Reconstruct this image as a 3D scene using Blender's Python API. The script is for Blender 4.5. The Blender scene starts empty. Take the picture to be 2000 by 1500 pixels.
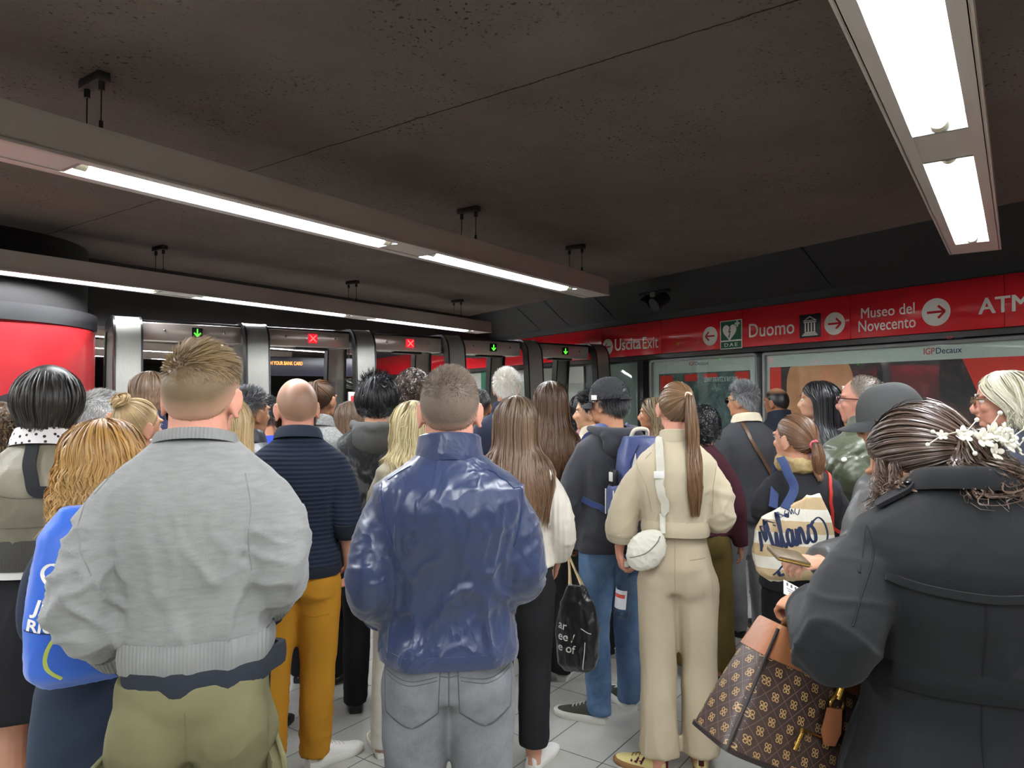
import bpy, bmesh, math, random
import numpy as np
from mathutils import Vector, Matrix, Euler, Quaternion
from mathutils.bvhtree import BVHTree

random.seed(7); np.random.seed(7)
SC = bpy.context.scene
COL = SC.collection
R = math.radians

# ------------------------------------------------------------------ camera, world, exposure
CAM_H = 1.58; FPX = 1387.0; PITCH = R(1.32)
cam_data = bpy.data.cameras.new('camera'); cam = bpy.data.objects.new('camera', cam_data); COL.objects.link(cam)
cam.location = (0, 0, CAM_H); cam.rotation_euler = (R(90) + PITCH, 0, 0)
cam_data.sensor_width = 36; cam_data.lens = FPX / 2000 * 36
cam_data.clip_start = .05; cam_data.clip_end = 100
SC.camera = cam
world = bpy.data.worlds.new('world'); SC.world = world; world.use_nodes = True
world.node_tree.nodes['Background'].inputs[0].default_value = (.9, .95, 1, 1)
world.node_tree.nodes['Background'].inputs[1].default_value = .02
SC.view_settings.view_transform = 'Standard'; SC.view_settings.look = 'None'
SC.view_settings.gamma = 1; SC.view_settings.use_curve_mapping = False
SC.view_settings.exposure = 0.80
SC.cycles.max_bounces = 6; SC.cycles.diffuse_bounces = 4; SC.cycles.glossy_bounces = 3
SC.cycles.transmission_bounces = 4; SC.cycles.transparent_max_bounces = 10
SC.cycles.caustics_reflective = False; SC.cycles.caustics_refractive = False
SC.cycles.sample_clamp_indirect = 6.0
TUBE_POWER = 150.0

# ------------------------------------------------------------------ helpers
def srgb(r, g, b):
    f = lambda c: (c / 12.92 if c <= .04045 else ((c + .055) / 1.055) ** 2.4)
    return (f(r / 255), f(g / 255), f(b / 255), 1.0)

def pix_ray(px, py):
    d = Vector((0, math.cos(PITCH), math.sin(PITCH))) + Vector((1, 0, 0)) * ((px - 1000) / FPX) \
        + Vector((0, -math.sin(PITCH), math.cos(PITCH))) * ((750 - py) / FPX)
    return d
def at(px, Y):
    return (px - 1000) / FPX * Y

MATS = {}
class NT:
    """tiny node-tree helper"""
    def __init__(s, name):
        s.m = bpy.data.materials.new(name); s.m.use_nodes = True
        s.t = s.m.node_tree; s.b = s.t.nodes['Principled BSDF']; s.out = s.t.nodes['Material Output']
    def n(s, typ, **kw):
        nd = s.t.nodes.new(typ)
        for k, v in kw.items(): setattr(nd, k, v)
        return nd
    def l(s, a, b): s.t.links.new(a, b)
    def coord(s, kind='Object'):
        return s.n('ShaderNodeTexCoord').outputs[kind]
    def mapping(s, src, scale=(1, 1, 1), rot=(0, 0, 0), loc=(0, 0, 0)):
        mp = s.n('ShaderNodeMapping'); s.l(src, mp.inputs[0])
        mp.inputs['Scale'].default_value = scale; mp.inputs['Rotation'].default_value = rot; mp.inputs['Location'].default_value = loc
        return mp.outputs[0]
    def noise(s, vec, scale, detail=3, rough=.5, dist=0):
        nd = s.n('ShaderNodeTexNoise'); s.l(vec, nd.inputs['Vector'])
        nd.inputs['Scale'].default_value = scale; nd.inputs['Detail'].default_value = detail
        nd.inputs['Roughness'].default_value = rough; nd.inputs['Distortion'].default_value = dist
        return nd.outputs['Fac']
    def math(s, op, a, b=None, c=None):
        nd = s.n('ShaderNodeMath', operation=op)
        for i, v in enumerate((a, b, c)):
            if v is None: continue
            if isinstance(v, (int, float)): nd.inputs[i].default_value = v
            else: s.l(v, nd.inputs[i])
        return nd.outputs[0]
    def ramp(s, fac, stops, interp='LINEAR'):
        nd = s.n('ShaderNodeValToRGB'); s.l(fac, nd.inputs[0]); cr = nd.color_ramp; cr.interpolation = interp
        while len(cr.elements) < len(stops): cr.elements.new(.5)
        for e, (p, c) in zip(cr.elements, stops): e.position = p; e.color = c if len(c) == 4 else (*c, 1)
        return nd.outputs[0]
    def mix(s, fac, a, b, mode='MIX'):
        nd = s.n('ShaderNodeMix', data_type='RGBA', blend_type=mode)
        for i, v in ((0, fac), (6, a), (7, b)):
            if isinstance(v, (int, float)): nd.inputs[i].default_value = v
            elif isinstance(v, tuple): nd.inputs[i].default_value = v
            else: s.l(v, nd.inputs[i])
        return nd.outputs[2]
    def bump(s, h, strength=.3, dist=.01, prev=None):
        nd = s.n('ShaderNodeBump'); s.l(h, nd.inputs['Height'])
        nd.inputs['Strength'].default_value = strength; nd.inputs['Distance'].default_value = dist
        if prev is not None: s.l(prev, nd.inputs['Normal'])
        s.l(nd.outputs[0], s.b.inputs['Normal']); return nd.outputs[0]
    def base(s, c):
        if isinstance(c, tuple): s.b.inputs['Base Color'].default_value = c
        else: s.l(c, s.b.inputs['Base Color'])
    def set(s, **kw):
        for k, v in kw.items():
            k = {'rough': 'Roughness', 'metal': 'Metallic', 'coat': 'Coat Weight', 'coat_rough': 'Coat Roughness', 'spec': 'Specular IOR Level',
                 'sheen': 'Sheen Weight', 'trans': 'Transmission Weight', 'ior': 'IOR', 'alpha': 'Alpha', 'aniso': 'Anisotropic', 'sheen_rough': 'Sheen Roughness'}[k]
            s.b.inputs[k].default_value = v

def plain(name, col, rough=.5, metal=0, **kw):
    if name in MATS: return MATS[name]
    t = NT(name); c = col if len(col) == 4 else srgb(*col)
    v = t.noise(t.coord(), 14, 3)
    dark = tuple(x * .9 for x in c[:3]) + (1,); lite = tuple(min(1, x * 1.06) for x in c[:3]) + (1,)
    t.base(t.mix(v, dark, lite)); t.set(rough=rough, metal=metal, **kw)
    MATS[name] = t.m; return t.m

def emit(name, col, strength):
    if name in MATS: return MATS[name]
    t = NT(name); t.base((0, 0, 0, 1)); c = col if len(col) == 4 else srgb(*col)
    t.b.inputs['Emission Color'].default_value = c; t.b.inputs['Emission Strength'].default_value = strength
    MATS[name] = t.m; return t.m

def glass_pane(name, tint=(1, 1, 1, 1), refl=.9):
    if name in MATS: return MATS[name]
    t = NT(name); tr = t.n('ShaderNodeBsdfTransparent'); tr.inputs[0].default_value = tint
    gl = t.n('ShaderNodeBsdfGlossy'); gl.inputs['Roughness'].default_value = .02; gl.inputs['Color'].default_value = (refl, refl, refl, 1)
    lw = t.n('ShaderNodeLayerWeight'); lw.inputs[0].default_value = .5; fr = t.math('MULTIPLY_ADD', t.math('POWER', lw.outputs['Facing'], 4.0), .75, .035)
    mx = t.n('ShaderNodeMixShader'); t.l(fr, mx.inputs[0]); t.l(tr.outputs[0], mx.inputs[1]); t.l(gl.outputs[0], mx.inputs[2])
    t.l(mx.outputs[0], t.out.inputs[0]); t.t.nodes.remove(t.b); MATS[name] = t.m; return t.m

# ---- mesh collecting
class MB:
    def __init__(s): s.v = []; s.f = []; s.mi = []
    def add(s, vs, fs, mi=0):
        o = len(s.v); s.v += [tuple(p) for p in vs]; s.f += [tuple(i + o for i in f) for f in fs]; s.mi += [mi] * len(fs); return s
    def box(s, c, d, mat=None, mi=0):
        vs = [Vector((x * d[0] / 2, y * d[1] / 2, z * d[2] / 2)) for x in (-1, 1) for y in (-1, 1) for z in (-1, 1)]
        if mat is not None: vs = [mat @ v for v in vs]
        vs = [v + Vector(c) for v in vs]
        return s.add(vs, [(0, 1, 3, 2), (4, 6, 7, 5), (0, 4, 5, 1), (2, 3, 7, 6), (0, 2, 6, 4), (1, 5, 7, 3)], mi)
    def bevbox(s, c, d, r=.01, mat=None, mi=0, seg=2):
        bm = bmesh.new(); bmesh.ops.create_cube(bm, size=1)
        bmesh.ops.scale(bm, vec=d, verts=bm.verts); bmesh.ops.bevel(bm, geom=bm.edges[:], offset=r, segments=seg, affect='EDGES', profile=.5)
        vs = [v.co.copy() for v in bm.verts]; fs = [[v.index for v in f.verts] for f in bm.faces]; bm.free()
        if mat is not None: vs = [mat @ v for v in vs]
        return s.add([v + Vector(c) for v in vs], fs, mi)
    def loft(s, rings, closed=True, cap=True, mi=0):
        n = len(rings[0]); vs = [p for r in rings for p in r]; fs = []
        for i in range(len(rings) - 1):
            for j in range(n if closed else n - 1):
                k = (j + 1) % n
                fs.append((i * n + j, i * n + k, (i + 1) * n + k, (i + 1) * n + j))
        if cap and closed:
            fs.append(tuple(range(n - 1, -1, -1))); fs.append(tuple((len(rings) - 1) * n + j for j in range(n)))
        return s.add(vs, fs, mi)
    def tube(s, pts, rad, n=12, cap=True, mi=0, flat=1.0, up=None):
        pts = [Vector(p) for p in pts]
        if isinstance(rad, (int, float)): rad = [rad] * len(pts)
        rings = []; ref = None
        for i, p in enumerate(pts):
            t = (pts[min(i + 1, len(pts) - 1)] - pts[max(i - 1, 0)])
            t = t.normalized() if t.length > 1e-9 else Vector((0, 0, 1))
            if ref is None:
                ref = Vector(up) if up else (Vector((1, 0, 0)) if abs(t.x) < .8 else Vector((0, 1, 0)))
            a = ref - t * ref.dot(t)
            a = a.normalized() if a.length > 1e-6 else t.orthogonal().normalized()
            ref = a; b = t.cross(a)
            rings.append([p + (a * math.cos(2 * math.pi * j / n) + b * math.sin(2 * math.pi * j / n) * flat) * rad[i] for j in range(n)])
        return s.loft(rings, True, cap, mi)
    def ball(s, c, r, n=16, m=10, mat=None, mi=0):
        c = Vector(c); r = (r, r, r) if isinstance(r, (int, float)) else r
        vs = []; fs = []
        for i in range(1, m):
            th = math.pi * i / m
            for j in range(n):
                ph = 2 * math.pi * j / n
                vs.append(Vector((r[0] * math.sin(th) * math.cos(ph), r[1] * math.sin(th) * math.sin(ph), r[2] * math.cos(th))))
        vs.append(Vector((0, 0, r[2]))); vs.append(Vector((0, 0, -r[2])))
        for i in range(m - 2):
            for j in range(n):
                k = (j + 1) % n; fs.append((i * n + j, (i + 1) * n + j, (i + 1) * n + k, i * n + k))
        T, B = len(vs) - 2, len(vs) - 1
        for j in range(n):
            k = (j + 1) % n; fs.append((T, j, k)); fs.append((B, (m - 2) * n + k, (m - 2) * n + j))
        if mat is not None: vs = [mat @ v for v in vs]
        return s.add([v + c for v in vs], fs, mi)
    def torus(s, c, R_, r, n=24, m=8, mat=None, mi=0, a0=0, a1=2 * math.pi):
        closed = abs(a1 - a0 - 2 * math.pi) < 1e-6
        pts = [Vector((R_ * math.cos(a0 + (a1 - a0) * i / n), R_ * math.sin(a0 + (a1 - a0) * i / n), 0)) for i in range(n + (0 if closed else 1))]
        vs = []; fs = []
        for p in pts:
            d = p.normalized()
            for j in range(m):
                q = 2 * math.pi * j / m; vs.append(p + d * r * math.cos(q) + Vector((0, 0, r * math.sin(q))))
        N = len(pts)
        for i in range(N if closed else N - 1):
            for j in range(m):
                a, b = (i + 1) % N, (j + 1) % m
                fs.append((i * m + j, a * m + j, a * m + b, i * m + b))
        if mat is not None: vs = [mat @ v for v in vs]
        return s.add([v + Vector(c) for v in vs], fs, mi)
    def prism(s, poly, h0, h1, mat=None, mi=0):
        """polygon in xy extruded z h0..h1"""
        n = len(poly); vs = [Vector((x, y, h0)) for x, y in poly] + [Vector((x, y, h1)) for x, y in poly]
        fs = [tuple(range(n - 1, -1, -1)), tuple(range(n, 2 * n))] + [(i, (i + 1) % n, n + (i + 1) % n, n + i) for i in range(n)]
        if mat is not None: vs = [mat @ v for v in vs]
        return s.add(vs, fs, mi)
    def mesh(s, name):
        me = bpy.data.meshes.new(name); me.from_pydata([tuple(v) for v in s.v], [], s.f)
        if any(s.mi): me.polygons.foreach_set('material_index', s.mi)
        me.update(); return me
    def build(s, name, mats, parent=None, smooth=True, angle=40, **kw):
        return link(name, s.mesh(name), mats, parent, smooth, angle, **kw)

def link(name, me, mats, parent=None, smooth=True, angle=None, label=None):
    if not isinstance(mats, (list, tuple)): mats = [mats]
    me.materials.clear()
    for m in mats: me.materials.append(m)
    if smooth and len(me.polygons):
        me.polygons.foreach_set('use_smooth', [True] * len(me.polygons))
        if angle and hasattr(me, 'set_sharp_from_angle'): me.set_sharp_from_angle(angle=R(angle))
    o = bpy.data.objects.new(name, me); COL.objects.link(o)
    if parent is not None: o.parent = parent
    if label: o['label'] = label
    return o

def fixnormals(me):
    bm = bmesh.new(); bm.from_mesh(me); bmesh.ops.recalc_face_normals(bm, faces=bm.faces); bm.to_mesh(me); bm.free()

def remesh(mb, voxel, smooth=3, factor=.5):
    me = mb.mesh('tmp'); fixnormals(me)
    o = bpy.data.objects.new('tmp', me); COL.objects.link(o)
    m = o.modifiers.new('r', 'REMESH'); m.mode = 'VOXEL'; m.voxel_size = voxel; m.adaptivity = 0
    if smooth:
        k = o.modifiers.new('s', 'SMOOTH'); k.iterations = smooth; k.factor = factor
    dg = bpy.context.evaluated_depsgraph_get(); dg.update()
    out = bpy.data.meshes.new_from_object(o.evaluated_get(dg), depsgraph=dg)
    bpy.data.objects.remove(o); bpy.data.meshes.remove(me)
    return out

def verts_np(me):
    a = np.empty(len(me.vertices) * 3, np.float32); me.vertices.foreach_get('co', a); return a.reshape(-1, 3).astype(float)
def normals_np(me):
    a = np.empty(len(me.vertices) * 3, np.float32); me.vertices.foreach_get('normal', a); return a.reshape(-1, 3).astype(float)
def set_verts(me, v):
    me.vertices.foreach_set('co', np.asarray(v, np.float32).ravel()); me.update()

def empty(name, loc=(0, 0, 0), rz=0, label=None, cat=None, group=None):
    o = bpy.data.objects.new(name, None); COL.objects.link(o); o.location = loc; o.rotation_euler = (0, 0, rz)
    o.empty_display_size = .1
    if label: o['label'] = label
    if cat: o['category'] = cat
    if group: o['group'] = group
    return o
def tag(o, label=None, cat=None, group=None, kind=None):
    if label: o['label'] = label
    if cat: o['category'] = cat
    if group: o['group'] = group
    if kind: o['kind'] = kind
    return o

FONTS = {}
def text_mesh(txt, size=1.0, bold=0.0, extrude=0.0, align='LEFT', spacing=1.0, shear=0, line=1.0, sx=1.0):
    cu = bpy.data.curves.new('t', 'FONT'); cu.body = txt; cu.size = size; cu.offset = bold; cu.extrude = extrude
    cu.align_x = align; cu.align_y = 'BOTTOM_BASELINE'; cu.space_character = spacing; cu.shear = shear; cu.space_line = line; cu.resolution_u = 3
    o = bpy.data.objects.new('t', cu); COL.objects.link(o)
    dg = bpy.context.evaluated_depsgraph_get(); dg.update()
    me = bpy.data.meshes.new_from_object(o.evaluated_get(dg), depsgraph=dg)
    bpy.data.objects.remove(o); bpy.data.curves.remove(cu)
    if sx != 1.0:
        v = verts_np(me); v[:, 0] *= sx; set_verts(me, v)
    return me
def text_fit(txt, x0, x1, y0, h, bold=0.0, **kw):
    """text whose ink spans x0..x1 with cap height h, baseline y0; bold thickens the strokes"""
    me = text_mesh(txt, size=1.0, **kw); v = verts_np(me); ref = verts_np(text_mesh('H', size=1.0))
    s = h / (ref[:, 1].max() - max(0, ref[:, 1].min())); k = (x1 - x0) / (v[:, 0].max() - v[:, 0].min() + 2 * bold)
    v[:, 0] = x0 + bold * k + (v[:, 0] - v[:, 0].min()) * k; v[:, 1] = y0 + v[:, 1] * s
    set_verts(me, v)
    if not bold: return me
    fs = [tuple(p.vertices) for p in me.polygons]; V = []; F = []
    for n, (dx, dy) in enumerate(((-1, -.5), (1, -.5), (-1, .5), (1, .5), (0, 0))):
        V += [(a + dx * bold * k, b + dy * bold * s, c + n * 4e-5) for a, b, c in v]; F += [tuple(i + n * len(v) for i in f) for f in fs]
    m2 = bpy.data.meshes.new('t'); m2.from_pydata(V, [], F); m2.update(); return m2
def catmull(pts, n):
    pts = [np.array(p, float) for p in pts]; P = [2 * pts[0] - pts[1]] + pts + [2 * pts[-1] - pts[-2]]; out = []
    m = len(pts) - 1
    for q in range(n):
        u = q / (n - 1) * m; i = min(int(u), m - 1); t = u - i
        a, b, c, d = P[i:i + 4]
        out.append(.5 * ((2 * b) + (-a + c) * t + (2 * a - 5 * b + 4 * c - d) * t * t + (-a + 3 * b - 3 * c + d) * t ** 3))
    return out
# ------------------------------------------------------------------ directions of the place
A_DIR = Vector((math.sin(R(35.5)), math.cos(R(35.5)), 0)); A_N = Vector((-A_DIR.y, A_DIR.x, 0))     # lamps, tiles
W_A = Vector((3.58, 4.97, 0)); W_B = Vector((1.04, 9.0, 0))
W_X = (W_A - W_B).normalized(); W_N = Vector((W_X.y, -W_X.x, 0))                                    # right wall: along (far->near), inward
if W_N.x > 0: W_N = -W_N
G_DIR = Vector((.825, .565, 0)).normalized(); G_N = Vector((-G_DIR.y, G_DIR.x, 0))                  # gate row, away from us
G_0 = Vector((-3.21, 5.87, 0))
CEIL = 2.86

def frame_mat(origin, x, z=Vector((0, 0, 1))):
    """local (x, y=up, z=out) -> world"""
    y = z; n = x.cross(y)
    return Matrix(((x.x, y.x, n.x, origin.x), (x.y, y.y, n.y, origin.y), (x.z, y.z, n.z, origin.z), (0, 0, 0, 1)))
WM = frame_mat(W_B, W_X)          # wall coordinates: s along (left to right as read), height, out of the wall
def on_wall(px, py, out=0.0):
    d = pix_ray(px, py); o = Vector((0, 0, CAM_H)); n = W_N
    t = ((W_B + n * out) - o).dot(n) / d.dot(n); p = o + d * t
    return (p - W_B).dot(W_X), p.z

# ------------------------------------------------------------------ materials of the room
def m_floor():
    t = NT('floor_tiles'); g = t.n('ShaderNodeNewGeometry').outputs['Position']
    v = t.mapping(g, rot=(0, 0, R(35.5) - R(90) + R(90)))
    # tile axes: u across the lamp direction, w along it
    sep = t.n('ShaderNodeSeparateXYZ'); t.l(v, sep.inputs[0])
    def line(c, size, off, half):
        f = t.math('FRACT', t.math('DIVIDE', t.math('ADD', c, off), size))
        d = t.math('MINIMUM', f, t.math('SUBTRACT', 1.0, f))
        return t.math('LESS_THAN', t.math('MULTIPLY', d, size), half), t.math('FLOOR', t.math('DIVIDE', t.math('ADD', c, off), size))
    gu, iu = line(sep.outputs[0], .29, .29 * 40 + UOFF, .0026); gw, iw = line(sep.outputs[1], .58, .58 * 40 + WOFF, .0026)
    grout = t.math('MAXIMUM', gu, gw)
    cmb = t.n('ShaderNodeCombineXYZ'); t.l(iu, cmb.inputs[0]); t.l(iw, cmb.inputs[1])
    wn = t.n('ShaderNodeTexWhiteNoise', noise_dimensions='2D'); t.l(cmb.outputs[0], wn.inputs['Vector'])
    nz = t.noise(g, 3, 5, .6); nz2 = t.noise(g, 60, 3)
    tone = t.mix(wn.outputs['Value'], srgb(172, 172, 165), srgb(182, 182, 175))
    tone = t.mix(t.ramp(nz, [(.35, (0, 0, 0)), (.75, (1, 1, 1))]), tone, srgb(160, 159, 150))
    spots = t.ramp(t.noise(g, 23, 2), [(.66, (0, 0, 0)), (.72, (1, 1, 1))])
    tone = t.mix(t.math('MULTIPLY', spots, .12), tone, srgb(120, 116, 105))
    t.base(t.mix(grout, tone, srgb(66, 64, 60)))
    t.l(t.ramp(nz2, [(.3, (.28,) * 3), (.7, (.4,) * 3)]), t.b.inputs['Roughness'])
    t.bump(t.math('SUBTRACT', 1.0, grout), .35, .002)
    return t.m
_u0 = Vector((-.022, 3.05, 0)); _w0 = Vector((.143, 3.31, 0))
_ang = R(35.5)
def _rot(p): return (p.x * math.cos(_ang) - p.y * math.sin(_ang), p.x * math.sin(_ang) + p.y * math.cos(_ang))
UOFF = -(_rot(_u0)[0] % .29); WOFF = -(_rot(_w0)[1] % .58)

def m_ceiling():
    t = NT('dark_concrete'); g = t.n('ShaderNodeNewGeometry').outputs['Position']
    base = t.ramp(t.noise(g, 1.3, 6, .6), [(.3, srgb(92, 83, 78)), (.7, srgb(112, 101, 95))])
    pits = t.ramp(t.noise(g, 62, 2, .5), [(.33, (1, 1, 1)), (.37, (0, 0, 0))])
    mask = t.ramp(t.noise(g, 2.2, 3), [(.42, (.1,) * 3), (.62, (1,) * 3)])
    base = t.mix(t.math('MULTIPLY', pits, mask), base, srgb(40, 36, 34))
    v = t.mapping(g, rot=(0, 0, R(35.5))); sep = t.n('ShaderNodeSeparateXYZ'); t.l(v, sep.inputs[0])
    wob = t.math('MULTIPLY', t.math('SUBTRACT', t.noise(g, 9, 4, .7), .5), .03)
    d = t.math('ABSOLUTE', t.math('SUBTRACT', t.math('ADD', sep.outputs[1], wob), 2.356))
    t.base(t.mix(t.math('LESS_THAN', d, .0045), base, srgb(34, 30, 28)))
    t.set(rough=.85, spec=.25); t.bump(t.math('SUBTRACT', t.noise(g, 45, 5, .6), t.math('MULTIPLY', pits, .8)), .35, .01)
    return t.m

def panel_box(name, s0, s1, z0, z1, o0, o1, mat, parent=None, bev=0):
    mb = MB(); c = ((s0 + s1) / 2, (z0 + z1) / 2, (o0 + o1) / 2); d = (s1 - s0, z1 - z0, o1 - o0)
    mb.bevbox(c, d, bev) if bev else mb.box(c, d)
    ob = mb.build(name, mat, parent)
    if parent is None: ob.matrix_world = WM
    return ob

# ------------------------------------------------------------------ floor, ceiling, walls
def quad_box(name, x0, x1, y0, y1, z0, z1, m):
    o = MB().box(((x0 + x1) / 2, (y0 + y1) / 2, (z0 + z1) / 2), (x1 - x0, y1 - y0, z1 - z0)).build(name, m, smooth=False)
    o['kind'] = 'structure'; return o
quad_box('floor', -16, 9, -7, 26, -.2, 0, m_floor())
quad_box('ceiling', -16, 9, -7, 26, CEIL, CEIL + .2, m_ceiling())
grey_wall = plain('painted_wall', (120, 118, 112), .6)
dark_wall = plain('dark_wall', (62, 60, 58), .6)
quad_box('wall_back', -16, 9, -7.2, -7, 0, CEIL, grey_wall)
quad_box('wall_left', -16.2, -16, -7, 26, 0, CEIL, grey_wall)
quad_box('wall_front', -16, 9, 26, 26.2, 0, CEIL, dark_wall)

# right wall behind the sign band and the glass (one long wall, s from far to near)
S_FAR, S_NEAR = -9.0, 16.0
o = panel_box('wall_right', S_FAR, S_NEAR, 0, CEIL, -.42, -.14, plain('wall_panel_grey', (112, 116, 113), .35)); o['kind'] = 'structure'
# black soffit sloping from the top of the sign band up to the ceiling
black_paint = plain('black_paint', (24, 23, 26), .6)
S_TOP, S_BOT = 2.485, 2.105
mb = MB(); prof = [(S_TOP - .02, -.1), (S_TOP, .03), (S_TOP + .06, .06), (CEIL + .01, .50), (CEIL + .01, -.1)]
mb.loft([[Vector((s, z, o_)) for z, o_ in prof] for s in (S_FAR, S_NEAR)])
o = mb.build('trim_1', black_paint, smooth=False); fixnormals(o.data); o.matrix_world = WM; o['kind'] = 'structure'
# joints of the soffit
mb = MB()
for px, py in ((1180, 600), (1035, 640), (1090, 625), (1600, 560)):
    s, z = on_wall(px, py, .25)
    a = Vector((s, S_TOP + .062, .0625)); b = Vector((s, CEIL - .002, .503)); d = (b - a); nn = Vector((0, -.44, .31)).normalized()
    mb.box((a + b) / 2 + nn * .001, (.014, d.length, .003), Matrix((Vector((1, 0, 0)), d.normalized(), nn)).transposed())
o = mb.build('trim_2', plain('joint_black', (16, 16, 17), .5), smooth=False); o.matrix_world = WM; o['kind'] = 'structure'

# bulkhead above the gates, parallel to the lamps
BH = Vector((-1.19, 10.04, 0))
mb = MB(); c = BH - A_DIR * 5 + Vector((0, 0, (2.26 + CEIL) / 2))
mb.box(c + A_N * .2, (18, .4, CEIL - 2.26), Matrix((A_DIR, A_N, Vector((0, 0, 1)))).transposed())
o = mb.build('trim_3', plain('bulkhead_dark', (50, 46, 46), .7), smooth=False); o['kind'] = 'structure'

# ------------------------------------------------------------------ red round column with poster wrap
t = NT('red_wrap'); t.base(t.mix(t.noise(t.coord(), 1.2, 2), srgb(194, 42, 48), srgb(202, 48, 54))); t.set(rough=.32, coat=.3, coat_rough=.2); red_wrap = t.m
t = NT('black_wrap'); t.base(t.mix(t.noise(t.coord(), 2, 2), srgb(48, 46, 50), srgb(62, 60, 62))); t.set(rough=.35); black_wrap = t.m
def cyl_patch(mb, c, r, f_lo, f_hi, a0, a1, n=80):
    rows = []
    for i in range(n + 1):
        a = a0 + (a1 - a0) * i / n
        lo, hi = f_lo(i / n), f_hi(i / n)
        rows.append([Vector((c[0] + r * math.cos(a), c[1] + r * math.sin(a), lo + (hi - lo) * k / 8)) for k in range(9)])
    mb.loft(rows, closed=False, cap=False)
CC = Vector((-4.44, 5.70, 0)); CR = .94
colm = empty('poster_column', CC, 0, 'round column wrapped in a red poster with dark arches, left of the ticket gates', 'column')
mb = MB(); n = 96
mb.loft([[Vector((CR * math.cos(2 * math.pi * j / n), CR * math.sin(2 * math.pi * j / n), z)) for j in range(n)] for z in (0, 2.17)])
mb.build('poster_wrap', red_wrap, colm)
mb = MB(); mb.loft([[Vector(((CR + .012) * math.cos(2 * math.pi * j / n), (CR + .012) * math.sin(2 * math.pi * j / n), z)) for j in range(n)] for z in (2.17, 2.30)])
mb.build('top_band', black_paint, colm)
mb = MB(); n = 96
mb.loft([[Vector(((CR - .06) * math.cos(2 * math.pi * j / n), (CR - .06) * math.sin(2 * math.pi * j / n), z)) for j in range(n)] for z in (2.30, CEIL)])
mb.build('column_shaft', plain('shaft_black', (26, 24, 24), .85), colm)
mb = MB(); cyl_patch(mb, (0, 0), CR + .003, lambda u: .9 + .0 * u, lambda u: 1.67 - 2.2 * max(0, u - .59) ** 1.4 - 1.3 * max(0, .59 - u) ** 1.5, R(-92), R(25))
mb.build('printed_arch', black_wrap, colm)
mb = MB(); cyl_patch(mb, (0, 0), CR + .005, lambda u: 1.47 - .5 * abs(u - .9) ** 1.4, lambda u: 1.52 - .5 * abs(u - .9) ** 1.4, R(-92), R(-18))
mb.build('printed_stripe', plain('white_print', (196, 200, 226), .4), colm)

# ------------------------------------------------------------------ lamps
t = NT('lamp_housing'); t.base(t.mix(t.noise(t.coord(), 3, 3), srgb(196, 187, 178), srgb(206, 198, 190))); t.set(rough=.42, metal=.25); housing = t.m
reflector = plain('lamp_reflector', (150, 152, 148), .3, .4)
tube_m = emit('tube_light', (246, 250, 255), TUBE_POWER)
holder = plain('lamp_holder', (214, 208, 182), .4)
rod_m = plain('hanger_dark', (44, 40, 40), .6)
def build_lamp(end, openings, length, hang, label, group='suspended tube lamps'):
    """end: floor point under the far end; local +x runs back from the end"""
    W, H, T = .25, .145, .006; z0 = 2.475
    root = empty('suspended_lamp', (end.x, end.y, z0), 0, label, 'lamp', group)
    root.rotation_euler = (0, 0, math.atan2(-A_DIR.y, -A_DIR.x))
    mb = MB()
    mb.box((length / 2, 0, H - T / 2), (length, W, T))
    for sy in (-1, 1):
        mb.box((length / 2, sy * (W / 2 - T / 2), H / 2), (length, T, H))
        mb.box((length / 2, sy * (W / 2 - .024), .004), (length, .042, .008))
        mb.box((length / 2, sy * (W / 2 + .003), .006), (length, .008, .012))
    mb.box((T / 2, 0, H / 2), (T, W, H)); mb.box((length - T / 2, 0, H / 2), (T, W, H))
    x = 0
    for a, b in openings + [(length, length)]:
        if a - x > .01: mb.box(((x + a) / 2, 0, .008), (a - x, W - .08, .008))
        x = b
    for xx in (.02, length * .33):
        mb.box((length * .5 + 0, 0, H + .004), (.001, .001, .001))
    mb.build('housing', housing, root, smooth=False)
    for a, b in openings:
        mb = MB(); n = 12
        prof = [(.082 * math.cos(math.pi * k / n), .012 + .085 * math.sin(math.pi * k / n)) for k in range(n + 1)]
        mb.loft([[Vector((xx, y, z)) for y, z in prof] for xx in (a + .006, b - .006)], closed=False, cap=False)
        for xx in (a + .006, b - .006):
            mb.add([Vector((xx, y, z)) for y, z in prof], [tuple(range(n + 1))])
        for sy in (-1, 1): mb.box(((a + b) / 2, sy * .086, .008), (b - a, .010, .012))
        for xx in (a, b): mb.box((xx, 0, .008), (.012, .182, .012))
        mb.build('reflector', reflector, root)
        mb = MB(); mb.tube([(a + .05, 0, .024), (b - .05, 0, .024)], .0135, 14); mb.build('tube', tube_m, root)
        for xx, sgn in ((a + .03, 1), (b - .03, -1)):
            mb = MB(); mb.tube([(xx - .018 * sgn, 0, .026), (xx + .022 * sgn, 0, .026)], .026, 18)
            mb.torus((xx + .02 * sgn, 0, .026), .021, .006, 18, 8, Matrix.Rotation(R(90), 3, 'Y'))
            mb.build('lamp_holder', holder, root)
    for xx in hang:
        mb = MB(); top = CEIL - z0
        mb.bevbox((xx, 0, top - .018), (.05, .17, .036), .006)
        for sy in (-1, 1):
            mb.tube([(xx, sy * .06, top - .03), (xx, sy * .06, top - .07)], .012, 8)
            mb.tube([(xx, sy * .06, H), (xx, sy * .06, top - .04)], .0028, 6)
            mb.tube([(xx, sy * .06, H), (xx, sy * .06, H + .05)], .008, 8)
        mb.box((xx, 0, H + .006), (.05, .16, .012))
        mb.build('hanger', rod_m, root)
    return root
OP = lambda n, e=.30, w=1.72, g=.33: [(e + k * (w + g), e + k * (w + g) + w) for k in range(n)]
F1, F2, F3 = Vector((.728, 6.12, 0)), Vector((-.375, 9.46, 0)), Vector((2.80, 4.275, 0))
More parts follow.
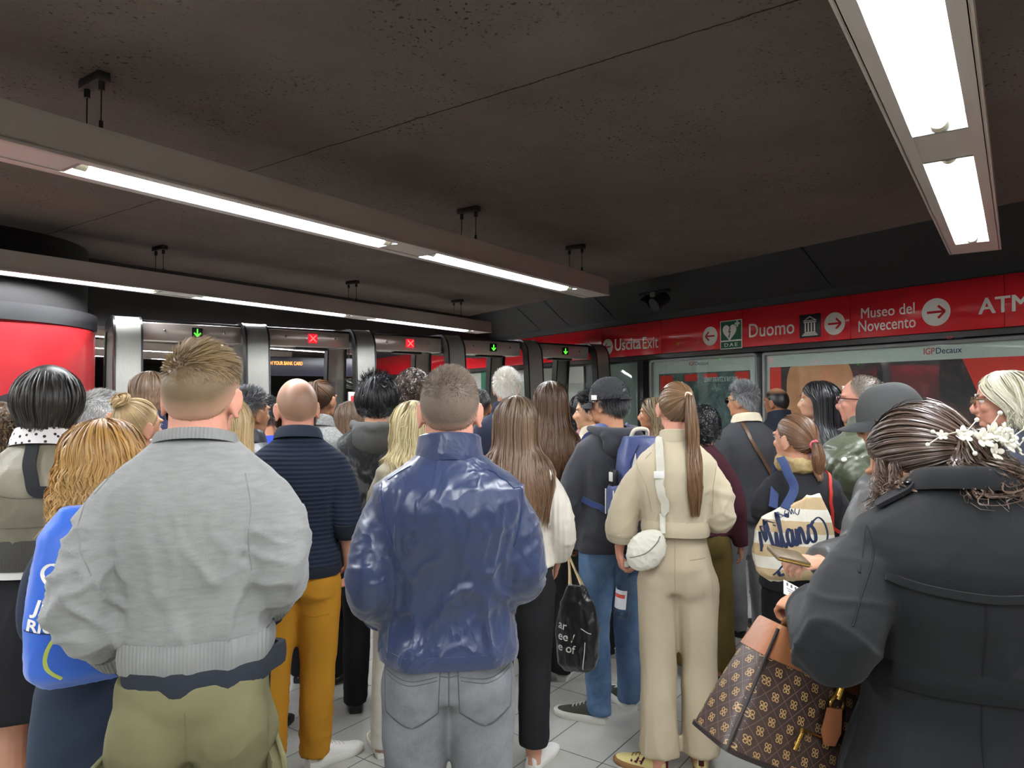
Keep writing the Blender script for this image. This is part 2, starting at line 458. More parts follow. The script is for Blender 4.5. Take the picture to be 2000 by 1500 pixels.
build_lamp(F1, OP(5, .45, 1.70), 10.6, (.35, 1.75, 4.1, 6.1), 'long grey lamp crossing the middle of the ceiling with two bright tubes in view')
build_lamp(F2, OP(5), 10.6, (.55, 2.3, 4.4, 6.4), 'long grey lamp hanging just in front of the ticket gates')
build_lamp(F3, OP(4), 8.5, (5.2, 7.4), 'lamp overhead near the red sign wall, seen from below with open tube trays')
build_lamp(Vector((4.3, 1.4, 0)), OP(3), 6.4, (.8, 3.0), 'lamp behind the viewer, parallel to the others')
for k, (t0, L_, nop, lab) in enumerate((
        (1.2, 10.6, 5, 'first lamp beyond the dark bulkhead, seen through the gates'),
        (2.0, 12.6, 6, 'second lamp beyond the bulkhead, seen low through the gates'),
        (2.2, 12.6, 6, 'third lamp beyond the bulkhead, a thin bright line through the gates'),
        (2.5, 12.6, 6, 'farthest lamp behind the gates, lowest of the bright lines'))):
    e = F2 + A_N * (2.35 * (k + 1)) + A_DIR * t0
    build_lamp(e, OP(nop), L_, (.9, 3.2, 5.2), lab)

# black twin spotlight under the soffit
spot = empty('ceiling_spotlight', (0, 0, 0), 0, 'black twin spotlight with a pale label, hanging under the dark soffit above the red sign', 'spotlight')
s, z = on_wall(1275, 590, .5); spot.matrix_world = WM @ Matrix.Translation((s, z, .50))
mb = MB(); mb.bevbox((0, .10, -.02), (.42, .03, .06), .006); mb.tube([(-.12, .09, 0), (-.12, .0, 0)], .012, 8); mb.tube([(.10, .09, 0), (.10, .0, 0)], .012, 8)
mb.build('bracket', black_paint, spot)
for x, rz in ((-.12, .5), (.11, -.2)):
    mb = MB(); ax = Vector((math.sin(rz) * .6, -.45, .7)).normalized()
    mb.tube([Vector((x, 0, 0)) - ax * .09, Vector((x, 0, 0)) - ax * .08, Vector((x, 0, 0)) + ax * .07, Vector((x, 0, 0)) + ax * .09], [.05, .062, .068, .074], 20)
    mb.build('spot_head', black_paint, spot)
mb = MB(); mb.bevbox((.03, .075, .02), (.075, .05, .03), .004); mb.build('junction_box', plain('pale_box', (120, 124, 116), .5), spot)
# ------------------------------------------------------------------ red sign band
t = NT('sign_red'); t.base(t.mix(t.noise(t.coord(), .9, 2), srgb(212, 34, 44), srgb(220, 40, 50))); t.set(rough=.16, coat=.35, coat_rough=.06)
t.bump(t.noise(t.coord(), 2.2, 2), .12, .02); sign_red = t.m
white_vinyl = plain('white_vinyl', (240, 236, 226), .4)
dark_vinyl = plain('black_vinyl', (26, 26, 30), .4); green_vinyl = plain('green_vinyl', (22, 92, 66), .4)
red_vinyl = plain('red_vinyl', (200, 26, 38), .3)
band = empty('sign_band', (0, 0, 0), 0, 'red station sign band with white lettering running along the wall above the advertising panels', 'sign'); band.matrix_world = WM
joints = [S_FAR] + [on_wall(px, 640)[0] for px in (1060, 1175, 1291, 1449, 1661, 1962)] + [S_NEAR]
for a, b in zip(joints[:-1], joints[1:]):
    mb = MB(); mb.bevbox(((a + b) / 2, (S_BOT + S_TOP) / 2, -.05), (b - a - .004, S_TOP - S_BOT, .1), .004); mb.build('sign_panel', sign_red, band)
def put(me, name, mat, parent, z=.0015, x=0, y=0, label=None):
    v = verts_np(me); v[:, 2] += z; v[:, 0] += x; v[:, 1] += y; set_verts(me, v)
    return link(name, me, mat, parent, smooth=False, label=label)
def wtext(txt, px0, px1, pyb, pyt, name='lettering', mat=white_vinyl, bold=0.0, parent=band, z=.0015, out=0.0, **kw):
    """lettering between two pixel columns; baseline at pyb and cap top at pyt (at px0)"""
    s0, zb = on_wall(px0, pyb, out); s1, _ = on_wall(px1, pyb, out); zt = on_wall(px0, pyt, out)[1]
    return put(text_fit(txt, s0, s1, zb, zt - zb, bold=bold, **kw), name, mat, parent, z)
wtext('Uscita', 1201, 1252, 685, 663, bold=.022)
wtext('Exit', 1255.5, 1286, 681.5, 658.5)
wtext('Duomo', 1463, 1552, 659, 633.5, bold=.010)
wtext('Museo del', 1682, 1787, 622, 602.5, bold=.010)
wtext('Novecento', 1677, 1789, 648.5, 627.5, bold=.010)
wtext('ATM', 1911, 2012, 614, 584, bold=.022)
def arrow_disc(px, py, ppx, left, label):
    s, z = on_wall(px, py); r = abs(on_wall(px, py - ppx)[1] - z)
    mb = MB(); n = 48; poly = [(s + r * math.cos(2 * math.pi * k / n), z + r * math.sin(2 * math.pi * k / n)) for k in range(n)]
    mb.prism(poly, 0, .002); d = mb.build('arrow_disc', white_vinyl, band, smooth=False)
    k = -1 if left else 1; w = .085 * r
    mb = MB(); L = .62 * r
    mb.prism([(s - k * L, z - w), (s + k * L * .95, z - w), (s + k * L * .95, z + w), (s - k * L, z + w)][::k], .002, .0032)
    for sg in (1, -1):
        tip = Vector((s + k * L * 1.02, z)); tail = Vector((s + k * L * .25, z + sg * L * .72)); dd = (tip - tail).normalized(); pp = Vector((-dd.y, dd.x)) * w
        mb.prism([tuple(tail - pp), tuple(tip - pp), tuple(tip + pp), tuple(tail + pp)], .002, .0033)
    mb.build('arrow', red_vinyl, d, smooth=False)
arrow_disc(1187, 677.5, 15.5, True, ''); arrow_disc(1387, 656.5, 18.5, True, '')
arrow_disc(1630, 632, 22, False, ''); arrow_disc(1828, 609.5, 27, False, '')
# DAE sign
s0, zt = on_wall(1407, 628); s1, zb = on_wall(1450, 680); W, Hh = s1 - s0, on_wall(1407, 628)[1] - on_wall(1407, 683)[1]
zb = zt - Hh
mb = MB(); mb.box(((s0 + s1) / 2, (zt + zb) / 2, .002), (W, Hh, .004)); dae = mb.build('defibrillator_plate', white_vinyl, band, smooth=False)
mb = MB(); mb.box(((s0 + s1) / 2, zb + Hh * .64, .0045), (W * .93, Hh * .66, .001)); mb.box(((s0 + s1) / 2, zb + Hh * .145, .0045), (W * .93, Hh * .23, .001)); mb.build('green_field', green_vinyl, dae, smooth=False)
hs, hz, hr = s0 + W * .44, zb + Hh * .60, W * .30
heart = []
for k in range(40):
    q = 2 * math.pi * k / 40; heart.append((hs + hr * 1.05 * (16 * math.sin(q) ** 3) / 16, hz + hr * 1.15 * (13 * math.cos(q) - 5 * math.cos(2 * q) - 2 * math.cos(3 * q) - math.cos(4 * q)) / 16))
mb = MB(); mb.prism(heart[::-1], .005, .0058)
cx, cz, cw = s0 + W * .79, zb + Hh * .86, W * .045
mb.box((cx, cz, .0055), (cw * 5, cw * 1.7, .001)); mb.box((cx, cz, .0055), (cw * 1.7, cw * 5, .001)); mb.build('heart_symbol', white_vinyl, dae, smooth=False)
bolt = [(.05, .75), (-.30, -.05), (.02, -.02), (-.18, -.62), (-.26, -.5), (-.2, -.95), (.1, -.66), (0, -.62), (.3, .18), (0, .14), (.3, .72)]
mb = MB(); mb.prism([(hs + x * hr * .75, hz - hr * .05 + y * hr * .75) for x, y in bolt], .006, .0065); fixnormals(mb.build('bolt_symbol', green_vinyl, dae, smooth=False).data)
put(text_fit('DAE', s0 + W * .2, s0 + W * .8, zb + Hh * .085, Hh * .12, bold=.01, spacing=1.3), 'lettering', white_vinyl, dae, .0053)
# museum plate (temple)
s0, zt = on_wall(1562, 616); s1, _ = on_wall(1603, 616); zb = on_wall(1562, 661)[1]; W, Hh = s1 - s0, zt - zb
mb = MB(); mb.bevbox(((s0 + s1) / 2, (zt + zb) / 2, .002), (W, Hh, .006), .0025); mus = mb.build('museum_plate', dark_vinyl, band)
mb = MB(); T_ = lambda x, y: (s0 + W * x, zb + Hh * y)
mb.prism([T_(.16, .72), T_(.84, .72), T_(.5, .92)], .005, .006)
for x0, x1, y0, y1 in ((.2, .8, .64, .69), (.24, .76, .2, .25), (.18, .82, .14, .185), (.12, .88, .08, .125)): mb.prism([T_(x0, y0), T_(x1, y0), T_(x1, y1), T_(x0, y1)], .005, .006)
for k in range(4):
    x = .25 + k * .145; mb.prism([T_(x, .26), T_(x + .065, .26), T_(x + .065, .63), T_(x, .63)], .005, .006)
mb.build('temple_symbol', white_vinyl, mus, smooth=False)
mb = MB(); mb.prism([T_(.27, .75), T_(.73, .75), T_(.5, .87)], .006, .0065); mb.build('pediment', dark_vinyl, mus, smooth=False)

# ------------------------------------------------------------------ wall below the band: rail, glass panels, advertising frames
alu = plain('grey_aluminium', (150, 154, 152), .32, .4); dark_alu = plain('dark_aluminium', (62, 62, 60), .35, .5)
o = panel_box('trim_4', S_FAR, S_NEAR, S_BOT - .05, S_BOT - .004, -.14, -.03, dark_alu); o['kind'] = 'structure'
o = panel_box('baseboard_right', S_FAR, S_NEAR, 0, .12, -.14, -.06, dark_alu); o['kind'] = 'structure'
t = NT('green_glass'); t.base(srgb(122, 134, 126)); t.set(rough=.04, coat=1.0, coat_rough=.02, spec=.8); green_glass = t.m
sA = on_wall(1163, 720, -.1)[0]; sB = on_wall(1251, 720, -.1)[0]; sC = on_wall(1262, 720, -.1)[0]
gp = empty('glass_wall_panel', (0, 0, 0), 0, 'greenish glossy glass wall panel between the last gate and the first advertising frame', 'panel'); gp.matrix_world = WM
mb = MB(); mb.bevbox(((sA + sB) / 2, 1.08, -.115), (sB - sA, 1.9, .03), .004); mb.build('pane', green_glass, gp)
mb = MB(); mb.bevbox(((sB + sC) / 2 + .005, 1.08, -.09), (sC - sB, 1.92, .09), .004); mb.build('mullion', dark_alu, gp)
# far wall panels beyond the gates, grey-green with a joint every 1.1 m
for k in range(6):
    s1_ = sA - .25 - k * 1.15
    mb = MB(); mb.bevbox((s1_ - .56, 1.08, -.115), (1.12, 1.9, .03), .004); ob = mb.build('wall_cladding', plain('cladding', (150, 150, 140), .3), None); ob.matrix_world = WM
    tag(ob, 'grey wall cladding sheet beyond the gates under the red band', 'wall panel', 'cladding sheets beyond the gates')

def rrect(x0, x1, y0, y1, r, n=6):
    out = []
    for cx, cy, a in ((x1 - r, y1 - r, 0), (x0 + r, y1 - r, 90), (x0 + r, y0 + r, 180), (x1 - r, y0 + r, 270)):
        for k in range(n + 1):
            q = R(a + 90 * k / n); out.append((cx + r * math.cos(q), cy + r * math.sin(q)))
    return out
def ad_frame(name, s0, s1, z0, z1, border, r, label):
    root = empty(name, (0, 0, 0), 0, label, 'advertising panel'); root.matrix_world = WM
    outer = rrect(s0, s1, z0, z1, r); inner = rrect(s0 + .03, s1 - .03, z0 + .03, z1 - .03, max(.005, r - .03))
    rings = [[Vector((x, y, -.14)) for x, y in outer], [Vector((x, y, -.045)) for x, y in outer], [Vector((x, y, -.035)) for x, y in rrect(s0 + .008, s1 - .008, z0 + .008, z1 - .008, r - .006)],
             [Vector((x, y, -.04)) for x, y in inner], [Vector((x, y, -.075)) for x, y in inner]]
    mb = MB(); mb.loft(rings, cap=False); mb.build('frame', alu, root)
    mb = MB(); mb.box(((s0 + s1) / 2, (z0 + z1) / 2, -.085), (s1 - s0 - .04, z1 - z0 - .04, .01)); mb.build('mount_board', plain('mount_grey', (226, 232, 228), .4), root)
    mb = MB(); mb.box(((s0 + s1) / 2, (z0 + z1) / 2, -.058), (s1 - s0 - .05, z1 - z0 - .05, .004)); mb.build('glass_pane', glass_pane('ad_glass', (.93, .96, .94, 1)), root)
    return root
poster_red = plain('poster_red', (250, 66, 56), .5); poster_dark = None
t = NT('poster_dark'); n1 = t.noise(t.coord(), 3.2, 6, .7, 1.2); t.base(t.ramp(n1, [(.42, srgb(48, 46, 52)), (.56, srgb(78, 56, 60)), (.72, srgb(112, 104, 106))])); t.set(rough=.5); poster_dark = t.m
t = NT('poster_teal'); n1 = t.noise(t.coord(), 3.0, 8, .85, .6); t.base(t.ramp(n1, [(.44, srgb(72, 88, 90)), (.58, srgb(112, 136, 136)), (.66, srgb(220, 232, 228))])); t.set(rough=.5); poster_teal = t.m
t = NT('poster_skin'); t.base(t.ramp(t.noise(t.coord(), 3, 6, .65), [(.3, srgb(206, 134, 96)), (.7, srgb(238, 172, 130))])); t.set(rough=.5); poster_skin = t.m
# first frame
s0 = on_wall(1268, 720, -.04)[0]; s1 = on_wall(1479, 700, -.04)[0]; zt = on_wall(1479, 688, -.04)[1]
ad1 = ad_frame('poster_frame', s0, s1, .55, zt, .1, .06, 'rounded grey advertising frame with a teal poster, behind the ponytail woman')
W = s1 - s0
def flat(parent, x0, x1, y0, y1, z, m, name):
    mb = MB(); mb.box(((x0 + x1) / 2, (y0 + y1) / 2, z), (x1 - x0, y1 - y0, .002)); return mb.build(name, m, parent, smooth=False)
pt = zt - .17
flat(ad1, s0 + .12, s1 - .12, .68, pt, -.078, poster_teal, 'poster_sheet')
flat(ad1, s0 + .14, s0 + .34, .70, pt - .02, -.0765, poster_red, 'poster_stripe')
flat(ad1, s1 - .30, s1 - .13, pt - .13, pt - .01, -.0765, poster_red, 'poster_patch')
for k in range(2): flat(ad1, s0 + .52 + .28 * k, s0 + .70 + .28 * k, pt - .09 + .03 * k, pt - .015, -.0765, poster_red, 'poster_patch')
igp_red = plain('logo_red', (214, 84, 64), .4); igp_blue = plain('logo_blue', (44, 52, 92), .4)
WT = lambda *a, **k: wtext(*a, out=-.08, z=-.0795, **k)
WT('IGP', 1346, 1357, 714, 707, mat=igp_red, bold=.02, parent=ad1); WT('Decaux', 1358, 1384, 713.5, 706.5, mat=igp_blue, parent=ad1)
glow = emit('printed_cyan', (225, 250, 250), .0); 
bright = plain('poster_white', (236, 250, 250), .5)
wtext('LENNY KRAVITZ X RAY-BAN', 1376, 1441, 746, 737, mat=bright, bold=.02, parent=ad1, out=-.076, z=-.0755)
# second frame
s0 = on_wall(1488, 720, -.04)[0]; s1 = s0 + 4.2; zt = 2.045
ad2 = ad_frame('poster_frame', s0, s1, .45, zt, .1, .03, 'wide grey advertising frame with a brown and black poster under the museum lettering')
p0 = on_wall(1504, 720, -.08)[0]; pt = on_wall(1504, 718, -.08)[1]
flat(ad2, p0, s1 - .12, .6, pt, -.078, poster_dark, 'poster_sheet')
a = on_wall(1526, 720, -.08)[0]; flat(ad2, p0, a, .6, pt, -.0765, poster_red, 'poster_stripe')
x0 = on_wall(1537, 760, -.08)[0]; x1 = on_wall(1668, 760, -.08)[0]; cx, rx = (x0 + x1) / 2, (x1 - x0) / 2
mb = MB(); poly = [(cx + rx * math.copysign(abs(math.cos(R(q))) ** .8, math.cos(R(q))), min(pt, 1.70 + .34 * abs(math.sin(R(q))) ** .9)) for q in range(0, 181, 5)] + [(cx - rx * .92, .62), (cx + rx * .92, .62)]
mb.prism(poly, -.0765, -.0755); mb.build('poster_figure', poster_skin, ad2, smooth=False)
a0 = on_wall(1880, 697, -.08)[0]; a1 = on_wall(1925, 800, -.08)
mb = MB(); mb.prism([(a0, pt), (a1[0], a1[1]), (a1[0] + .18, .6), (s1 - .12, .6), (s1 - .12, pt)], -.0765, -.0755); fixnormals(mb.build('poster_patch', poster_red, ad2, smooth=False).data)
WT('IGP', 1804, 1826, 692.5, 680.5, mat=igp_red, bold=.02, parent=ad2); WT('Decaux', 1828, 1879, 691, 679.5, mat=igp_blue, bold=.01, parent=ad2)
wtext('IGP', 1849, 1862, 662.5, 657.5, mat=igp_red, bold=.01, parent=ad2, out=-.03, z=-.0292); wtext('Decaux', 1863, 1884, 662, 657, mat=igp_blue, parent=ad2, out=-.03, z=-.0292)

# ------------------------------------------------------------------ ticket gates
t = NT('brushed_steel'); v = t.mapping(t.coord(), scale=(60, 60, 1.5)); nz = t.noise(v, 4, 4)
t.base(t.mix(nz, srgb(150, 150, 142), srgb(176, 176, 168))); t.set(metal=.55, rough=.3, aniso=.3); t.l(t.ramp(nz, [(0, (.24,) * 3), (1, (.38,) * 3)]), t.b.inputs['Roughness']); steel = t.m
t = NT('polished_steel'); t.base(t.mix(t.noise(t.coord(), 3, 3), srgb(196, 182, 174), srgb(210, 198, 190))); t.set(metal=.5, rough=.18); t.bump(t.noise(t.coord(), 6, 2), .04, .01); polished = t.m
gate_black = plain('gate_black', (22, 22, 24), .3)
green_led = emit('green_led', (60, 255, 40), 3.0); red_led = emit('red_led', (255, 70, 60), 3.0); red_back = emit('red_led_field', (205, 20, 40), 1.0); led_black = plain('display_black', (12, 16, 12), .3)
orange_led = emit('orange_led', (255, 140, 60), 2.0)
GM = lambda k: Matrix.Translation(G_0 + G_DIR * k) @ Matrix((G_DIR, G_N, Vector((0, 0, 1)))).transposed().to_4x4()
# arch path in local (y depth, z): front leg leaning, rounded top, rear leg
def arch_path():
    pts = [(-.60, 0), (-.30, 1.55)]
    top = 2.235; r = .17
    out = [Vector((0, -.46, 0)), Vector((0, -.39, .6)), Vector((0, -.33, 1.2)), Vector((0, -.295, 1.7)), Vector((0, -.27, 2.03))]
    for k in range(9):
        q = R(180 - 90 * k / 8); out.append(Vector((0, -.10 + .165 * math.cos(q), top - .165 + .165 * math.sin(q))))
    m = [Vector((0, -p.y + .25, p.z)) for p in out[::-1]]
    return out + m
def display(parent, x, y, z, kind, size=.085):
    mb = MB(); mb.bevbox((x, y, z), (size, .012, size), .003); d = mb.build('display', led_black if kind != 'x' else red_back, parent)
    s = size * .36; mb = MB(); yy = y - .0075
    def bar(a, b, w):
        a, b = Vector(a), Vector(b); dd = (b - a).normalized(); p = Vector((-dd.y, dd.x)) * w
        mb.prism([tuple(a - p), tuple(b - p), tuple(b + p), tuple(a + p)], -.0008, .0008, Matrix(((1, 0, 0, x), (0, 0, -1, yy), (0, 1, 0, z), (0, 0, 0, 1))))
    w = size * .05
    if kind == 'x': bar((-s, -s), (s, s), w); bar((-s, s), (s, -s), w)
    elif kind == 'down': bar((0, s), (0, -s), w); bar((-s * .8, -s * .1), (0, -s), w); bar((s * .8, -s * .1), (0, -s), w)
    elif kind == 'left': bar((s, 0), (-s, 0), w); bar((-s * .1, s * .8), (-s, 0), w); bar((-s * .1, -s * .8), (-s, 0), w)
    mb.build('display_symbol', red_led if kind == 'x' else green_led, d, smooth=False)
names = ['leftmost gate pillar beside the red column', 'second gate pillar from the red column', 'third gate pillar from the red column', 'fourth gate pillar from the red column', 'fifth gate pillar from the red column, next to last', 'last gate pillar, against the glass wall panel']
ap = arch_path()
for k in range(6):
    root = empty('gate_pillar', (0, 0, 0), 0, 'brushed steel arch, ' + names[k], 'gate'); root.matrix_world = GM(k)
    w = .088; mb = MB(); rings = []
    for i, p in enumerate(ap):
        tn = (ap[min(i + 1, len(ap) - 1)] - ap[max(i - 1, 0)]).normalized(); nn = Vector((0, -tn.z, tn.y))
        th = .03
        rings.append([p + nn * th + Vector((-w, 0, 0)), p + nn * th + Vector((w, 0, 0)), p - nn * th + Vector((w, 0, 0)), p - nn * th + Vector((-w, 0, 0))])
    mb.loft(rings); mb.build('arch', steel, root, angle=30)
    for sx in (-1, 1):
        mb = MB(); rings = []
        for i, p in enumerate(ap):
            tn = (ap[min(i + 1, len(ap) - 1)] - ap[max(i - 1, 0)]).normalized(); nn = Vector((0, -tn.z, tn.y))
            x0, x1 = sx * w, sx * (w + .016)
            rings.append([p + nn * .034 + Vector((x0, 0, 0)), p + nn * .034 + Vector((x1, 0, 0)), p - nn * .06 + Vector((x1, 0, 0)), p - nn * .06 + Vector((x0, 0, 0))])
        mb.loft(rings); fixnormals(mb.build('side_edge', gate_black, root, angle=30).data)
    mb = MB(); mb.bevbox((0, .125, .52), (.16, 1.0, 1.0), .02); mb.build('cabinet', polished, root)
    mb = MB(); mb.bevbox((0, .125, 1.62), (.02, .62, .35), .004); mb.build('glass_wing', glass_pane('gate_glass', (.9, .93, .92, 1)), root)
    if k in (2, 5):
        mb = MB(); mb.bevbox((-.14, -.36, 1.30), (.12, .03, .72), .006); pp = mb.build('reader_post', polished, root)
        display(root, -.14, -.382, 1.585, 'x' if k == 2 else 'left', .075)
    if k == 1:
        mb = MB(); mb.bevbox((.16, -.37, 1.43), (.10, .08, .26), .01); mb.build('ticket_reader', plain('reader_yellow', (236, 164, 26), .4), root)
for k, kind in enumerate(('down', 'x', 'x', 'down', 'down')):
    nm = ('green-arrow header beam nearest the red column', 'red-cross header beam second from the red column', 'red-cross header beam in the middle of the gate row',
          'green-arrow header beam fourth from the red column', 'green-arrow header beam next to the glass wall panel')[k]
    root = empty('gate_header', (0, 0, 0), 0, 'polished steel ' + nm, 'gate header'); root.matrix_world = GM(k + .5)
    mb = MB(); mb.bevbox((0, -.04, 2.15), (.79, .24, .15), .012, seg=3); mb.build('beam', polished, root)
    mb = MB(); mb.bevbox((0, -.04, 2.235), (.79, .20, .02), .006); mb.build('top_strip', gate_black, root)
    display(root, .03, -.168, 2.155, kind)
    for x in (-.22, .25):
        mb = MB(); mb.ball((x, -.162, 2.16), (.012, .006, .012), 12, 8); mb.build('sensor', plain('chrome', (220, 220, 220), .1, 1), root)
    mb = MB(); mb.bevbox((.05, -.04, 2.065), (.3, .1, .02), .004); mb.build('sensor_tray', gate_black, root)
    for sx in (-1, 1):
        mb = MB(); mb.bevbox((sx * .2, .2, .72), (.38, .015, 1.1), .004); mb.build('glass_flap', glass_pane('gate_glass'), root)

# bank card sign beyond the gates
d0 = pix_ray(545, 715); Yb = 11.2; pos = Vector((0, 0, CAM_H)) + d0 * (Yb / d0.y)
bs = empty('hanging_sign', pos, R(24), 'dark hanging sign with small orange lettering, seen through the second gate', 'sign')
mb = MB(); mb.bevbox((.25, .03, 0), (2.2, .06, .30), .01); mb.build('sign_board', plain('sign_navy', (34, 32, 44), .35), bs)
me = text_fit('TRAVEL WITH YOUR BANK CARD', -.42, .36, .0, .055, bold=.02); v = verts_np(me); v = np.stack([v[:, 0], -.002 + 0 * v[:, 0], v[:, 1] + .02], 1); set_verts(me, v); link('lettering', me, orange_led, bs, smooth=False)
mb = MB(); zt = CEIL - pos.z
for x in (-.6, 1.1): mb.tube([(x, .03, .14), (x, .03, zt)], .01, 8)
mb.build('hanger', rod_m, bs)
# exit plate on the wall beyond the gates
o = panel_box('exit_plate', on_wall(945, 715)[0] - .25, on_wall(945, 715)[0] + .25, 1.62, 2.04, -.099, -.092, green_vinyl); tag(o, 'small green exit plate on the wall beyond the fourth gate', 'sign')
# ------------------------------------------------------------------ cloth / skin / hair materials
def fabric(name, col, rough=.85, weave=0, weave_amt=.15, mottle=.10, mscale=9, sheen=.0, alt=None, stretch=(1, 1, 1), spec=.3, rib=None):
    if name in MATS: return MATS[name]
    t = NT(name); c = srgb(*col); co = t.coord()
    v = t.mapping(co, scale=stretch); n1 = t.noise(v, mscale, 4, .6)
    a = tuple(x * (1 - mottle) for x in c[:3]) + (1,); b = tuple(min(1, x * (1 + mottle)) for x in c[:3]) + (1,)
    if alt: b = srgb(*alt)
    colr = t.mix(t.ramp(n1, [(.3, (0, 0, 0)), (.7, (1, 1, 1))]), a, b)
    t.base(colr); t.set(rough=rough, sheen=sheen, spec=spec)
    h = t.noise(co, 340 if not weave else weave, 2)
    if rib:
        axis, freq, amt = rib; w = t.n('ShaderNodeTexWave', wave_type='BANDS', bands_direction=axis, wave_profile='SIN'); t.l(co, w.inputs['Vector'])
        w.inputs['Scale'].default_value = freq; w.inputs['Distortion'].default_value = .6; w.inputs['Detail'].default_value = 1
        t.base(t.mix(t.math('MULTIPLY', w.outputs['Fac'], amt), colr, tuple(min(1, x * 1.9 + .012) for x in c[:3]) + (1,)))
        h = w.outputs['Fac']
    t.bump(h, weave_amt, .003)
    MATS[name] = t.m; return t.m
def leather(name, col, rough=.38, mottle=.18, wr=16):
    if name in MATS: return MATS[name]
    t = NT(name); c = srgb(*col); co = t.coord()
    n1 = t.noise(co, 5, 5, .6); n2 = t.noise(co, wr, 6, .65, .6)
    a = tuple(x * (1 - mottle) for x in c[:3]) + (1,); b = tuple(min(1, x * (1 + mottle * 1.4)) for x in c[:3]) + (1,)
    t.base(t.mix(t.ramp(n1, [(.3, (0, 0, 0)), (.7, (1, 1, 1))]), a, b)); t.set(rough=rough, spec=.5)
    t.bump(n2, .35, .01); MATS[name] = t.m; return t.m
def nylon(name, col, rough=.33, crease=.5, lite=None):
    if name in MATS: return MATS[name]
    t = NT(name); c = srgb(*col); co = t.coord()
    v = t.mapping(co, scale=(1.5, 1.5, .8)); n1 = t.noise(v, 5, 3, .5, .8); n0 = t.noise(co, 2.5, 3)
    a = tuple(x * .86 for x in c[:3]) + (1,); b = srgb(*lite) if lite else tuple(min(1, x * 1.2) for x in c[:3]) + (1,)
    t.base(t.mix(t.ramp(n0, [(.3, (0, 0, 0)), (.75, (1, 1, 1))]), a, b)); t.set(rough=rough, sheen=.25, spec=.55)
    t.bump(t.ramp(n1, [(.44, (0, 0, 0)), (.5, (1, 1, 1)), (.56, (0,) * 3)]), crease * .3, .012)
    MATS[name] = t.m; return t.m
def denim(name, col, fade, rough=.8):
    if name in MATS: return MATS[name]
    t = NT(name); co = t.coord(); n1 = t.noise(co, 4.5, 5, .65); n2 = t.noise(t.mapping(co, scale=(3, 3, 1)), 130, 2)
    f = t.ramp(n1, [(.36, (0, 0, 0)), (.66, (1, 1, 1))]); base = t.mix(f, srgb(*col), srgb(*fade))
    t.base(t.mix(t.math('MULTIPLY', n2, .35), base, tuple(min(1, x * 1.5) for x in srgb(*fade)[:3]) + (1,))); t.set(rough=rough, spec=.25)
    t.bump(n2, .2, .002); MATS[name] = t.m; return t.m
def skin(name, col, stubble=None):
    if name in MATS: return MATS[name]
    t = NT(name); c = srgb(*col); co = t.coord(); n1 = t.noise(co, 11, 4, .6)
    t.base(t.mix(n1, tuple(x * .86 for x in c[:3]) + (1,), (min(1, c[0] * 1.12), c[1] * 1.02, c[2] * .98, 1)))
    t.set(rough=.5, spec=.4); t.b.inputs['Subsurface Weight'].default_value = .12; t.b.inputs['Subsurface Radius'].default_value = (.012, .005, .003); t.b.inputs['Subsurface Scale'].default_value = 1.0
    t.bump(t.noise(co, 240, 3), .12, .002); MATS[name] = t.m; return t.m
def hairmat(name, dark, lite, tip=None, sk=(200, 150, 120), rough=.42, root=None):
    if name in MATS: return MATS[name]
    t = NT(name); at_ = t.n('ShaderNodeAttribute', attribute_name='hair'); sp = t.n('ShaderNodeSeparateColor'); t.l(at_.outputs['Color'], sp.inputs[0])
    c = t.mix(sp.outputs[0], srgb(*dark), srgb(*lite))
    if tip: c = t.mix(t.math('MULTIPLY', sp.outputs[1], .85), c, srgb(*tip))
    if root: c = t.mix(t.ramp(sp.outputs[1], [(.0, (1, 1, 1)), (.16, (0, 0, 0))]), c, srgb(*root))
    nz = t.noise(t.coord(), 70, 3)
    c = t.mix(t.math('MULTIPLY', nz, .35), c, tuple(x * .55 for x in srgb(*dark)[:3]) + (1,))
    t.base(t.mix(sp.outputs[2], srgb(*sk), c)); t.set(rough=rough, spec=.45)
    MATS[name] = t.m; return t.m

# ------------------------------------------------------------------ numbers of a body
Z_T = [.44, .47, .53, .60, .66, .72, .77, .80, .825, .845, .862]
MALE = dict(a=[.172, .175, .170, .158, .162, .175, .185, .186, .140, .090, .068], b=[.12, .125, .118, .108, .112, .120, .115, .098, .082, .070, .064])
FEML = dict(a=[.178, .178, .166, .132, .136, .150, .160, .160, .115, .074, .056], b=[.122, .125, .115, .095, .100, .115, .108, .088, .072, .062, .055])
YOFF = [-.015, -.018, -.012, .004, .0, -.012, -.02, -.022, -.020, -.014, -.008]
def ring_at(P, zf):
    T = MALE if P['sex'] == 'm' else FEML
    return (np.interp(zf, Z_T, T['a']) * P['s'] * P['girth'], np.interp(zf, Z_T, T['b']) * P['s'] * P['girth'], np.interp(zf, Z_T, YOFF) * P['s'])
def sring(a, b, y0, z, n=44, e=2.35, x0=0):
    out = []
    for j in range(n):
        q = 2 * math.pi * j / n; c, s_ = math.cos(q), math.sin(q)
        out.append(Vector((x0 + a * math.copysign(abs(c) ** (2 / e), c), y0 + b * math.copysign(abs(s_) ** (2 / e), s_), z)))
    return out
class Waves:
    def __init__(s, seed, n=12, lo=.6, hi=1.8):
        r = np.random.RandomState(seed); d = r.normal(size=(n, 3)); d /= np.linalg.norm(d, axis=1)[:, None]
        s.k = d * r.uniform(lo, hi, (n, 1)); s.p = r.uniform(0, 6.28, n); s.w = r.uniform(.5, 1, n); s.w /= np.sqrt((s.w ** 2).sum() / 2)
    def __call__(s, p): return (np.sin(p @ s.k.T + s.p) * s.w).sum(1)
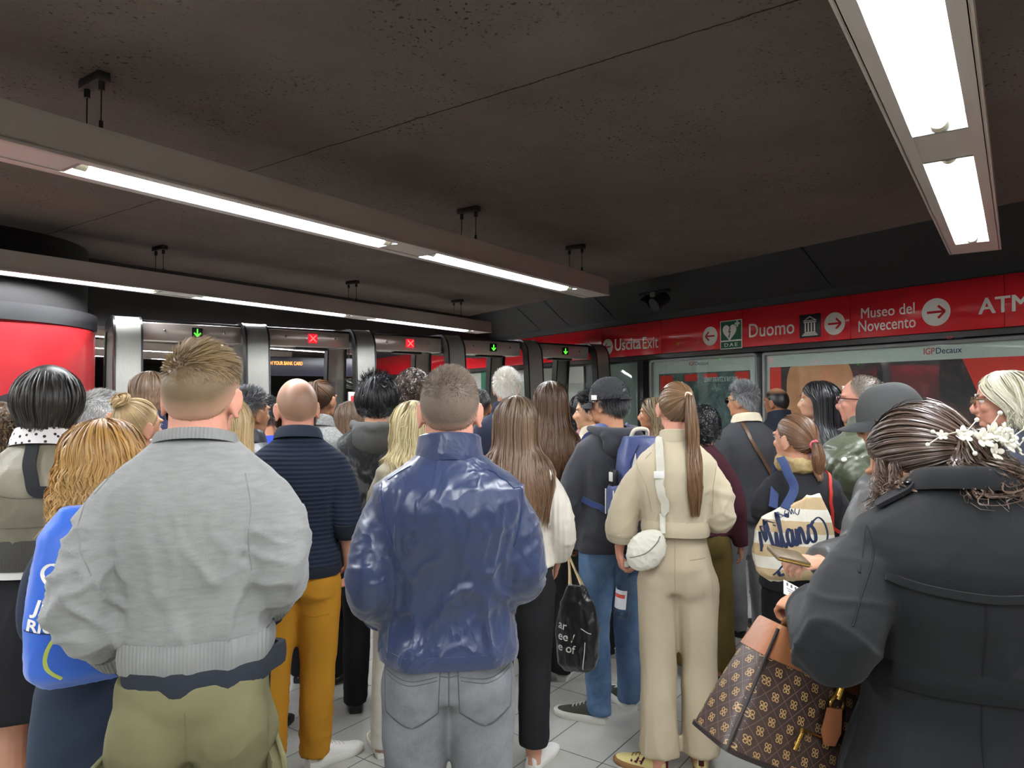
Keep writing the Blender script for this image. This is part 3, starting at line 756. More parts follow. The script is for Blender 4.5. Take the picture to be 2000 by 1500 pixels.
def folds(me, amp, seed, freq=(22, 22, 9), mask=None, warp=.5, sharp=1.5):
    """soft ridges: broad drapes plus sharper creases"""
    v = verts_np(me); n = normals_np(me); tot = 0
    for o, (k, w) in enumerate(((1.5, .62), (3.2, .38))):
        q = v * np.array(freq) * k; w1, w2 = Waves(seed + 3 * o), Waves(seed + 1 + 3 * o)
        f = w1(q + warp * w2(q * .45)[:, None]); tot = tot + w * (np.clip(1 - np.abs(f) * 1.1, 0, 1) ** sharp - .3) * (.75 + .5 * np.clip(w2(v * 6), -1, 1))
    if mask is not None: tot = tot * mask(v)
    set_verts(me, v + n * (amp * tot)[:, None])

ARM = {'hang': ((.235, -.03, .635), (.245, .03, .485)), 'pocket': ((.285, -.09, .645), (.215, .06, .535)), 'front': ((.235, -.02, .64), (.10, .26, .69)),
       'frontlow': ((.25, -.03, .635), (.12, .22, .58)), 'tight': ((.20, -.01, .635), (.20, .05, .485))}
def ankle(P, sd, z):
    fx = P['feet'][0 if sd < 0 else 1]; yaw = R(-sd * 8) + (R(fx[2]) if len(fx) > 2 else 0)
    return Vector((fx[0] + .030 * math.sin(yaw), fx[1] - .030 * math.cos(yaw), z))
def arm_pts(P, side):
    s, H = P['s'], P['H']; spec = P['arms'][0 if side < 0 else 1]
    E, W = ARM[spec] if isinstance(spec, str) else spec[-2:]
    sx = (.150 if P['sex'] == 'm' else .128) * P['girth'] ** .6
    dx = 0 if P['sex'] == 'm' else -.028
    S = Vector((side * sx * s, -.018 * s, .784 * H))
    if spec[0] == 'abs': return S, Vector(E), Vector(W)
    E = Vector((side * (E[0] + dx) * s, E[1] * s, E[2] * H)); W = Vector((side * (W[0] + dx * .8) * s, W[1] * s, W[2] * H))
    return S, E, W
def arm_path(S, E, W, n=18):
    m1 = (S + E) / 2 + Vector((math.copysign(.012, S.x), 0, 0)); m2 = (E + W) / 2
    return [Vector(p) for p in catmull([S, m1, E, m2, W], n)]

def hand(mb, W, d, palm, thumb, curl=.5, s=1.0, spread=.06):
    """W wrist, d direction of the hand, palm normal, thumb side direction"""
    d = d.normalized(); palm = (palm - d * palm.dot(d)).normalized(); th = d.cross(palm); th = th if th.dot(thumb) > 0 else -th
    def ring(c, hw, ht, u, vv, n=12): return [c + u * hw * math.cos(2 * math.pi * j / n) + vv * ht * math.sin(2 * math.pi * j / n) for j in range(n)]
    L = .088 * s
    mb.loft([ring(W + d * (L * f - .01 * s), hw * s, ht * s, th, palm) for f, hw, ht in ((-.3, .026, .021), (.05, .030, .019), (.4, .039, .017), (.8, .042, .015), (1.05, .040, .011))])
    Ls = (.068, .078, .072, .056)
    for k in range(4):
        off = (.030 - .0205 * k) * s; base = W + d * (L * (.98 if k in (1, 2) else .93)) + th * off - d * .01 * s
        dirv = (d + th * spread * (1.5 - k)).normalized(); pts = [base - d * .012 * s]; p = base; seg = (.45, .30, .25); ang = 0
        pts.append(p.copy())
        for q in range(3):
            ang += curl * (.75, .85, .6)[q] * (1 + .1 * k)
            dv = dirv * math.cos(ang) + palm * math.sin(ang); p = p + dv * Ls[k] * s * seg[q]; pts.append(p.copy())
        r = (.0092, .0095, .009, .008)[k] * s
        mb.tube(pts, [r * 1.05, r * 1.05, r, r * .92, r * .75], 8); mb.ball(pts[-1], r * .75, 8, 6)
    b = W + d * .022 * s + th * .026 * s; dv = (d * .65 + th * .72 + palm * .35).normalized(); p1 = b + dv * .036 * s
    dv2 = (d * .9 + th * .25 + palm * (.2 + curl * .6)).normalized(); p2 = p1 + dv2 * .03 * s; p3 = p2 + (dv2 + palm * .3 * curl).normalized() * .024 * s
    mb.tube([b - dv * .015 * s, b, p1, p2, p3], [.014 * s, .0135 * s, .0115 * s, .0105 * s, .0085 * s], 8); mb.ball(p3, .0085 * s, 8, 6)

HR = np.array([.0765, .0965, .100])
def head_shapes(mb, M, hs, fem):
    """skull, face, ears, in head coordinates through matrix M (origin = centre of the skull)"""
    T = lambda x, y, z: M @ Vector((x * hs, y * hs, z * hs)); R3 = M.to_3x3()
    def el(c, r, rot=None):
        m = R3 if rot is None else R3 @ rot
        mb.ball(T(*c), tuple(x * hs for x in r), 22, 14, m)
    el((0, 0, 0), HR); el((0, .045, -.045), (.060, .052, .075)); el((0, .03, -.075), (.055, .058, .045))
    jw = .046 if fem else .052
    el((0, .062, -.098), (jw * .66, .032, .026)); el((-.034, .03, -.085), (.022, .045, .028)); el((.034, .03, -.085), (.022, .045, .028))
    for sx in (-1, 1):
        el((sx * .034, .072, -.035), (.024, .022, .02)); el((sx * .032, .078, .012), (.030, .016, .010))
    mb.tube([T(0, .088, .004), T(0, .100, -.018), T(0, .114, -.040), T(0, .112, -.047), T(0, .092, -.052)], [.008 * hs, .0085 * hs, .011 * hs, .011 * hs, .009 * hs], 10)
    for sx in (-1, 1): el((sx * .011, .100, -.047), (.0085, .011, .008))
    mb.tube([T(-.024, .083, -.070), T(-.01, .096, -.0665), T(0, .097, -.068), T(.01, .096, -.0665), T(.024, .083, -.070)], [.003 * hs, .0062 * hs, .0058 * hs, .0062 * hs, .003 * hs], 8)
    mb.tube([T(-.021, .083, -.075), T(0, .095, -.079), T(.021, .083, -.075)], [.003 * hs, .0072 * hs, .003 * hs], 8)
    for sx in (-1, 1):       # ears
        rot = Matrix.Rotation(sx * R(-24), 3, 'Z') @ Matrix.Rotation(R(-10), 3, 'X')
        c = Vector((sx * .0815, -.006, -.030)); E = lambda y, z, o=0: T(*(c + rot @ Vector((sx * o, y, z))))
        pts = [E(.012, -.012), E(.014, .012), E(.006, .028), E(-.010, .030), E(-.019, .016), E(-.017, -.006), E(-.008, -.022), E(.004, -.031), E(.010, -.024)]
        mb.tube(catmull(pts, 20), .0048 * hs, 8)
        mb.ball(T(*c), (.005 * hs, .016 * hs, .026 * hs), 12, 8, R3 @ rot)
        el((sx * .0745, .004, -.032), (.010, .012, .024))

def head_matrix(P):
    s, H = P['s'], P['H']; piv = Vector((0, -.012 * s + P['hfwd'], .868 * H - P['drop']))
    Q = Euler((R(P['hpitch']), R(P['hroll']), R(P['hyaw'])), 'XYZ').to_matrix()
    rot = Matrix.Rotation(R(P['hyaw']), 3, 'Z') @ Matrix.Rotation(R(P['hroll']), 3, 'Y') @ Matrix.Rotation(R(P['hpitch']), 3, 'X')
    hs = P['hs']; c = piv + rot @ Vector((0, .022, (P['top'] - .104 * hs)))
    return Matrix.Translation(c) @ rot.to_4x4(), piv

def build_body(P, root):
    s, H = P['s'], P['H']; mb = MB(); fem = P['sex'] == 'f'
    M, piv = head_matrix(P); P['M'] = M; hs = P['hs']
    head_shapes(mb, M, hs, fem)
    nr = (.050 if fem else .060) * P['neck']
    base = Vector((0, -.016 * s, .825 * H)); up = M @ Vector((0, -.012 * hs, -.06 * hs))
    mb.tube([base - Vector((0, 0, .05)), base, base.lerp(up, .4), base.lerp(up, .75), up], [nr * 1.6, nr * 1.25, nr * 1.02, nr * .98, nr * 1.0], 20)
    rings = []
    for zf in np.arange(.515, .835, .02):
        a, b, y = ring_at(P, zf); k = .86 if zf < .62 else .9; rings.append(sring(a * k, b * k, y, zf * H, 28))
    mb.loft(rings)
    for sd in (-1, 1):
        S, E, W = arm_pts(P, sd); k = s * (.80 if fem else 1.0) * P['girth'] ** .5
        path = arm_path(S, E, W, 14)
        rad = np.interp(np.linspace(0, 1, 14), [0, .25, .5, .6, .8, 1], [.050, .045, .037, .040, .033, .026]) * k
        mb.tube(path, list(rad), 14)
        hd = P['hands'][0 if sd < 0 else 1]
        d = hd.get('d'); d = Vector(d) if d else (W - E).normalized()
        hand(mb, W, d, Vector(hd.get('palm', (-sd, 0, 0))), Vector(hd.get('thumb', (0, 1, 0))), hd.get('curl', .45), (.92 if fem else 1.0) * s)
        mb.tube([path[-2], path[-1], W + d.normalized() * .03], [rad[-2], rad[-1], .024 * k], 12)
        hx, fx = .085 * s, P['feet'][0 if sd < 0 else 1]
        hip = Vector((sd * hx, 0, .515 * H)); ank = ankle(P, sd, .055); kn = hip.lerp(ank, .5) + Vector((0, .02 + P['knee'][0 if sd < 0 else 1], 0))
        mb.tube(catmull([hip, kn, ank, ank - Vector((0, 0, .02))], 16), list(np.interp(np.linspace(0, 1, 16), [0, .33, .5, .66, .8], [.07, .052, .058, .036, .034]) * s), 14)
    me = remesh(mb, P['vox'], 2)
    o = link('body', me, P['skin'], root)
    return o

def build_eyes(P, root):
    M, hs = P['M'], P['hs']; R3 = M.to_3x3(); bw = P['brow']
    for sx in (-1, 1):
        mb = MB(); mb.ball(M @ Vector((sx * .031 * hs, .0795 * hs, -.008 * hs)), .0125 * hs, 14, 10)
        mb.ball(M @ Vector((sx * .031 * hs, .0895 * hs, -.008 * hs)), (.0055 * hs, .0035 * hs, .0055 * hs), 10, 8, R3, mi=1)
        mb.tube([M @ Vector(((sx * .031 + dx) * hs, (.0925 - abs(dx) * .25) * hs, (-.0005 + dz) * hs)) for dx, dz in ((-.014, -.004), (-.007, 0), (0, .001), (.007, 0), (.014, -.004))], .0013, 6, mi=1)
        mb.build('eye', [plain('eye_white', (226, 222, 214), .25), plain('eye_dark', (40, 28, 22), .2)], root)
        pts = [M @ Vector((sx * x * hs, y * hs, z * hs)) for x, y, z in ((.012, .0955, .010), (.026, .096, .0165), (.040, .090, .017), (.052, .078, .011))]
        mb = MB(); mb.tube(catmull(pts, 9), [.002, .0032, .0036, .0036, .0035, .003, .0026, .002, .001], 6)
        mb.build('eyebrow', plain('brow_' + bw, {'dark': (46, 36, 32), 'fair': (150, 122, 90), 'grey': (130, 126, 122)}[bw], .6), root)

# ------------------------------------------------------------------ garments
def build_top(P, root, name, mat, ease=.016, hem=.50, sl=1.0, cuff=None, bell=0.0, flare=0.0, fold=.006, ffreq=(20, 20, 9), sfold=1.0, puff=None, top=.858, arm_ease=None, vox=None, slope=0.0, hemdrop=0.0, sharp=1.5, sm=4, quilt=0):
    s, H = P['s'], P['H']; fem = P['sex'] == 'f'; mb = MB(); ae = ease if arm_ease is None else arm_ease
    rings = []; zs = list(np.arange(hem, top - .012, .018)) + [top]
    for zf in zs:
        a, b, y = ring_at(P, max(zf, .44)); low = max(0, .56 - zf)
        e = ease * (1 if zf < .80 else np.interp(zf, [.80, .862], [1, .35]))
        a += e + flare * low; b += e * 1.05 + flare * low * .9
        if bell and zf < .60: k = np.interp(zf, [hem, hem + .05, .60], [1, .25, 0]); a -= bell * k * .6; b -= bell * k * .6
        rg = sring(a, b, y, zf * H, 48)
        if hemdrop:
            kk = np.interp(zf, [hem, .62], [1, 0]); rg = [p + Vector((0, 0, hemdrop * kk * (p.y < 0) * (p.y / b))) for p in rg]
        rings.append(rg)
    mb.loft(rings)
    paths = []
    for sd in (-1, 1):
        S, E, W = arm_pts(P, sd); k = s * (.82 if fem else 1.0) * P['girth'] ** .5
        path = arm_path(S, E, W, 22); n = max(6, int(22 * sl)); path = path[:n]
        tt = np.linspace(0, n / 22, n)
        rad = np.interp(tt, [0, .12, .3, .5, .62, .85, 1], [.060, .060, .054, .047, .046, .039, .034]) * k + ae * np.interp(tt, [0, .2, .6, 1], [.5, .85, 1.0, .9])
        for q in range(min(6, len(path))): path[q] = path[q] - Vector((0, 0, ae * .75 * (1 - q / 6)))
        if puff: rad += np.interp(tt, [0, .5, .72, .9, 1], [0, puff * .4, puff, puff * .7, -.008])
        if cuff: rad[-2:] -= cuff
        mb.tube([path[0] - (path[1] - path[0]) * 1.2] + path, [rad[0] * .92] + list(rad), 22)
        paths.append((np.array([list(p) for p in path]), rad))
    v = vox or P['cvox']
    me = remesh(mb, v, sm)
    def armness(q):
        m = np.zeros(len(q)); ph = np.zeros(len(q))
        for pth, rad in paths:
            d = np.linalg.norm(q[:, None, :] - pth[None], axis=2); i = d.argmin(1); near = d[np.arange(len(q)), i] < rad[i] * 1.35
            w = near & (i > 3); m = np.where(w, np.interp(i / len(pth), [0, .3, .5, .62, .8, 1], [.2, .55, 1.2, .9, .7, 1.1]), m); ph = np.where(w, i / len(pth), ph)
        return m, ph
    v0 = verts_np(me); am, ph = armness(v0)
    low = np.interp(v0[:, 2] / H, [hem, hem + .06, .70, .80, .86], [1.0, 1.1, .8, .35, .0])
    if fold:
        folds(me, fold, P['seed'], ffreq, mask=lambda q: np.where(am > .2, 0, low), sharp=sharp)
        # sleeves: rings of compression running across the arm
        folds(me, fold * 1.15 * sfold, P['seed'] + 5, (11, 11, 20), mask=lambda q: am, warp=1.0, sharp=sharp)
    if quilt:
        v = verts_np(me); n = normals_np(me); am, ph = armness(v)
        ql = np.where(am > .1, ph * .62 * H * .9, v[:, 2] + .012 * np.sin(v[:, 0] * 30)); set_verts(me, v + n * (.014 * (np.abs(np.sin(np.pi * ql / quilt)) ** .45 - .6))[:, None])
    o = link(name, me, mat, root)
    P['top_o'] = o; P['bvh'] = bvh_of(o); P['sleeves'] = paths; P['top_hem'] = hem
    return o
def bvh_of(o):
    me = o.data; return BVHTree.FromPolygons([v.co.copy() for v in me.vertices], [tuple(p.vertices) for p in me.polygons])

def contour(bvh, z, c=(0, -.01), n=64, rmax=.34, tilt=0.0):
    pts = []
    for j in range(n):
        q = 2 * math.pi * j / n; d = Vector((math.cos(q), math.sin(q), 0)); zz = z + tilt * d.y
        h = bvh.ray_cast(Vector((c[0], c[1], zz)), d, rmax)
        pts.append((h[0] if h[0] is not None else None, d))
    rs = [((p - Vector((c[0], c[1], p.z))).length if p else None) for p, d in pts]
    good = [r for r in rs if r]; med = np.median(good) if good else .15
    rs = [r if r and r < med * 1.55 else med for r in rs]
    rs = [(rs[i - 1] + rs[i] * 2 + rs[(i + 1) % n]) / 4 for i in range(n)]
    return [Vector((c[0], c[1], z + tilt * d.y)) + d * r for (p, d), r in zip(pts, rs)], [d for _, d in pts]
def ring_band(name, bvh, z0, z1, off, mat, parent, th=.006, c=(0, -.01), tilt=0.0, rows=4, pinch=0.0, zs=None):
    lo, d = contour(bvh, zs or z1 - .002, c, tilt=tilt)
    rings = []
    for k in range(rows + 1):
        f = k / rows; z = z0 + (z1 - z0) * f; bul = math.sin(math.pi * f) * th * .7
        rings.append([Vector((p.x, p.y, z + tilt * dd.y)) + dd * (off + bul - pinch * (1 - f)) for p, dd in zip(lo, d)])
    inner = [[p - dd * (th + .012) for p, dd in zip(r, d)] for r in (rings[-1], rings[0])]
    mb = MB(); mb.loft(rings + inner + [rings[0]], cap=False)
    o = mb.build(name, mat, parent); fixnormals(o.data); return o
def cuff_band(P, side, mat, parent, length=.055, off=.004, name='cuff'):
    pth, rad = P['sleeves'][0 if side < 0 else 1]; a = Vector(pth[-1]); d = Vector(pth[-1] - pth[-3]).normalized()
    r = float(np.median(rad[-4:])) * .92
    mb = MB(); mb.tube([a - d * length * .55, a - d * length * .5, a, a + d * length * .4, a + d * length * .48, a + d * length * .45], [r + off, r + off + .004, r + off, r + off - .004, r - .004, r - .012], 24); return mb.build(name, mat, parent)
def surf(bvh, p, off=.004, view=None):
    """project a point on the garment: along view direction if given, else nearest"""
    p = Vector(p)
    if view is not None:
        h = bvh.ray_cast(p - Vector(view) * .6, Vector(view), 1.4)
        if h[0] is not None: return h[0] + h[1] * off, h[1]
    h = bvh.find_nearest(p)
    return h[0] + h[1] * off, h[1]
def strip(name, bvh, pts, w, mat, parent, off=.004, th=.003, n=40, view=None, smooth_n=3, mb=None, wprof=None):
    """ribbon laid on a garment along control points"""
    cp = [Vector(p) for p in catmull(pts, n)]; hit = [surf(bvh, p, off, view) for p in cp]
    P_ = [h[0] for h in hit]; N_ = [h[1] for h in hit]
    for _ in range(smooth_n):
        P_ = [P_[0]] + [(P_[i - 1] + P_[i] * 2 + P_[i + 1]) / 4 for i in range(1, n - 1)] + [P_[-1]]
        N_ = [N_[0]] + [(N_[i - 1] + N_[i] + N_[i + 1]).normalized() for i in range(1, n - 1)] + [N_[-1]]
    rings = []
    for i in range(n):
        t = (P_[min(i + 1, n - 1)] - P_[max(i - 1, 0)]).normalized(); sd = t.cross(N_[i]).normalized(); nn = sd.cross(t).normalized()
        if nn.dot(N_[i]) < 0: nn = -nn
        ww = w * (wprof(i / (n - 1)) if wprof else 1)
        rings.append([P_[i] + sd * ww / 2 - nn * th, P_[i] + sd * ww / 2 + nn * th, P_[i] - sd * ww / 2 + nn * th, P_[i] - sd * ww / 2 - nn * th])
    own = mb is None
    mb = mb or MB(); mb.loft(rings)
    if not own: return None
    o = mb.build(name, mat, parent, angle=35); fixnormals(o.data); return o
def seam(name, bvh, lines, mat, parent, r=.0018, view=None, n=36, off=.0):
    for ln in lines:
        mb = MB(); cp = [surf(bvh, Vector(p), off, view)[0] for p in catmull(ln, n)]
        cp = [cp[0]] + [(cp[i - 1] + cp[i] * 2 + cp[i + 1]) / 4 for i in range(1, n - 1)] + [cp[-1]]
        mb.tube(cp, r, 6); mb.build(name, mat, parent)
def patch(name, bvh, poly, view, up, mat, parent, off=.004, res=14, origin=(0, 0, 0)):
    """polygon (u, v) projected on a garment along view; u = right of the viewer, v = up"""
    view = Vector(view).normalized(); up = Vector(up); right = view.cross(up).normalized(); up = right.cross(view)
    us = [p[0] for p in poly]; vs = [p[1] for p in poly]
    def inside_edges(v):
        xs = []
        for i in range(len(poly)):
            (x0, y0), (x1, y1) = poly[i], poly[(i + 1) % len(poly)]
            if (y0 <= v < y1) or (y1 <= v < y0): xs.append(x0 + (v - y0) / (y1 - y0) * (x1 - x0))
        return (min(xs), max(xs)) if len(xs) >= 2 else None
    rows = []
    for k in range(res + 1):
        v = min(vs) + (max(vs) - min(vs)) * (.001 + .998 * k / res); e = inside_edges(v)
        if e is None: continue
        row = []
        for j in range(res + 1):
            u = e[0] + (e[1] - e[0]) * j / res; p0 = Vector(origin) + right * u + up * v
            row.append(surf(bvh, p0, off * (0.2 if j in (0, res) or k in (0, res) else 1), view)[0])
        rows.append(row)
    mb = MB(); mb.loft(rows, closed=False, cap=False); o = mb.build(name, mat, parent)
    return o

def build_collar(P, root, kind, mat, h=.05, r=None, lean=.0):
    s, H = P['s'], P['H']; fem = P['sex'] == 'f'; a0, b0, y0 = ring_at(P, .858)
    mb = MB(); z0 = .848 * H
    if kind == 'crew':
        a, b = a0 + .014, b0 + .014
        rings = [sring(a + da, b + da, y0 + dy, z0 + dz, 40, 2.1) for da, dz, dy in ((.012, -.012, 0), (.010, .002, 0), (.004, .014, 0), (-.002, .016, 0), (-.008, .008, 0), (-.008, -.01, 0))]
        rings = [[p + Vector((0, 0, -p.y * .28)) for p in rg] for rg in rings]
        mb.loft(rings, cap=False)
    elif kind in ('stand', 'shirt'):
        a, b = a0 + .012, b0 + .014; hh = h
        prof = [(.012, -.02), (.010, .2 * hh), (.006, .6 * hh), (.004, hh), (.0, hh + .004), (-.006, hh), (-.004, .2 * hh), (-.002, -.015)]
        if kind == 'shirt': prof = [(.022, -.012), (.018, .3 * hh), (.010, .8 * hh), (.006, hh), (.0, hh + .004), (-.006, hh), (-.004, .2 * hh), (-.002, -.015)]
        rings = [[p + Vector((0, 0, -p.y * .22)) for p in sring(a + da, b + da, y0 + lean * dz, z0 + dz, 40, 2.1)] for da, dz in prof]
        mb.loft(rings, cap=False)
    elif kind == 'hood':
        # hood lying on the back: folded roll around the neck and a bag below it
        a, b = a0 + .03, b0 + .035
        pts = []; rad = []
        for k in range(25):
            q = R(-200 + 220 * k / 24); x, y = a * 1.15 * math.cos(q), b * 1.25 * math.sin(q)
            back = max(0, -math.sin(q)); pts.append(Vector((x, y0 - .005 + y - .02 * back, z0 + .012 - .022 * back))); rad.append(.018 + .016 * back)
        mb.tube(pts, rad, 12)
        mb.ball((0, y0 - b - .035 * s, z0 - .065 * s), (.115 * s, .045 * s, .085 * s), 22, 14)
        mb.ball((0, y0 - b - .030 * s, z0 - .025 * s), (.125 * s, .040 * s, .045 * s), 22, 14)
        me = remesh(mb, .009, 4); folds(me, .006, P['seed'] + 9, (18, 18, 16)); return link('hood', me, mat, root)
    o = mb.build('collar', mat, root); fixnormals(o.data); return o

def build_bottom(P, root, name, mat, kind='trousers', ease=.014, leg=None, waist=.585, ank=.035, fold=.006, wide=None, len_=None, crotch=.462, ffreq=(11, 11, 14), seat=1.0):
    s, H = P['s'], P['H']; fem = P['sex'] == 'f'; mb = MB()
    if kind == 'skirt':
        z1 = len_; rings = []
        for zf in np.arange(z1, waist + .001, .02):
            a, b, y = ring_at(P, max(zf, .46)); k = max(0, .50 - zf)
            rings.append(sring(a + ease + wide * k, b + ease + wide * k * .8, y, zf * H, 44, 2.2))
        mb.loft(rings); me = remesh(mb, P['cvox'], 4)
        folds(me, fold, P['seed'] + 20, (16, 16, 3))
        o = link(name, me, mat, root); P['bot_o'] = o; P['bbvh'] = bvh_of(o); return o
    rings = []
    for zf in np.arange(crotch, waist + .001, .016):
        a, b, y = ring_at(P, zf); kk = np.interp(zf, [crotch, .53], [.70, 1]); rings.append(sring((a + ease * .8) * (kk + .12 * (1 - kk)), (b + ease * .8) * kk, y, zf * H, 44, 2.3))
    mb.loft(rings)
    for sd in (-1, 1):
        hip = Vector((sd * .088 * s * P['girth'] ** .5, -.005, .505 * H)); an = ankle(P, sd, ank)
        kn = hip.lerp(an, .5) + Vector((sd * .004, .022 + P['knee'][0 if sd < 0 else 1], 0))
        path = catmull([hip + Vector((0, 0, .03)), hip.lerp(kn, .4) + Vector((0, -.004, 0)), kn, kn.lerp(an, .5) + Vector((0, -.012, 0)), an], 26)
        R0 = leg or ([.098, .086, .064, .062, .052] if not wide else wide)
        rad = np.interp(np.linspace(0, 1, 26), [0, .10, .25, .5, .72, 1], [R0[0] * .78, R0[0] * .97] + list(R0[1:])) * s * P['girth'] ** .5 + ease * .6
        mb.tube(path, list(rad), 26)
        mb.ball((sd * .078 * s, -.056 * s * seat, .490 * H), (.088 * s, .074 * s, .115 * s), 18, 12)
    me = remesh(mb, P['cvox'], 9)
    def mask(q):
        z = q[:, 2] / H; return np.interp(z, [.0, .03, .10, .20, .27, .34, .42, .47, .53, .60], [.5, 1.5, 1.1, .6, 1.0, .6, .6, 1.1, .45, .1])
    folds(me, fold, P['seed'] + 20, ffreq, mask=mask, warp=.8)
    o = link(name, me, mat, root); P['bot_o'] = o; P['bbvh'] = bvh_of(o); return o

def build_shoes(P, root, upper, sole, tab=None, kind='sneaker', sole_h=.032, lab=None):
    s = P['s'] * (.92 if P['sex'] == 'f' else 1.0)
    for sd in (-1, 1):
        fx = P['feet'][0 if sd < 0 else 1]; yaw = R(-sd * 8) + (R(fx[2]) if len(fx) > 2 else 0)
        rt = Matrix.Rotation(yaw, 3, 'Z'); o0 = Vector((fx[0], fx[1], 0)); Q = lambda x, y, z: o0 + rt @ Vector((x * s, y * s, z * s))
        out = [(-.075, .016), (-.070, .030), (-.045, .037), (0, .037), (.06, .042), (.11, .047), (.15, .046), (.18, .038), (.2, .022), (.205, .006)]
        poly = [(w, y) for y, w in out] + [(-w, y) for y, w in out[::-1]]
        mb = MB(); rings = []
        for sc_, z in ((.97, .0), (1.03, .006), (1.04, sole_h * .8), (1.0, sole_h), (.9, sole_h)): rings.append([Q(x * sc_, y * sc_ if abs(y) > .1 else y, z) for x, y in poly])
        mb.loft(rings)
        so = None
        sec = [(-.072, .024, .075), (-.060, .031, .098), (-.03, .034, .100), (0, .035, .098), (.03, .036, .092), (.07, .040, .074), (.11, .044, .058), (.15, .043, .047), (.18, .035, .04), (.198, .018, .034)]
        mu = MB(); rings = []
        for y, w, h in sec:
            hh = h * (1.06 if kind == 'boot' else 1.0)
            rings.append([Q(w * 1.02 * math.copysign(abs(math.cos(q)) ** .8, math.cos(q)), y, sole_h * .6 + (hh - sole_h * .6) * max(0, math.sin(q)) ** .75) for q in np.linspace(0, math.pi, 15)])
        mu.loft(rings)
        sh = mu.build('shoe', upper, root, label=lab); fixnormals(sh.data)
        mb.build('sole', sole, sh); fixnormals(sh.data)
        if tab is not None:
            mt = MB(); mt.loft([[Q(w * 1.05 * math.cos(q), -.0745 - .004 + (.03 * (1 - math.sin(-q)) if False else 0) + .028 * abs(math.cos(q)) ** 2, z) for q in np.linspace(R(180), R(360), 9)] for z, w in ((.045, .027), (.07, .026), (.088, .023))], closed=False, cap=False)
            mt.build('heel_tab', tab, sh)
        if kind == 'sneaker':
            ml = MB()
            for k in range(4):
                y = .045 + .02 * k; h = np.interp(y, [q[0] for q in sec], [q[2] for q in sec]); ml.tube([Q(-.018, y, h - .002), Q(0, y + .004, h + .003), Q(.018, y, h - .002)], .003, 6)
            ml.build('laces', sole, sh)

# ------------------------------------------------------------------ hair
def scalp_mask(az, el, low=None):
    """az: 0 at the back, +-180 front (degrees); el degrees"""
    t = low or ([0, 35, 60, 85, 97, 112, 135, 160, 180], [-50, -48, -34, -16, -16, 4, 24, 33, 36])
    return el > np.interp(np.abs(az), t[0], t[1])
def sph(az, el):
    a, e = np.radians(az), np.radians(el)
    return np.stack([np.sin(a) * np.cos(e), -np.cos(a) * np.cos(e), np.sin(e)], -1)
def scalp_roots(n, rng, low=None, margin=0):
    out = []
    while len(out) < n:
        u = rng.normal(size=(n * 2, 3)); u /= np.linalg.norm(u, axis=1)[:, None]
        az = np.degrees(np.arctan2(u[:, 0], -u[:, 1])); el = np.degrees(np.arcsin(u[:, 2])); ok = scalp_mask(az, el - margin, low)
        out += list(zip(az[ok], el[ok]))
    a = np.array(out[:n]); return a[:, 0], a[:, 1]
def head_pt(u, off, hs):
    """unit directions -> head coordinates at offset above the scalp"""
    p = u * HR * hs; nrm = u / HR; nrm /= np.linalg.norm(nrm, axis=-1, keepdims=True)
    return p + nrm * off[..., None]
def to_person(P, p):
    M = np.array(P['M']); return p @ M[:3, :3].T + M[:3, 3]
def ribbons(paths, width, rng, center, P, sides=None, rnd=None, fade=1.0, along0=0.0):
    """paths (N,K,3) in person coordinates -> verts, faces, attribute"""
    N, K, _ = paths.shape
    t = np.gradient(paths, axis=1); t /= np.linalg.norm(t, axis=2, keepdims=True) + 1e-9
    ax = center[None, None, :] * np.ones_like(paths); z = paths[..., 2]; ax[..., 2] = np.maximum(np.minimum(z, center[2]), z - .0)
    ax[..., 2] = np.where(z > center[2], center[2], z)
    nrm = paths - ax; nrm += rng.normal(scale=.35, size=(N, 1, 3)) * np.linalg.norm(nrm, axis=2, keepdims=True); nrm /= np.linalg.norm(nrm, axis=2, keepdims=True) + 1e-9
    sd = np.cross(t, nrm); sd /= np.linalg.norm(sd, axis=2, keepdims=True) + 1e-9
    prof = np.interp(np.linspace(0, 1, K), [0, .15, .8, 1], [.7, 1, .9, .25]); w = (width * rng.uniform(.6, 1.3, (N, 1, 1)) * prof[None, :, None]) / 2
    a, b = paths + sd * w, paths - sd * w
    vs = np.stack([a, b], 2).reshape(-1, 3)
    i = (np.arange(N)[:, None] * K + np.arange(K - 1)[None]) * 2; i = i.ravel()
    fs = np.stack([i, i + 1, i + 3, i + 2], 1)
    r = rng.uniform(0, 1, N) if rnd is None else rnd
    al = np.linspace(along0, 1, K)[None, :] * np.ones((N, 1))
    at_ = np.stack([np.repeat(r[:, None], K, 1), al, np.full((N, K), fade) if np.isscalar(fade) else np.repeat(fade[:, None], K, 1)], -1)
    at_ = np.repeat(at_[:, :, None, :], 2, 2).reshape(-1, 3)
    return vs, fs, at_
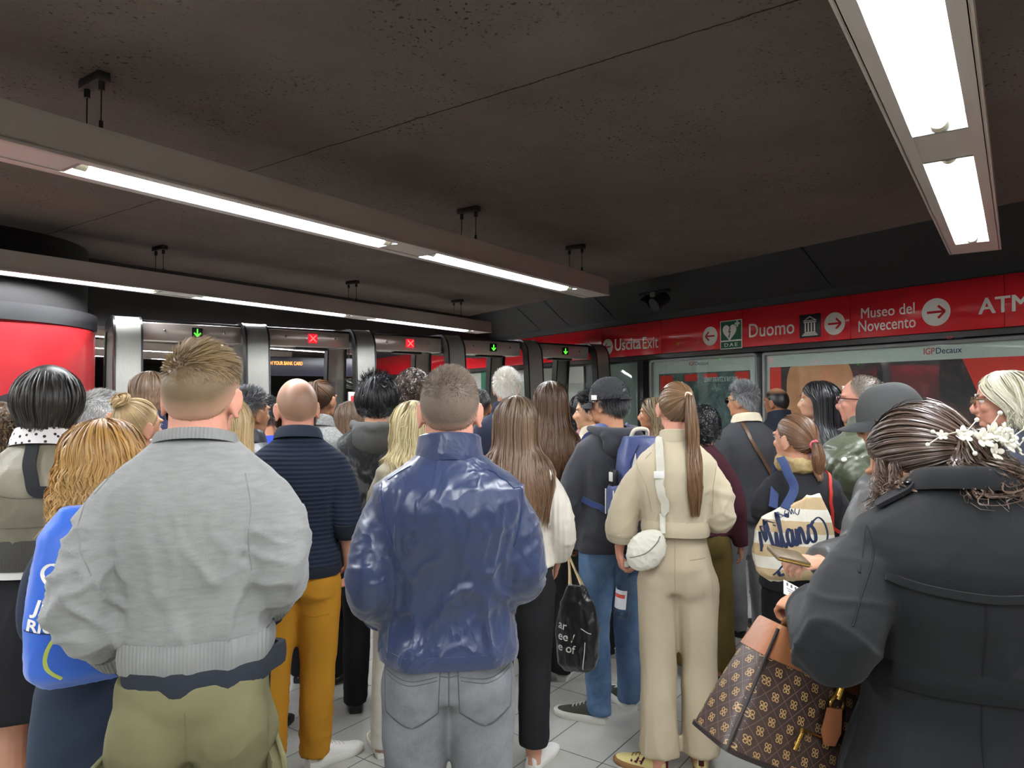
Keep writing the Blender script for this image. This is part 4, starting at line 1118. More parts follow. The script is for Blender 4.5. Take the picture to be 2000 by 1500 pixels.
def cap_shell(P, off=.004, low=None, fade=(0, 14), shade=.35, bald=None, most=1.0):
    hs = P['hs']; na, ne = 60, 22; az = np.linspace(-180, 180, na, endpoint=False); t = low or ([0, 35, 60, 85, 97, 112, 135, 160, 180], [-50, -48, -34, -16, -16, 4, 24, 33, 36])
    lo = np.interp(np.abs(az), t[0], t[1]); k = np.linspace(0, 1, ne)
    el = lo[:, None] + (89.5 - lo[:, None]) * k[None] ** 1.15; A = np.repeat(az[:, None], ne, 1)
    up = el - lo[:, None]
    o = np.interp(up, [0, 6, 16], [-.0025, off * .4, off]); u = sph(A, el); p = to_person(P, head_pt(u, o * np.ones_like(el), hs))
    vs = p.reshape(-1, 3); fs = []
    for i in range(na):
        j = (i + 1) % na
        for q in range(ne - 1): fs.append((i * ne + q, j * ne + q, j * ne + q + 1, i * ne + q + 1))
    f = np.clip((up - fade[0]) / max(1e-3, fade[1] - fade[0]), 0, 1) if fade[1] > 0 else np.ones_like(up)
    if bald: f = f * (1 - np.clip((el - bald[0]) / (bald[1] - bald[0]), 0, 1))
    f = f * most
    at_ = np.stack([np.full_like(f, shade), np.full_like(f, .3), f], -1).reshape(-1, 3)
    return vs, np.array(fs), at_
def make_hair(P, root, chunks, mat, name='hair'):
    V, F, A = [], [], []; o = 0
    for vs, fs, at_ in chunks:
        V.append(vs); F.append(np.asarray(fs) + o); A.append(at_); o += len(vs)
    V, F, A = np.concatenate(V), np.concatenate(F), np.concatenate(A)
    me = bpy.data.meshes.new(name); me.vertices.add(len(V)); me.vertices.foreach_set('co', V.astype(np.float32).ravel())
    me.loops.add(len(F) * 4); me.polygons.add(len(F)); me.loops.foreach_set('vertex_index', F.astype(np.int32).ravel()); me.polygons.foreach_set('loop_start', np.arange(0, len(F) * 4, 4, dtype=np.int32))
    me.update(calc_edges=True); me.validate()
    ca = me.color_attributes.new('hair', 'FLOAT_COLOR', 'POINT'); ca.data.foreach_set('color', np.concatenate([A, np.ones((len(A), 1))], 1).astype(np.float32).ravel())
    return link(name, me, mat, root)
def collide(P, paths, layer, start=0, extra=.005, bv=None):
    bv = bv or P.get('bvh')
    if bv is None: return paths
    N, K, _ = paths.shape; zmax = .875 * P['H']
    for i in range(N):
        off = extra + .016 * layer[i]
        for k in range(start, K):
            p = paths[i, k]
            if p[2] > zmax: continue
            h = bv.find_nearest(Vector(p), .16)
            if h[0] is None: continue
            d = (Vector(p) - h[0]).dot(h[1])
            if d < off: paths[i, k] = np.array(h[0] + h[1] * off)
    if start < K - 2:
        q = paths.copy(); a = max(start, 1); q[:, a:-1] = (paths[:, a - 1:-2] + 2 * paths[:, a:-1] + paths[:, a + 1:]) / 4; paths = q
    return paths
def smooth_noise(az, rng, n=7):
    k = rng.randint(1, 12, n); ph = rng.uniform(0, 6.28, n); w = 1 / np.sqrt(k)
    return (np.sin(np.radians(az)[:, None] * k + ph) * w).sum(1) / np.sqrt((w ** 2).sum() / 2)

def hair_flow(P, N, rng, length, part='crown', leave=(-12, 8), vol=(.008, .022), K1=9, K2=11, spread=1.0, wave=.006, back=.75, wavef=2.2, width=.0034, front_back=True, low=None, endvar=.1, lean=0.0, hug=0.0, layered=.0):
    """hair combed down over the head, then hanging by its own weight for `length` metres"""
    hs = P['hs']; az, el = scalp_roots(N, rng, low); layer = rng.uniform(0, 1, N) ** .7
    if part == 'centre': az = np.where(el > 55, np.where(az >= 0, np.maximum(az, 20), np.minimum(az, -20)), az)
    az1 = np.where(np.abs(az) > 90, np.sign(az) * (90 + (np.abs(az) - 90) * .15), az) * np.where(np.abs(az) > 90, back + .15, 1.0)
    az1 = az1 + 7 * smooth_noise(az, rng)
    el1 = rng.uniform(leave[0] - leave[1], leave[0] + leave[1], N); el1 = np.minimum(el1, el - 3)
    t = np.linspace(0, 1, K1)[None]
    A = az[:, None] + (az1 - az)[:, None] * t ** .8; E = el[:, None] + (el1 - el)[:, None] * t
    o0, o1 = vol[0] * .5, vol[1]; off = (.003 + (vol[0] + (o1 - vol[0]) * layer[:, None]) * np.sin(np.clip(t * 1.25, 0, 1) * np.pi / 2))
    cl = smooth_noise(az * 3 + el, rng); off = off * (1 + .12 * cl[:, None])
    p = to_person(P, head_pt(sph(A, E), off, hs))
    if length > .005:
        q0 = p[:, -1]; d0 = p[:, -1] - p[:, -2]; ln = length * (1 - endvar * rng.uniform(0, 1, N) - layered * (1 - layer)) ; tt = np.linspace(0, 1, K2 + 1)[1:]
        hz = q0.copy(); fall = []
        for q in tt:
            sp = 1 + (spread - 1) * q; x = q0[:, 0] * sp; w = wave * np.sin(wavef * 6.28 * q + 1.5 * cl + az * .02) * min(1, q * 2)
            w2 = wave * np.cos(wavef * 5.1 * q + 2.5 * cl + az * .05) * min(1, q * 2)
            fall.append(np.stack([x + w + d0[:, 0] * (1 - np.exp(-q * 2)) * .8, q0[:, 1] + w2 * .7 + d0[:, 1] * (1 - np.exp(-q * 2)) * .5 - lean * q, q0[:, 2] - ln * q], 1))
        p = np.concatenate([p, np.stack(fall, 1)], 1)
        p = collide(P, p, layer, K1 - 2)
    c = np.array(P['M'])[:3, 3]
    rnd = np.clip(.5 + .28 * cl + rng.normal(scale=.22, size=N), 0, 1) * (.55 + .45 * layer)
    return ribbons(p, width, rng, c, P, rnd=rnd)
def hair_short(P, N, rng, ltop=.03, lside=.006, comb=(0, .6, .5), width=.0016, jit=.35, low=None, K=4, whorl=True, curve=.6, margin=9):
    hs = P['hs']; az, el = scalp_roots(N, rng, low, margin); u = sph(az, el)
    f = np.clip((el - 5) / 45, 0, 1); L = (lside + (ltop - lside) * f) * rng.uniform(.7, 1.15, N)
    nrm = u / HR; nrm /= np.linalg.norm(nrm, axis=1)[:, None]
    cmb = np.array(comb)[None] * f[:, None] + np.array([0, -.25, -.9])[None] * (1 - f[:, None])
    cmb = cmb - nrm * (cmb * nrm).sum(1)[:, None]
    d = nrm * .55 + cmb + rng.normal(scale=jit, size=(N, 3)) * .5; d /= np.linalg.norm(d, axis=1)[:, None]
    t = np.linspace(0, 1, K); p0 = head_pt(u, np.full(N, .001), hs)
    pts = [p0 + d * (L * q)[:, None] + cmb * (L * curve * q * q)[:, None] for q in t]
    p = to_person(P, np.stack(pts, 1)); c = np.array(P['M'])[:3, 3]
    cl = smooth_noise(az * 2 + el * 3, rng)
    return ribbons(p, width, rng, c, P, rnd=np.clip(.5 + .25 * cl + rng.normal(scale=.2, size=N), 0, 1))
def hair_curly(P, N, rng, length=.12, rad=.008, turns=3.5, out=.03, width=.004, K=22, low=None, down=.6, coll=True):
    hs = P['hs']; az, el = scalp_roots(N, rng, low, 2); u = sph(az, el); nrm = u / HR; nrm /= np.linalg.norm(nrm, axis=1)[:, None]
    L = length * rng.uniform(.6, 1.1, N); p0 = head_pt(u, np.full(N, .002), hs); t = np.linspace(0, 1, K)
    tang = np.cross(nrm, rng.normal(size=(N, 3))); tang /= np.linalg.norm(tang, axis=1)[:, None]; bt = np.cross(nrm, tang)
    ph = rng.uniform(0, 6.28, N); M = np.array(P['M'])[:3, :3]; g = np.array([0, 0, -1.0]) @ M
    pts = []
    for q in t:
        o = out * (1 - math.exp(-4 * q)) * rng.uniform(.95, 1.05); c = p0 + nrm * o + (g * down + tang * .25)[:] * (L * q ** 1.4)[:, None]
        a = ph + turns * 6.28 * q; r = rad * min(1, q * 4); pts.append(c + tang * (np.cos(a) * r)[:, None] + bt * (np.sin(a) * r)[:, None] + nrm * (np.sin(a) * r * .7)[:, None])
    p = to_person(P, np.stack(pts, 1))
    if coll and length > .15: p = collide(P, p, rng.uniform(0, 1, N), K // 3)
    c = np.array(P['M'])[:3, 3]
    return ribbons(p, width, rng, c, P, rnd=rng.uniform(0, 1, N) ** 1.3)
def hair_tied(P, N, rng, T, vol=.007, width=.003, low=None, K=12, lift=.014):
    """hair combed tight over the head to the tie point T = (az, el)"""
    hs = P['hs']; az, el = scalp_roots(N, rng, low); u = sph(az, el); tt = sph(np.array([T[0]]), np.array([T[1]]))[0]
    dot = np.clip(u @ tt, -1, 1); om = np.arccos(dot)[:, None, None]; t = np.linspace(0, 1, K)[None, :, None]
    so = np.sin(om) + 1e-6; q = (np.sin((1 - t) * om) / so) * u[:, None, :] + (np.sin(t * om) / so) * tt[None, None]
    q /= np.linalg.norm(q, axis=2, keepdims=True); layer = rng.uniform(0, 1, N)
    off = .002 + vol * (.3 + .7 * layer[:, None]) * np.sin(np.clip(t[..., 0] * 1.6, 0, 1) * np.pi / 2) + lift * t[..., 0] ** 6
    cl = smooth_noise(az * 3 + el, rng); off = off * (1 + .15 * cl[:, None])
    p = to_person(P, head_pt(q, off, hs)); c = np.array(P['M'])[:3, 3]
    return ribbons(p, width, rng, c, P, rnd=np.clip(.5 + .25 * cl + rng.normal(scale=.2, size=N), 0, 1))
def tie_point(P, T, out=.016):
    return to_person(P, head_pt(sph(np.array([T[0]]), np.array([T[1]])), np.array([out]), P['hs']))[0]
def hair_tail(P, N, rng, T, length, r0=.012, r1=.03, kick=.045, width=.003, K=18, wave=.004, drift=(0, 0), tip=.25, curl=0.0, wavef=1.6, taper=.6):
    p0 = tie_point(P, T); c = np.array(P['M'])[:3, 3]; outd = p0 - c; outd[2] *= .35; outd /= np.linalg.norm(outd)
    q = rng.normal(size=(N, 2)); q /= np.maximum(1, np.linalg.norm(q, axis=1))[:, None] + 1e-6; layer = rng.uniform(0, 1, N); sx = np.cross(outd, [0, 0, 1.0]); sx /= np.linalg.norm(sx)
    ln = length * rng.uniform(1 - tip, 1, N); cl = smooth_noise(np.degrees(np.arctan2(q[:, 1], q[:, 0])), rng); ph = rng.uniform(0, 6.28, N); pts = []
    for t in np.linspace(0, 1, K):
        cen = p0 + outd * kick * (1 - math.exp(-6 * t)) * (1 - .35 * t)
        rr = r0 + (r1 - r0) * math.sin(min(1, t * 2.2) * math.pi / 2); rr *= 1 - taper * max(0, t - .45) / .55
        drop = ln * (t ** 1.15) - .02 * math.sin(min(1, t * 5) * math.pi)
        a = ph * .15 + cl + wavef * 6.28 * t
        ps = cen[None] + sx[None] * (q[:, 0] * rr + wave * np.sin(a) * t + drift[0] * t)[:, None] + outd[None] * (q[:, 1] * rr * .8 + wave * np.cos(a) * t)[:, None]
        if curl: ps = ps + (sx[None] * np.cos(ph * 0 + np.round(ph) + 14 * t)[:, None] + outd[None] * np.sin(np.round(ph) + 14 * t)[:, None]) * curl * min(1, t * 3)
        ps[:, 2] -= drop; pts.append(ps)
    p = collide(P, np.stack(pts, 1), layer, 2)
    return ribbons(p, width, rng, np.array([p0[0] - outd[0] * .05, p0[1] - outd[1] * .05, 9]), P, rnd=np.clip(.5 + .2 * cl + rng.normal(scale=.25, size=N), 0, 1), along0=.25)
def hair_bun(P, N, rng, T, r=.036, width=.003, sq=.8, out=.026, mess=.15):
    p0 = tie_point(P, T, out); c = np.array(P['M'])[:3, 3]; ax = p0 - c; ax /= np.linalg.norm(ax); a1 = np.cross(ax, [1, 0, .2]); a1 /= np.linalg.norm(a1); a2 = np.cross(ax, a1)
    K = 16; ph = rng.uniform(0, 6.28, N); R0 = r * rng.uniform(.35, .75, N); tw = rng.uniform(-.4, .4, N); rr = r * rng.uniform(.25, .5, N); b = rng.uniform(0, 6.28, N); pts = []
    for t in np.linspace(0, 1, K):
        a = ph + t * 3.4; bb = b + t * 2.6; rad = R0 + rr * np.cos(bb); h = rr * np.sin(bb) * sq + mess * r * np.sin(a * 2 + ph)
        pts.append(p0[None] + a1[None] * (np.cos(a) * rad)[:, None] + a2[None] * (np.sin(a) * rad)[:, None] + ax[None] * h[:, None])
    return ribbons(np.stack(pts, 1), width, rng, p0, P, along0=.2)
# ------------------------------------------------------------------ making a person
SK = dict(fair=(206, 156, 130), pink=(206, 150, 128), tan=(184, 134, 102), brown=(150, 104, 76), olive=(206, 160, 128))
def view_deg(px): return math.degrees(math.atan2(1000 - px, FPX))
def person(label, px, Y, H, yaw=0, sex='m', girth=1.0, sk='fair', head=(0, 0, 0), arms=('hang', 'hang'), hands=None, feet=None, hs=None, neck=1.0, knee=(0, 0), hfwd=0.0, seed=1, vox=None, cvox=None, brow='dark', drop=0.0):
    root = empty('person', (at(px, Y), Y, 0), R(yaw + view_deg(px)), label, 'person', None)      # yaw counts from the line of sight
    s = H / 1.75
    P = dict(H=H, s=s, sex=sex, girth=girth, arms=arms, hands=hands or ({}, {}), feet=feet or ((-.105 * s, 0), (.105 * s, .01)), hs=hs or (1.0 if sex == 'm' else .955),
             neck=neck, knee=knee, hyaw=head[0], hpitch=head[1], hroll=head[2], hfwd=hfwd, top=.132 * H, skin=skin('skin_' + sk, SK[sk]), seed=seed,
             vox=vox or (.0055 if Y < 3.4 else .007), cvox=cvox or (.009 if Y < 2.4 else .011 if Y < 3.4 else .014), root=root, rng=np.random.RandomState(seed), brow=brow, drop=drop, Y=Y, sk=sk)
    build_body(P, root); build_eyes(P, root)
    return P, root
def inches(P, px, py, Y=None):
    """person coordinates of a picture point at distance Y"""
    Y = Y or P['Y']; d = pix_ray(px, py); w = Vector((0, 0, CAM_H)) + d * (Y / d.y)
    P['root'].matrix_world = Matrix.LocRotScale(P['root'].location, P['root'].rotation_euler, None)
    return P['root'].matrix_world.inverted() @ w
MH = hairmat
white_rub = plain('white_rubber', (226, 224, 216), .5); black_rub = plain('black_rubber', (30, 30, 32), .5); gum = plain('gum_rubber', (150, 108, 66), .5)
white_lea = plain('white_leather', (228, 226, 220), .4); black_lea = leather('black_leather', (30, 30, 32)); navy_trim = fabric('navy_trim', (40, 52, 92))
dark_cloth = fabric('dark_cloth', (34, 34, 38)); black_cloth = fabric('black_cloth', (24, 24, 27)); char_cloth = fabric('charcoal_cloth', (52, 52, 56))

# ---- man in the grey sweatshirt, nearest on the left
P, r = person('man in light grey sweatshirt and olive cargo trousers, nearest the camera, hands in pockets', 386, 1.62, 1.75, -8, 'm', .91, 'pink', (-10, 2, 2),
    (((.208, -.05, .655), (.170, .06, .575)), ((.180, -.06, .69), (.155, .09, .62))), seed=11, brow='fair', drop=.042, vox=.005, cvox=.008, neck=1.06)
g = fabric('sweat_grey', (136, 136, 133), .95, mottle=.10, mscale=26, stretch=(1, 1, 5), sheen=.15, weave_amt=.3)
rib = fabric('sweat_rib', (130, 130, 127), .95, rib=('X', 40, .0), weave_amt=.4)
build_top(P, r, 'sweatshirt', g, .020, .598, .96, fold=.024, ffreq=(15, 15, 8), bell=.010, arm_ease=.024, cuff=.008, sfold=1.2, sharp=1.4)
ring_band('waistband', P['bvh'],   .570 * P['H'], .608 * P['H'], .002, rib, r, .008)
build_collar(P, r, 'crew', rib)
for sd in (-1, 1): cuff_band(P, sd, rib, r)
seam('shoulder_seam', P['bvh'], [[inches(P, 205, 905, 1.5), inches(P, 168, 960, 1.5), inches(P, 160, 1040, 1.5), inches(P, 190, 1120, 1.5)], [inches(P, 475, 925, 1.5), inches(P, 487, 990, 1.5), inches(P, 482, 1060, 1.5), inches(P, 488, 1120, 1.5)]], rib, r, .0016, view=(0, 1, -.1))
tee = fabric('navy_tee', (40, 44, 52), .9); ring_band('tee_hem', P['bvh'], .546 * P['H'], .575 * P['H'], .000, tee, r, .004, zs=.615 * P['H'])
oliv = fabric('olive_twill', (108, 104, 74), .85, weave=500, mottle=.10, mscale=5)
build_bottom(P, r, 'cargo_trousers', oliv, ease=.010, waist=.572, fold=.009)
H = P['H']
seam('back_seam', P['bbvh'], [[(0, -.2, .53 * H), (0, -.2, .50 * H), (0, -.2, .465 * H)]], fabric('olive_seam', (104, 100, 70)), r, .0016, view=(0, 1, 0))
for sd in (-1, 1):
    c = Vector((sd * .172, -.03, .40 * H)); rt = Matrix.Rotation(R(90 * sd + 10 * sd), 3, 'Z')
    mb = MB(); mb.bevbox(c, (.17, .035, .20), .012, rt); po = mb.build('cargo_pocket', oliv, r)
    mb = MB(); mb.bevbox(c + Vector((sd * .012, -.004, .085)), (.18, .012, .055), .005, rt @ Matrix.Rotation(R(-8), 3, 'X')); mb.build('pocket_flap', oliv, po)
build_shoes(P, r, white_lea, white_rub)
m = MH('hair_crop_brown', (66, 52, 40), (126, 100, 70), tip=(158, 130, 90), sk=(206, 158, 132), rough=.5)
rng = P['rng']
make_hair(P, r, [cap_shell(P, .005, fade=(2, 40), shade=.25), hair_short(P, 5200, rng, .026, .004, (.9, .6, -.1), .0020, .3, curve=.7), hair_short(P, 2200, rng, .018, .005, (.6, .5, .1), .0018, .5)], m)

# ---- man in the blue nylon jacket, middle
P, r = person('man in shiny blue nylon jacket and grey jeans, seen from behind in the middle', 878, 2.0, 1.675, 0, 'm', 1.03, 'pink', (-3, 3, 0),
    (((.222, -.07, .645), (.19, .11, .565)), ((.215, -.03, .655), (.165, .17, .60))), ({'palm': (.8, .3, .2), 'thumb': (0, .3, 1), 'd': (.35, .55, -.45), 'curl': .5}, {}), seed=23, vox=.005, cvox=.008, neck=1.12, hs=1.04)
bn = nylon('blue_nylon', (34, 44, 74), .32, .6, lite=(46, 58, 92))
build_top(P, r, 'jacket', bn, .030, .532, .93, fold=.022, ffreq=(17, 17, 8), arm_ease=.022, sharp=2.0, cuff=.004, sfold=.5, sm=4)
build_collar(P, r, 'stand', bn, .052)
ring_band('jacket_hem', P['bvh'], .524 * P['H'], .546 * P['H'], .000, bn, r, .004)
for sd in (-1, 1): cuff_band(P, sd, bn, r, .03)
sm_ = fabric('blue_seam', (38, 52, 88))
seam('armhole_seam', P['bvh'], [[inches(P, 790, 890, 1.9), inches(P, 748, 935, 1.9), inches(P, 752, 1000, 1.9), inches(P, 770, 1060, 1.9)], [inches(P, 975, 890, 1.9), inches(P, 1018, 940, 1.9), inches(P, 1020, 1010, 1.9), inches(P, 1005, 1070, 1.9)]], sm_, r, .002, view=(0, 1, 0))
gj = denim('grey_denim', (88, 89, 92), (134, 135, 138))
build_bottom(P, r, 'jeans', gj, ease=.014, fold=.009, waist=.56, leg=[.100, .090, .068, .062, .055]); H = P['H']
gs = fabric('grey_stitch', (92, 94, 98))
for sd in (-1, 1):
    c = Vector((sd * .098, -.3, .478 * H)); w, h = .075, .085
    poly = [(-w, h), (w, h), (w * .92, -h * .6), (0, -h), (-w * .92, -h * .6)]
    po = patch('back_pocket', P['bbvh'], poly, (0, 1, 0), (0, 0, 1), gj, r, .0045, origin=c)
    L = lambda pts: [tuple(Vector(c) + Vector((x, 0, z))) for x, z in pts]
    seam('pocket_stitching', bvh_of(po), [L([(-w * .9, h * .68), (0, h * .55), (w * .9, h * .72)]), L([(-w * .9, h * .56), (0, h * .42), (w * .9, h * .60)])], gs, po, .0014, view=(0, 1, 0))
    seam('pocket_edge', P['bbvh'], [L([(-w, h), (-w * .95, 0), (-w * .92, -h * .6)]), L([(-w * .92, -h * .6), (0, -h), (w * .92, -h * .6)]), L([(w * .92, -h * .6), (w * .95, 0), (w, h)]), L([(-w, h), (w, h)])], gs, po, .002, view=(0, 1, 0))
seam('back_seam', P['bbvh'], [[(0, -.2, .535 * H), (0, -.2, .50 * H), (0, -.17, .46 * H)], [(-.17, -.2, .525 * H), (-.05, -.3, .517 * H), (0, -.3, .512 * H)], [(.17, -.2, .525 * H), (.05, -.3, .517 * H), (0, -.3, .512 * H)]], gs, r, .0018, view=(0, 1, 0))
build_shoes(P, r, white_lea, white_rub)
m = MH('hair_buzz_brown', (84, 70, 60), (128, 110, 92), sk=(214, 164, 140), rough=.6); rng = P['rng']
make_hair(P, r, [cap_shell(P, .004, fade=(1, 26), shade=.5), hair_short(P, 9000, rng, .014, .005, (.25, .5, .3), .0013, .5)], m)

# ---- bald man in navy knit and mustard trousers
P, r = person('bald bearded man in ribbed navy sweater and mustard yellow trousers, right of the grey sweatshirt', 584, 3.05, 1.675, -4, 'm', 1.0, 'pink', (14, 2, -2),
    (((.21, -.02, .64), (.18, .10, .55)), ((.215, -.05, .635), (.225, .05, .515))), ({}, {'d': (-.1, .25, -1), 'curl': .6}), feet=((-.115, .0, 6), (.10, .06, -52)), seed=31, cvox=.009, hs=1.08, neck=1.1)
nk = fabric('navy_knit', (27, 33, 46), .9, rib=('Z', 17, .55), weave_amt=.8, spec=.15)
build_top(P, r, 'sweater', nk, .016, .512, .60, fold=.006, arm_ease=.020); H = P['H']
build_collar(P, r, 'shirt', fabric('navy_collar', (40, 46, 60)), .036)
ring_band('sweater_hem', P['bvh'], .505 * H, .53 * H, .0, fabric('navy_plain', (24, 28, 38)), r, .005)
cuff_band(P, 1, fabric('navy_plain', (24, 28, 38)), r, .07, .006, 'rolled_cuff')
mu = fabric('mustard_twill', (178, 124, 30), .85, weave=420, mottle=.05)
build_bottom(P, r, 'trousers', mu, ease=.016, waist=.56, leg=[.098, .090, .070, .066, .058], fold=.010, ank=.05)
ms = fabric('mustard_seam', (150, 104, 24))
c = Vector((.075, -.3, .455 * H)); w, h = .065, .08
L = lambda pts: [tuple(Vector(c) + Vector((x, 0, z))) for x, z in pts]
seam('pocket_seam', P['bbvh'], [L([(-w, h), (-w * .95, 0), (-w * .7, -h)]), L([(-w * .7, -h), (0, -h * 1.05), (w * .9, -h)])], ms, r, .0018, view=(0, 1, 0))
mb = MB(); q = surf(P['bbvh'], (.035, -.3, .502 * H), .003, (0, 1, 0)); mb.ball(q[0], (.008, .004, .008), 12, 8); mb.build('button', plain('brown_button', (60, 44, 30), .3), r)
mb = MB(); q = surf(P['bbvh'], (.085, -.3, .510 * H), .003, (0, 1, 0)); mb.torus(q[0], .007, .0014, 18, 6, Matrix.Rotation(R(90), 3, 'X') @ Matrix.Scale(.6, 3, (0, 1, 0))); mb.build('emblem', plain('brown_button', (60, 44, 30), .3), r)
blk = plain('black_tab', (24, 24, 26), .4)
build_shoes(P, r, white_lea, white_rub, blk, sole_h=.034)
def heel_text(r, txt, size, mat):
    for o in [o for o in r.children if o.name.startswith('shoe')]:
        for t_ in [c for c in o.children if c.name.startswith('heel_tab')]:
            v = verts_np(t_.data); c0 = v.mean(0); me = text_mesh(txt, size, .001, align='CENTER'); tv = verts_np(me); bb = bvh_of(t_); tw = []
            ax = v[v[:, 0].argmax()] - v[v[:, 0].argmin()]; ax = Vector((ax[0], ax[1], 0)).normalized(); out = Vector((ax.y, -ax.x, 0)); out = out if (Vector(c0) - Vector(verts_np(o.data).mean(0))).dot(out) > 0 else -out
            right = ax if ax.cross(Vector((0, 0, 1))).dot(out) > 0 else -ax
            for a_, b_, _ in tv:
                p = Vector(c0) + right * float(a_) + Vector((0, 0, float(b_) - size * .45)) + out * .05; h = bb.ray_cast(p, -out, .1); tw.append((h[0] + out * .0012) if h[0] else p - out * .045)
            set_verts(me, np.array([list(p) for p in tw])); link('lettering', me, mat, t_, smooth=False)
heel_text(r, 'PRADA', .017, white_vinyl)
m = MH('hair_shaved', (120, 92, 70), (150, 116, 90), sk=(222, 170, 146), rough=.45); rng = P['rng']
make_hair(P, r, [cap_shell(P, .0025, low=([0, 60, 90, 120, 180], [-48, -34, -10, -2, 20]), fade=(0, 16), shade=.3, bald=(22, 78), most=.85), hair_short(P, 2200, rng, .0012, .0034, (.1, .3, .2), .0009, .4, low=([0, 60, 90, 120, 180], [-42, -30, -5, 5, 40]))], m)
# beard and glasses on the turned cheek
M = P['M']; mb = MB()
mb.tube([M @ Vector(p) for p in ((-.078, .03, -.04), (-.068, .055, -.085), (-.045, .082, -.115), (0, .10, -.125), (.045, .082, -.115), (.068, .055, -.085), (.078, .03, -.04))], [.008, .018, .022, .024, .022, .018, .008], 10)
mb.build('beard', fabric('beard_dark', (60, 42, 34)), r)
def glasses(P, root, mat, lens=None, r_=.023, sun=False, dz=-.008, up=0.0, y=.108, name='glasses'):
    M, hs = P['M'], P['hs']; mb = MB(); T = lambda x, yy, z: M @ (Matrix.Rotation(R(up), 3, 'X') @ Vector((x * hs, yy * hs, z * hs)))
    R3 = M.to_3x3() @ Matrix.Rotation(R(up), 3, 'X') @ Matrix.Rotation(R(90), 3, 'X')
    for sx in (-1, 1):
        mb.torus(T(sx * .032, y, dz), r_ * hs, .0022, 24, 6, R3 @ Matrix.Scale(.8, 3, (0, 1, 0)))
        mb.tube([T(sx * .055, y - .002, dz + .006), T(sx * .078, y - .03, dz + .006), T(sx * .083, .01, dz + .002), T(sx * .083, -.012, dz - .012)], .0024, 6)
    mb.tube([T(-.010, y, dz + .006), T(0, y + .003, dz + .009), T(.010, y, dz + .006)], .0022, 6)
    gl = mb.build(name, mat, root)
    ml = MB()
    for sx in (-1, 1): ml.ball(T(sx * .032, y, dz), (r_ * hs, r_ * .8 * hs, .001), 20, 6, R3)
    ml.build('lenses', lens or glass_pane('lens_glass', (.95, .95, .95, 1)), gl)
dark_lens = plain('dark_lens', (18, 18, 20), .08); black_frame = plain('black_frame', (22, 20, 20), .25)
glasses(P, r, black_frame)

# ---- woman in beige with the long ponytail
P, r = person('woman in cream sweater and wide beige trousers with a very long light brown ponytail', 1320, 3.08, 1.66, -4, 'f', .92, 'pink', (13, 2, 2),
    (((.268, -.02, .655), (.288, .03, .545)), ((.222, -.03, .66), (.17, .16, .64))), ({'d': (.12, .1, -1), 'palm': (.9, .3, 0), 'thumb': (.2, .9, 0), 'curl': .75}, {}), feet=((-.098, -.06, 62), (.092, .04, 14)), seed=41, cvox=.009)
cs = fabric('cream_jersey', (186, 173, 147), .9, mottle=.04, sheen=.2); H = P['H']
build_top(P, r, 'sweater', cs, .030, .632, .80, fold=.010, bell=.020, puff=.020, arm_ease=.022, ffreq=(18, 18, 7), sfold=1.5)
ring_band('waistband', P['bvh'], .606 * H, .645 * H, .001, cs, r, .008); cuff_band(P, -1, cs, r, .05, .002); cuff_band(P, 1, cs, r, .05, .002)
build_collar(P, r, 'stand', cs, .032)
seam('sleeve_seam', P['bvh'], [[inches(P, 1262, 872, 3.0), inches(P, 1240, 905, 3.0), inches(P, 1262, 950, 3.0), inches(P, 1272, 1000, 3.0)], [inches(P, 1383, 872, 3.0), inches(P, 1398, 905, 3.0), inches(P, 1394, 950, 3.0), inches(P, 1392, 1000, 3.0)]], fabric('cream_seam', (168, 154, 128)), r, .002, view=(0, 1, 0))
bt = fabric('beige_crepe', (180, 165, 140), .85, mottle=.03, weave=600)
build_bottom(P, r, 'wide_trousers', bt, ease=.010, waist=.64, wide=[.098, .088, .078, .079, .086], fold=.010, ffreq=(16, 16, 4), ank=.085, seat=.72)
seam('back_seam', P['bbvh'], [[(0, -.2, .60 * H), (0, -.2, .53 * H), (0, -.2, .47 * H)]], fabric('beige_seam', (164, 148, 122)), r, .0014, view=(0, 1, 0))
seam('welt_pocket', P['bbvh'], [[(-.115, -.3, .556 * H), (-.05, -.3, .552 * H)], [(.06, -.3, .552 * H), (.12, -.3, .556 * H)]], fabric('beige_seam', (164, 148, 122)), r, .0022, view=(0, 1, 0))
yel = fabric('pale_yellow_suede', (214, 200, 136), .9); mar = fabric('maroon_suede', (86, 26, 38), .8)
build_shoes(P, r, yel, gum, mar, sole_h=.030)
for o in [o for o in r.children if o.name.startswith('shoe')]:
    b = bvh_of(o); v = verts_np(o.data); c = v.mean(0); mb = MB()
    fx = P['feet'][0 if c[0] < 0 else 1]; sd = -1 if c[0] < 0 else 1; yaw = R(-sd * 8 + fx[2]); rt = Matrix.Rotation(yaw, 3, 'Z')
    for side in (-1, 1):
        for k in range(3):
            mb = MB(); pts = [Vector((fx[0], fx[1], 0)) + rt @ Vector((side * .1, .03 + .022 * k + dy, z)) for dy, z in ((0.012, .036), (0.004, .055), (-.006, .074))]
            strip('', b, pts, .009, None, None, .0008, .0008, 8, view=tuple(rt @ Vector((-side, 0, 0))), mb=mb); mb.build('shoe_stripe', mar, o)
m = MH('hair_light_brown', (74, 56, 40), (146, 118, 86), tip=(124, 88, 58), sk=(214, 166, 140)); rng = P['rng']; T = (-28 + 13, 18)
T = (24, 22)
make_hair(P, r, [cap_shell(P, .004, fade=(0, 10), shade=.4), hair_tied(P, 3000, rng, T), hair_tail(P, 1300, rng, T, .50, .012, .030, .035, .003, drift=(0, 0), taper=.55, wave=.006)], m)
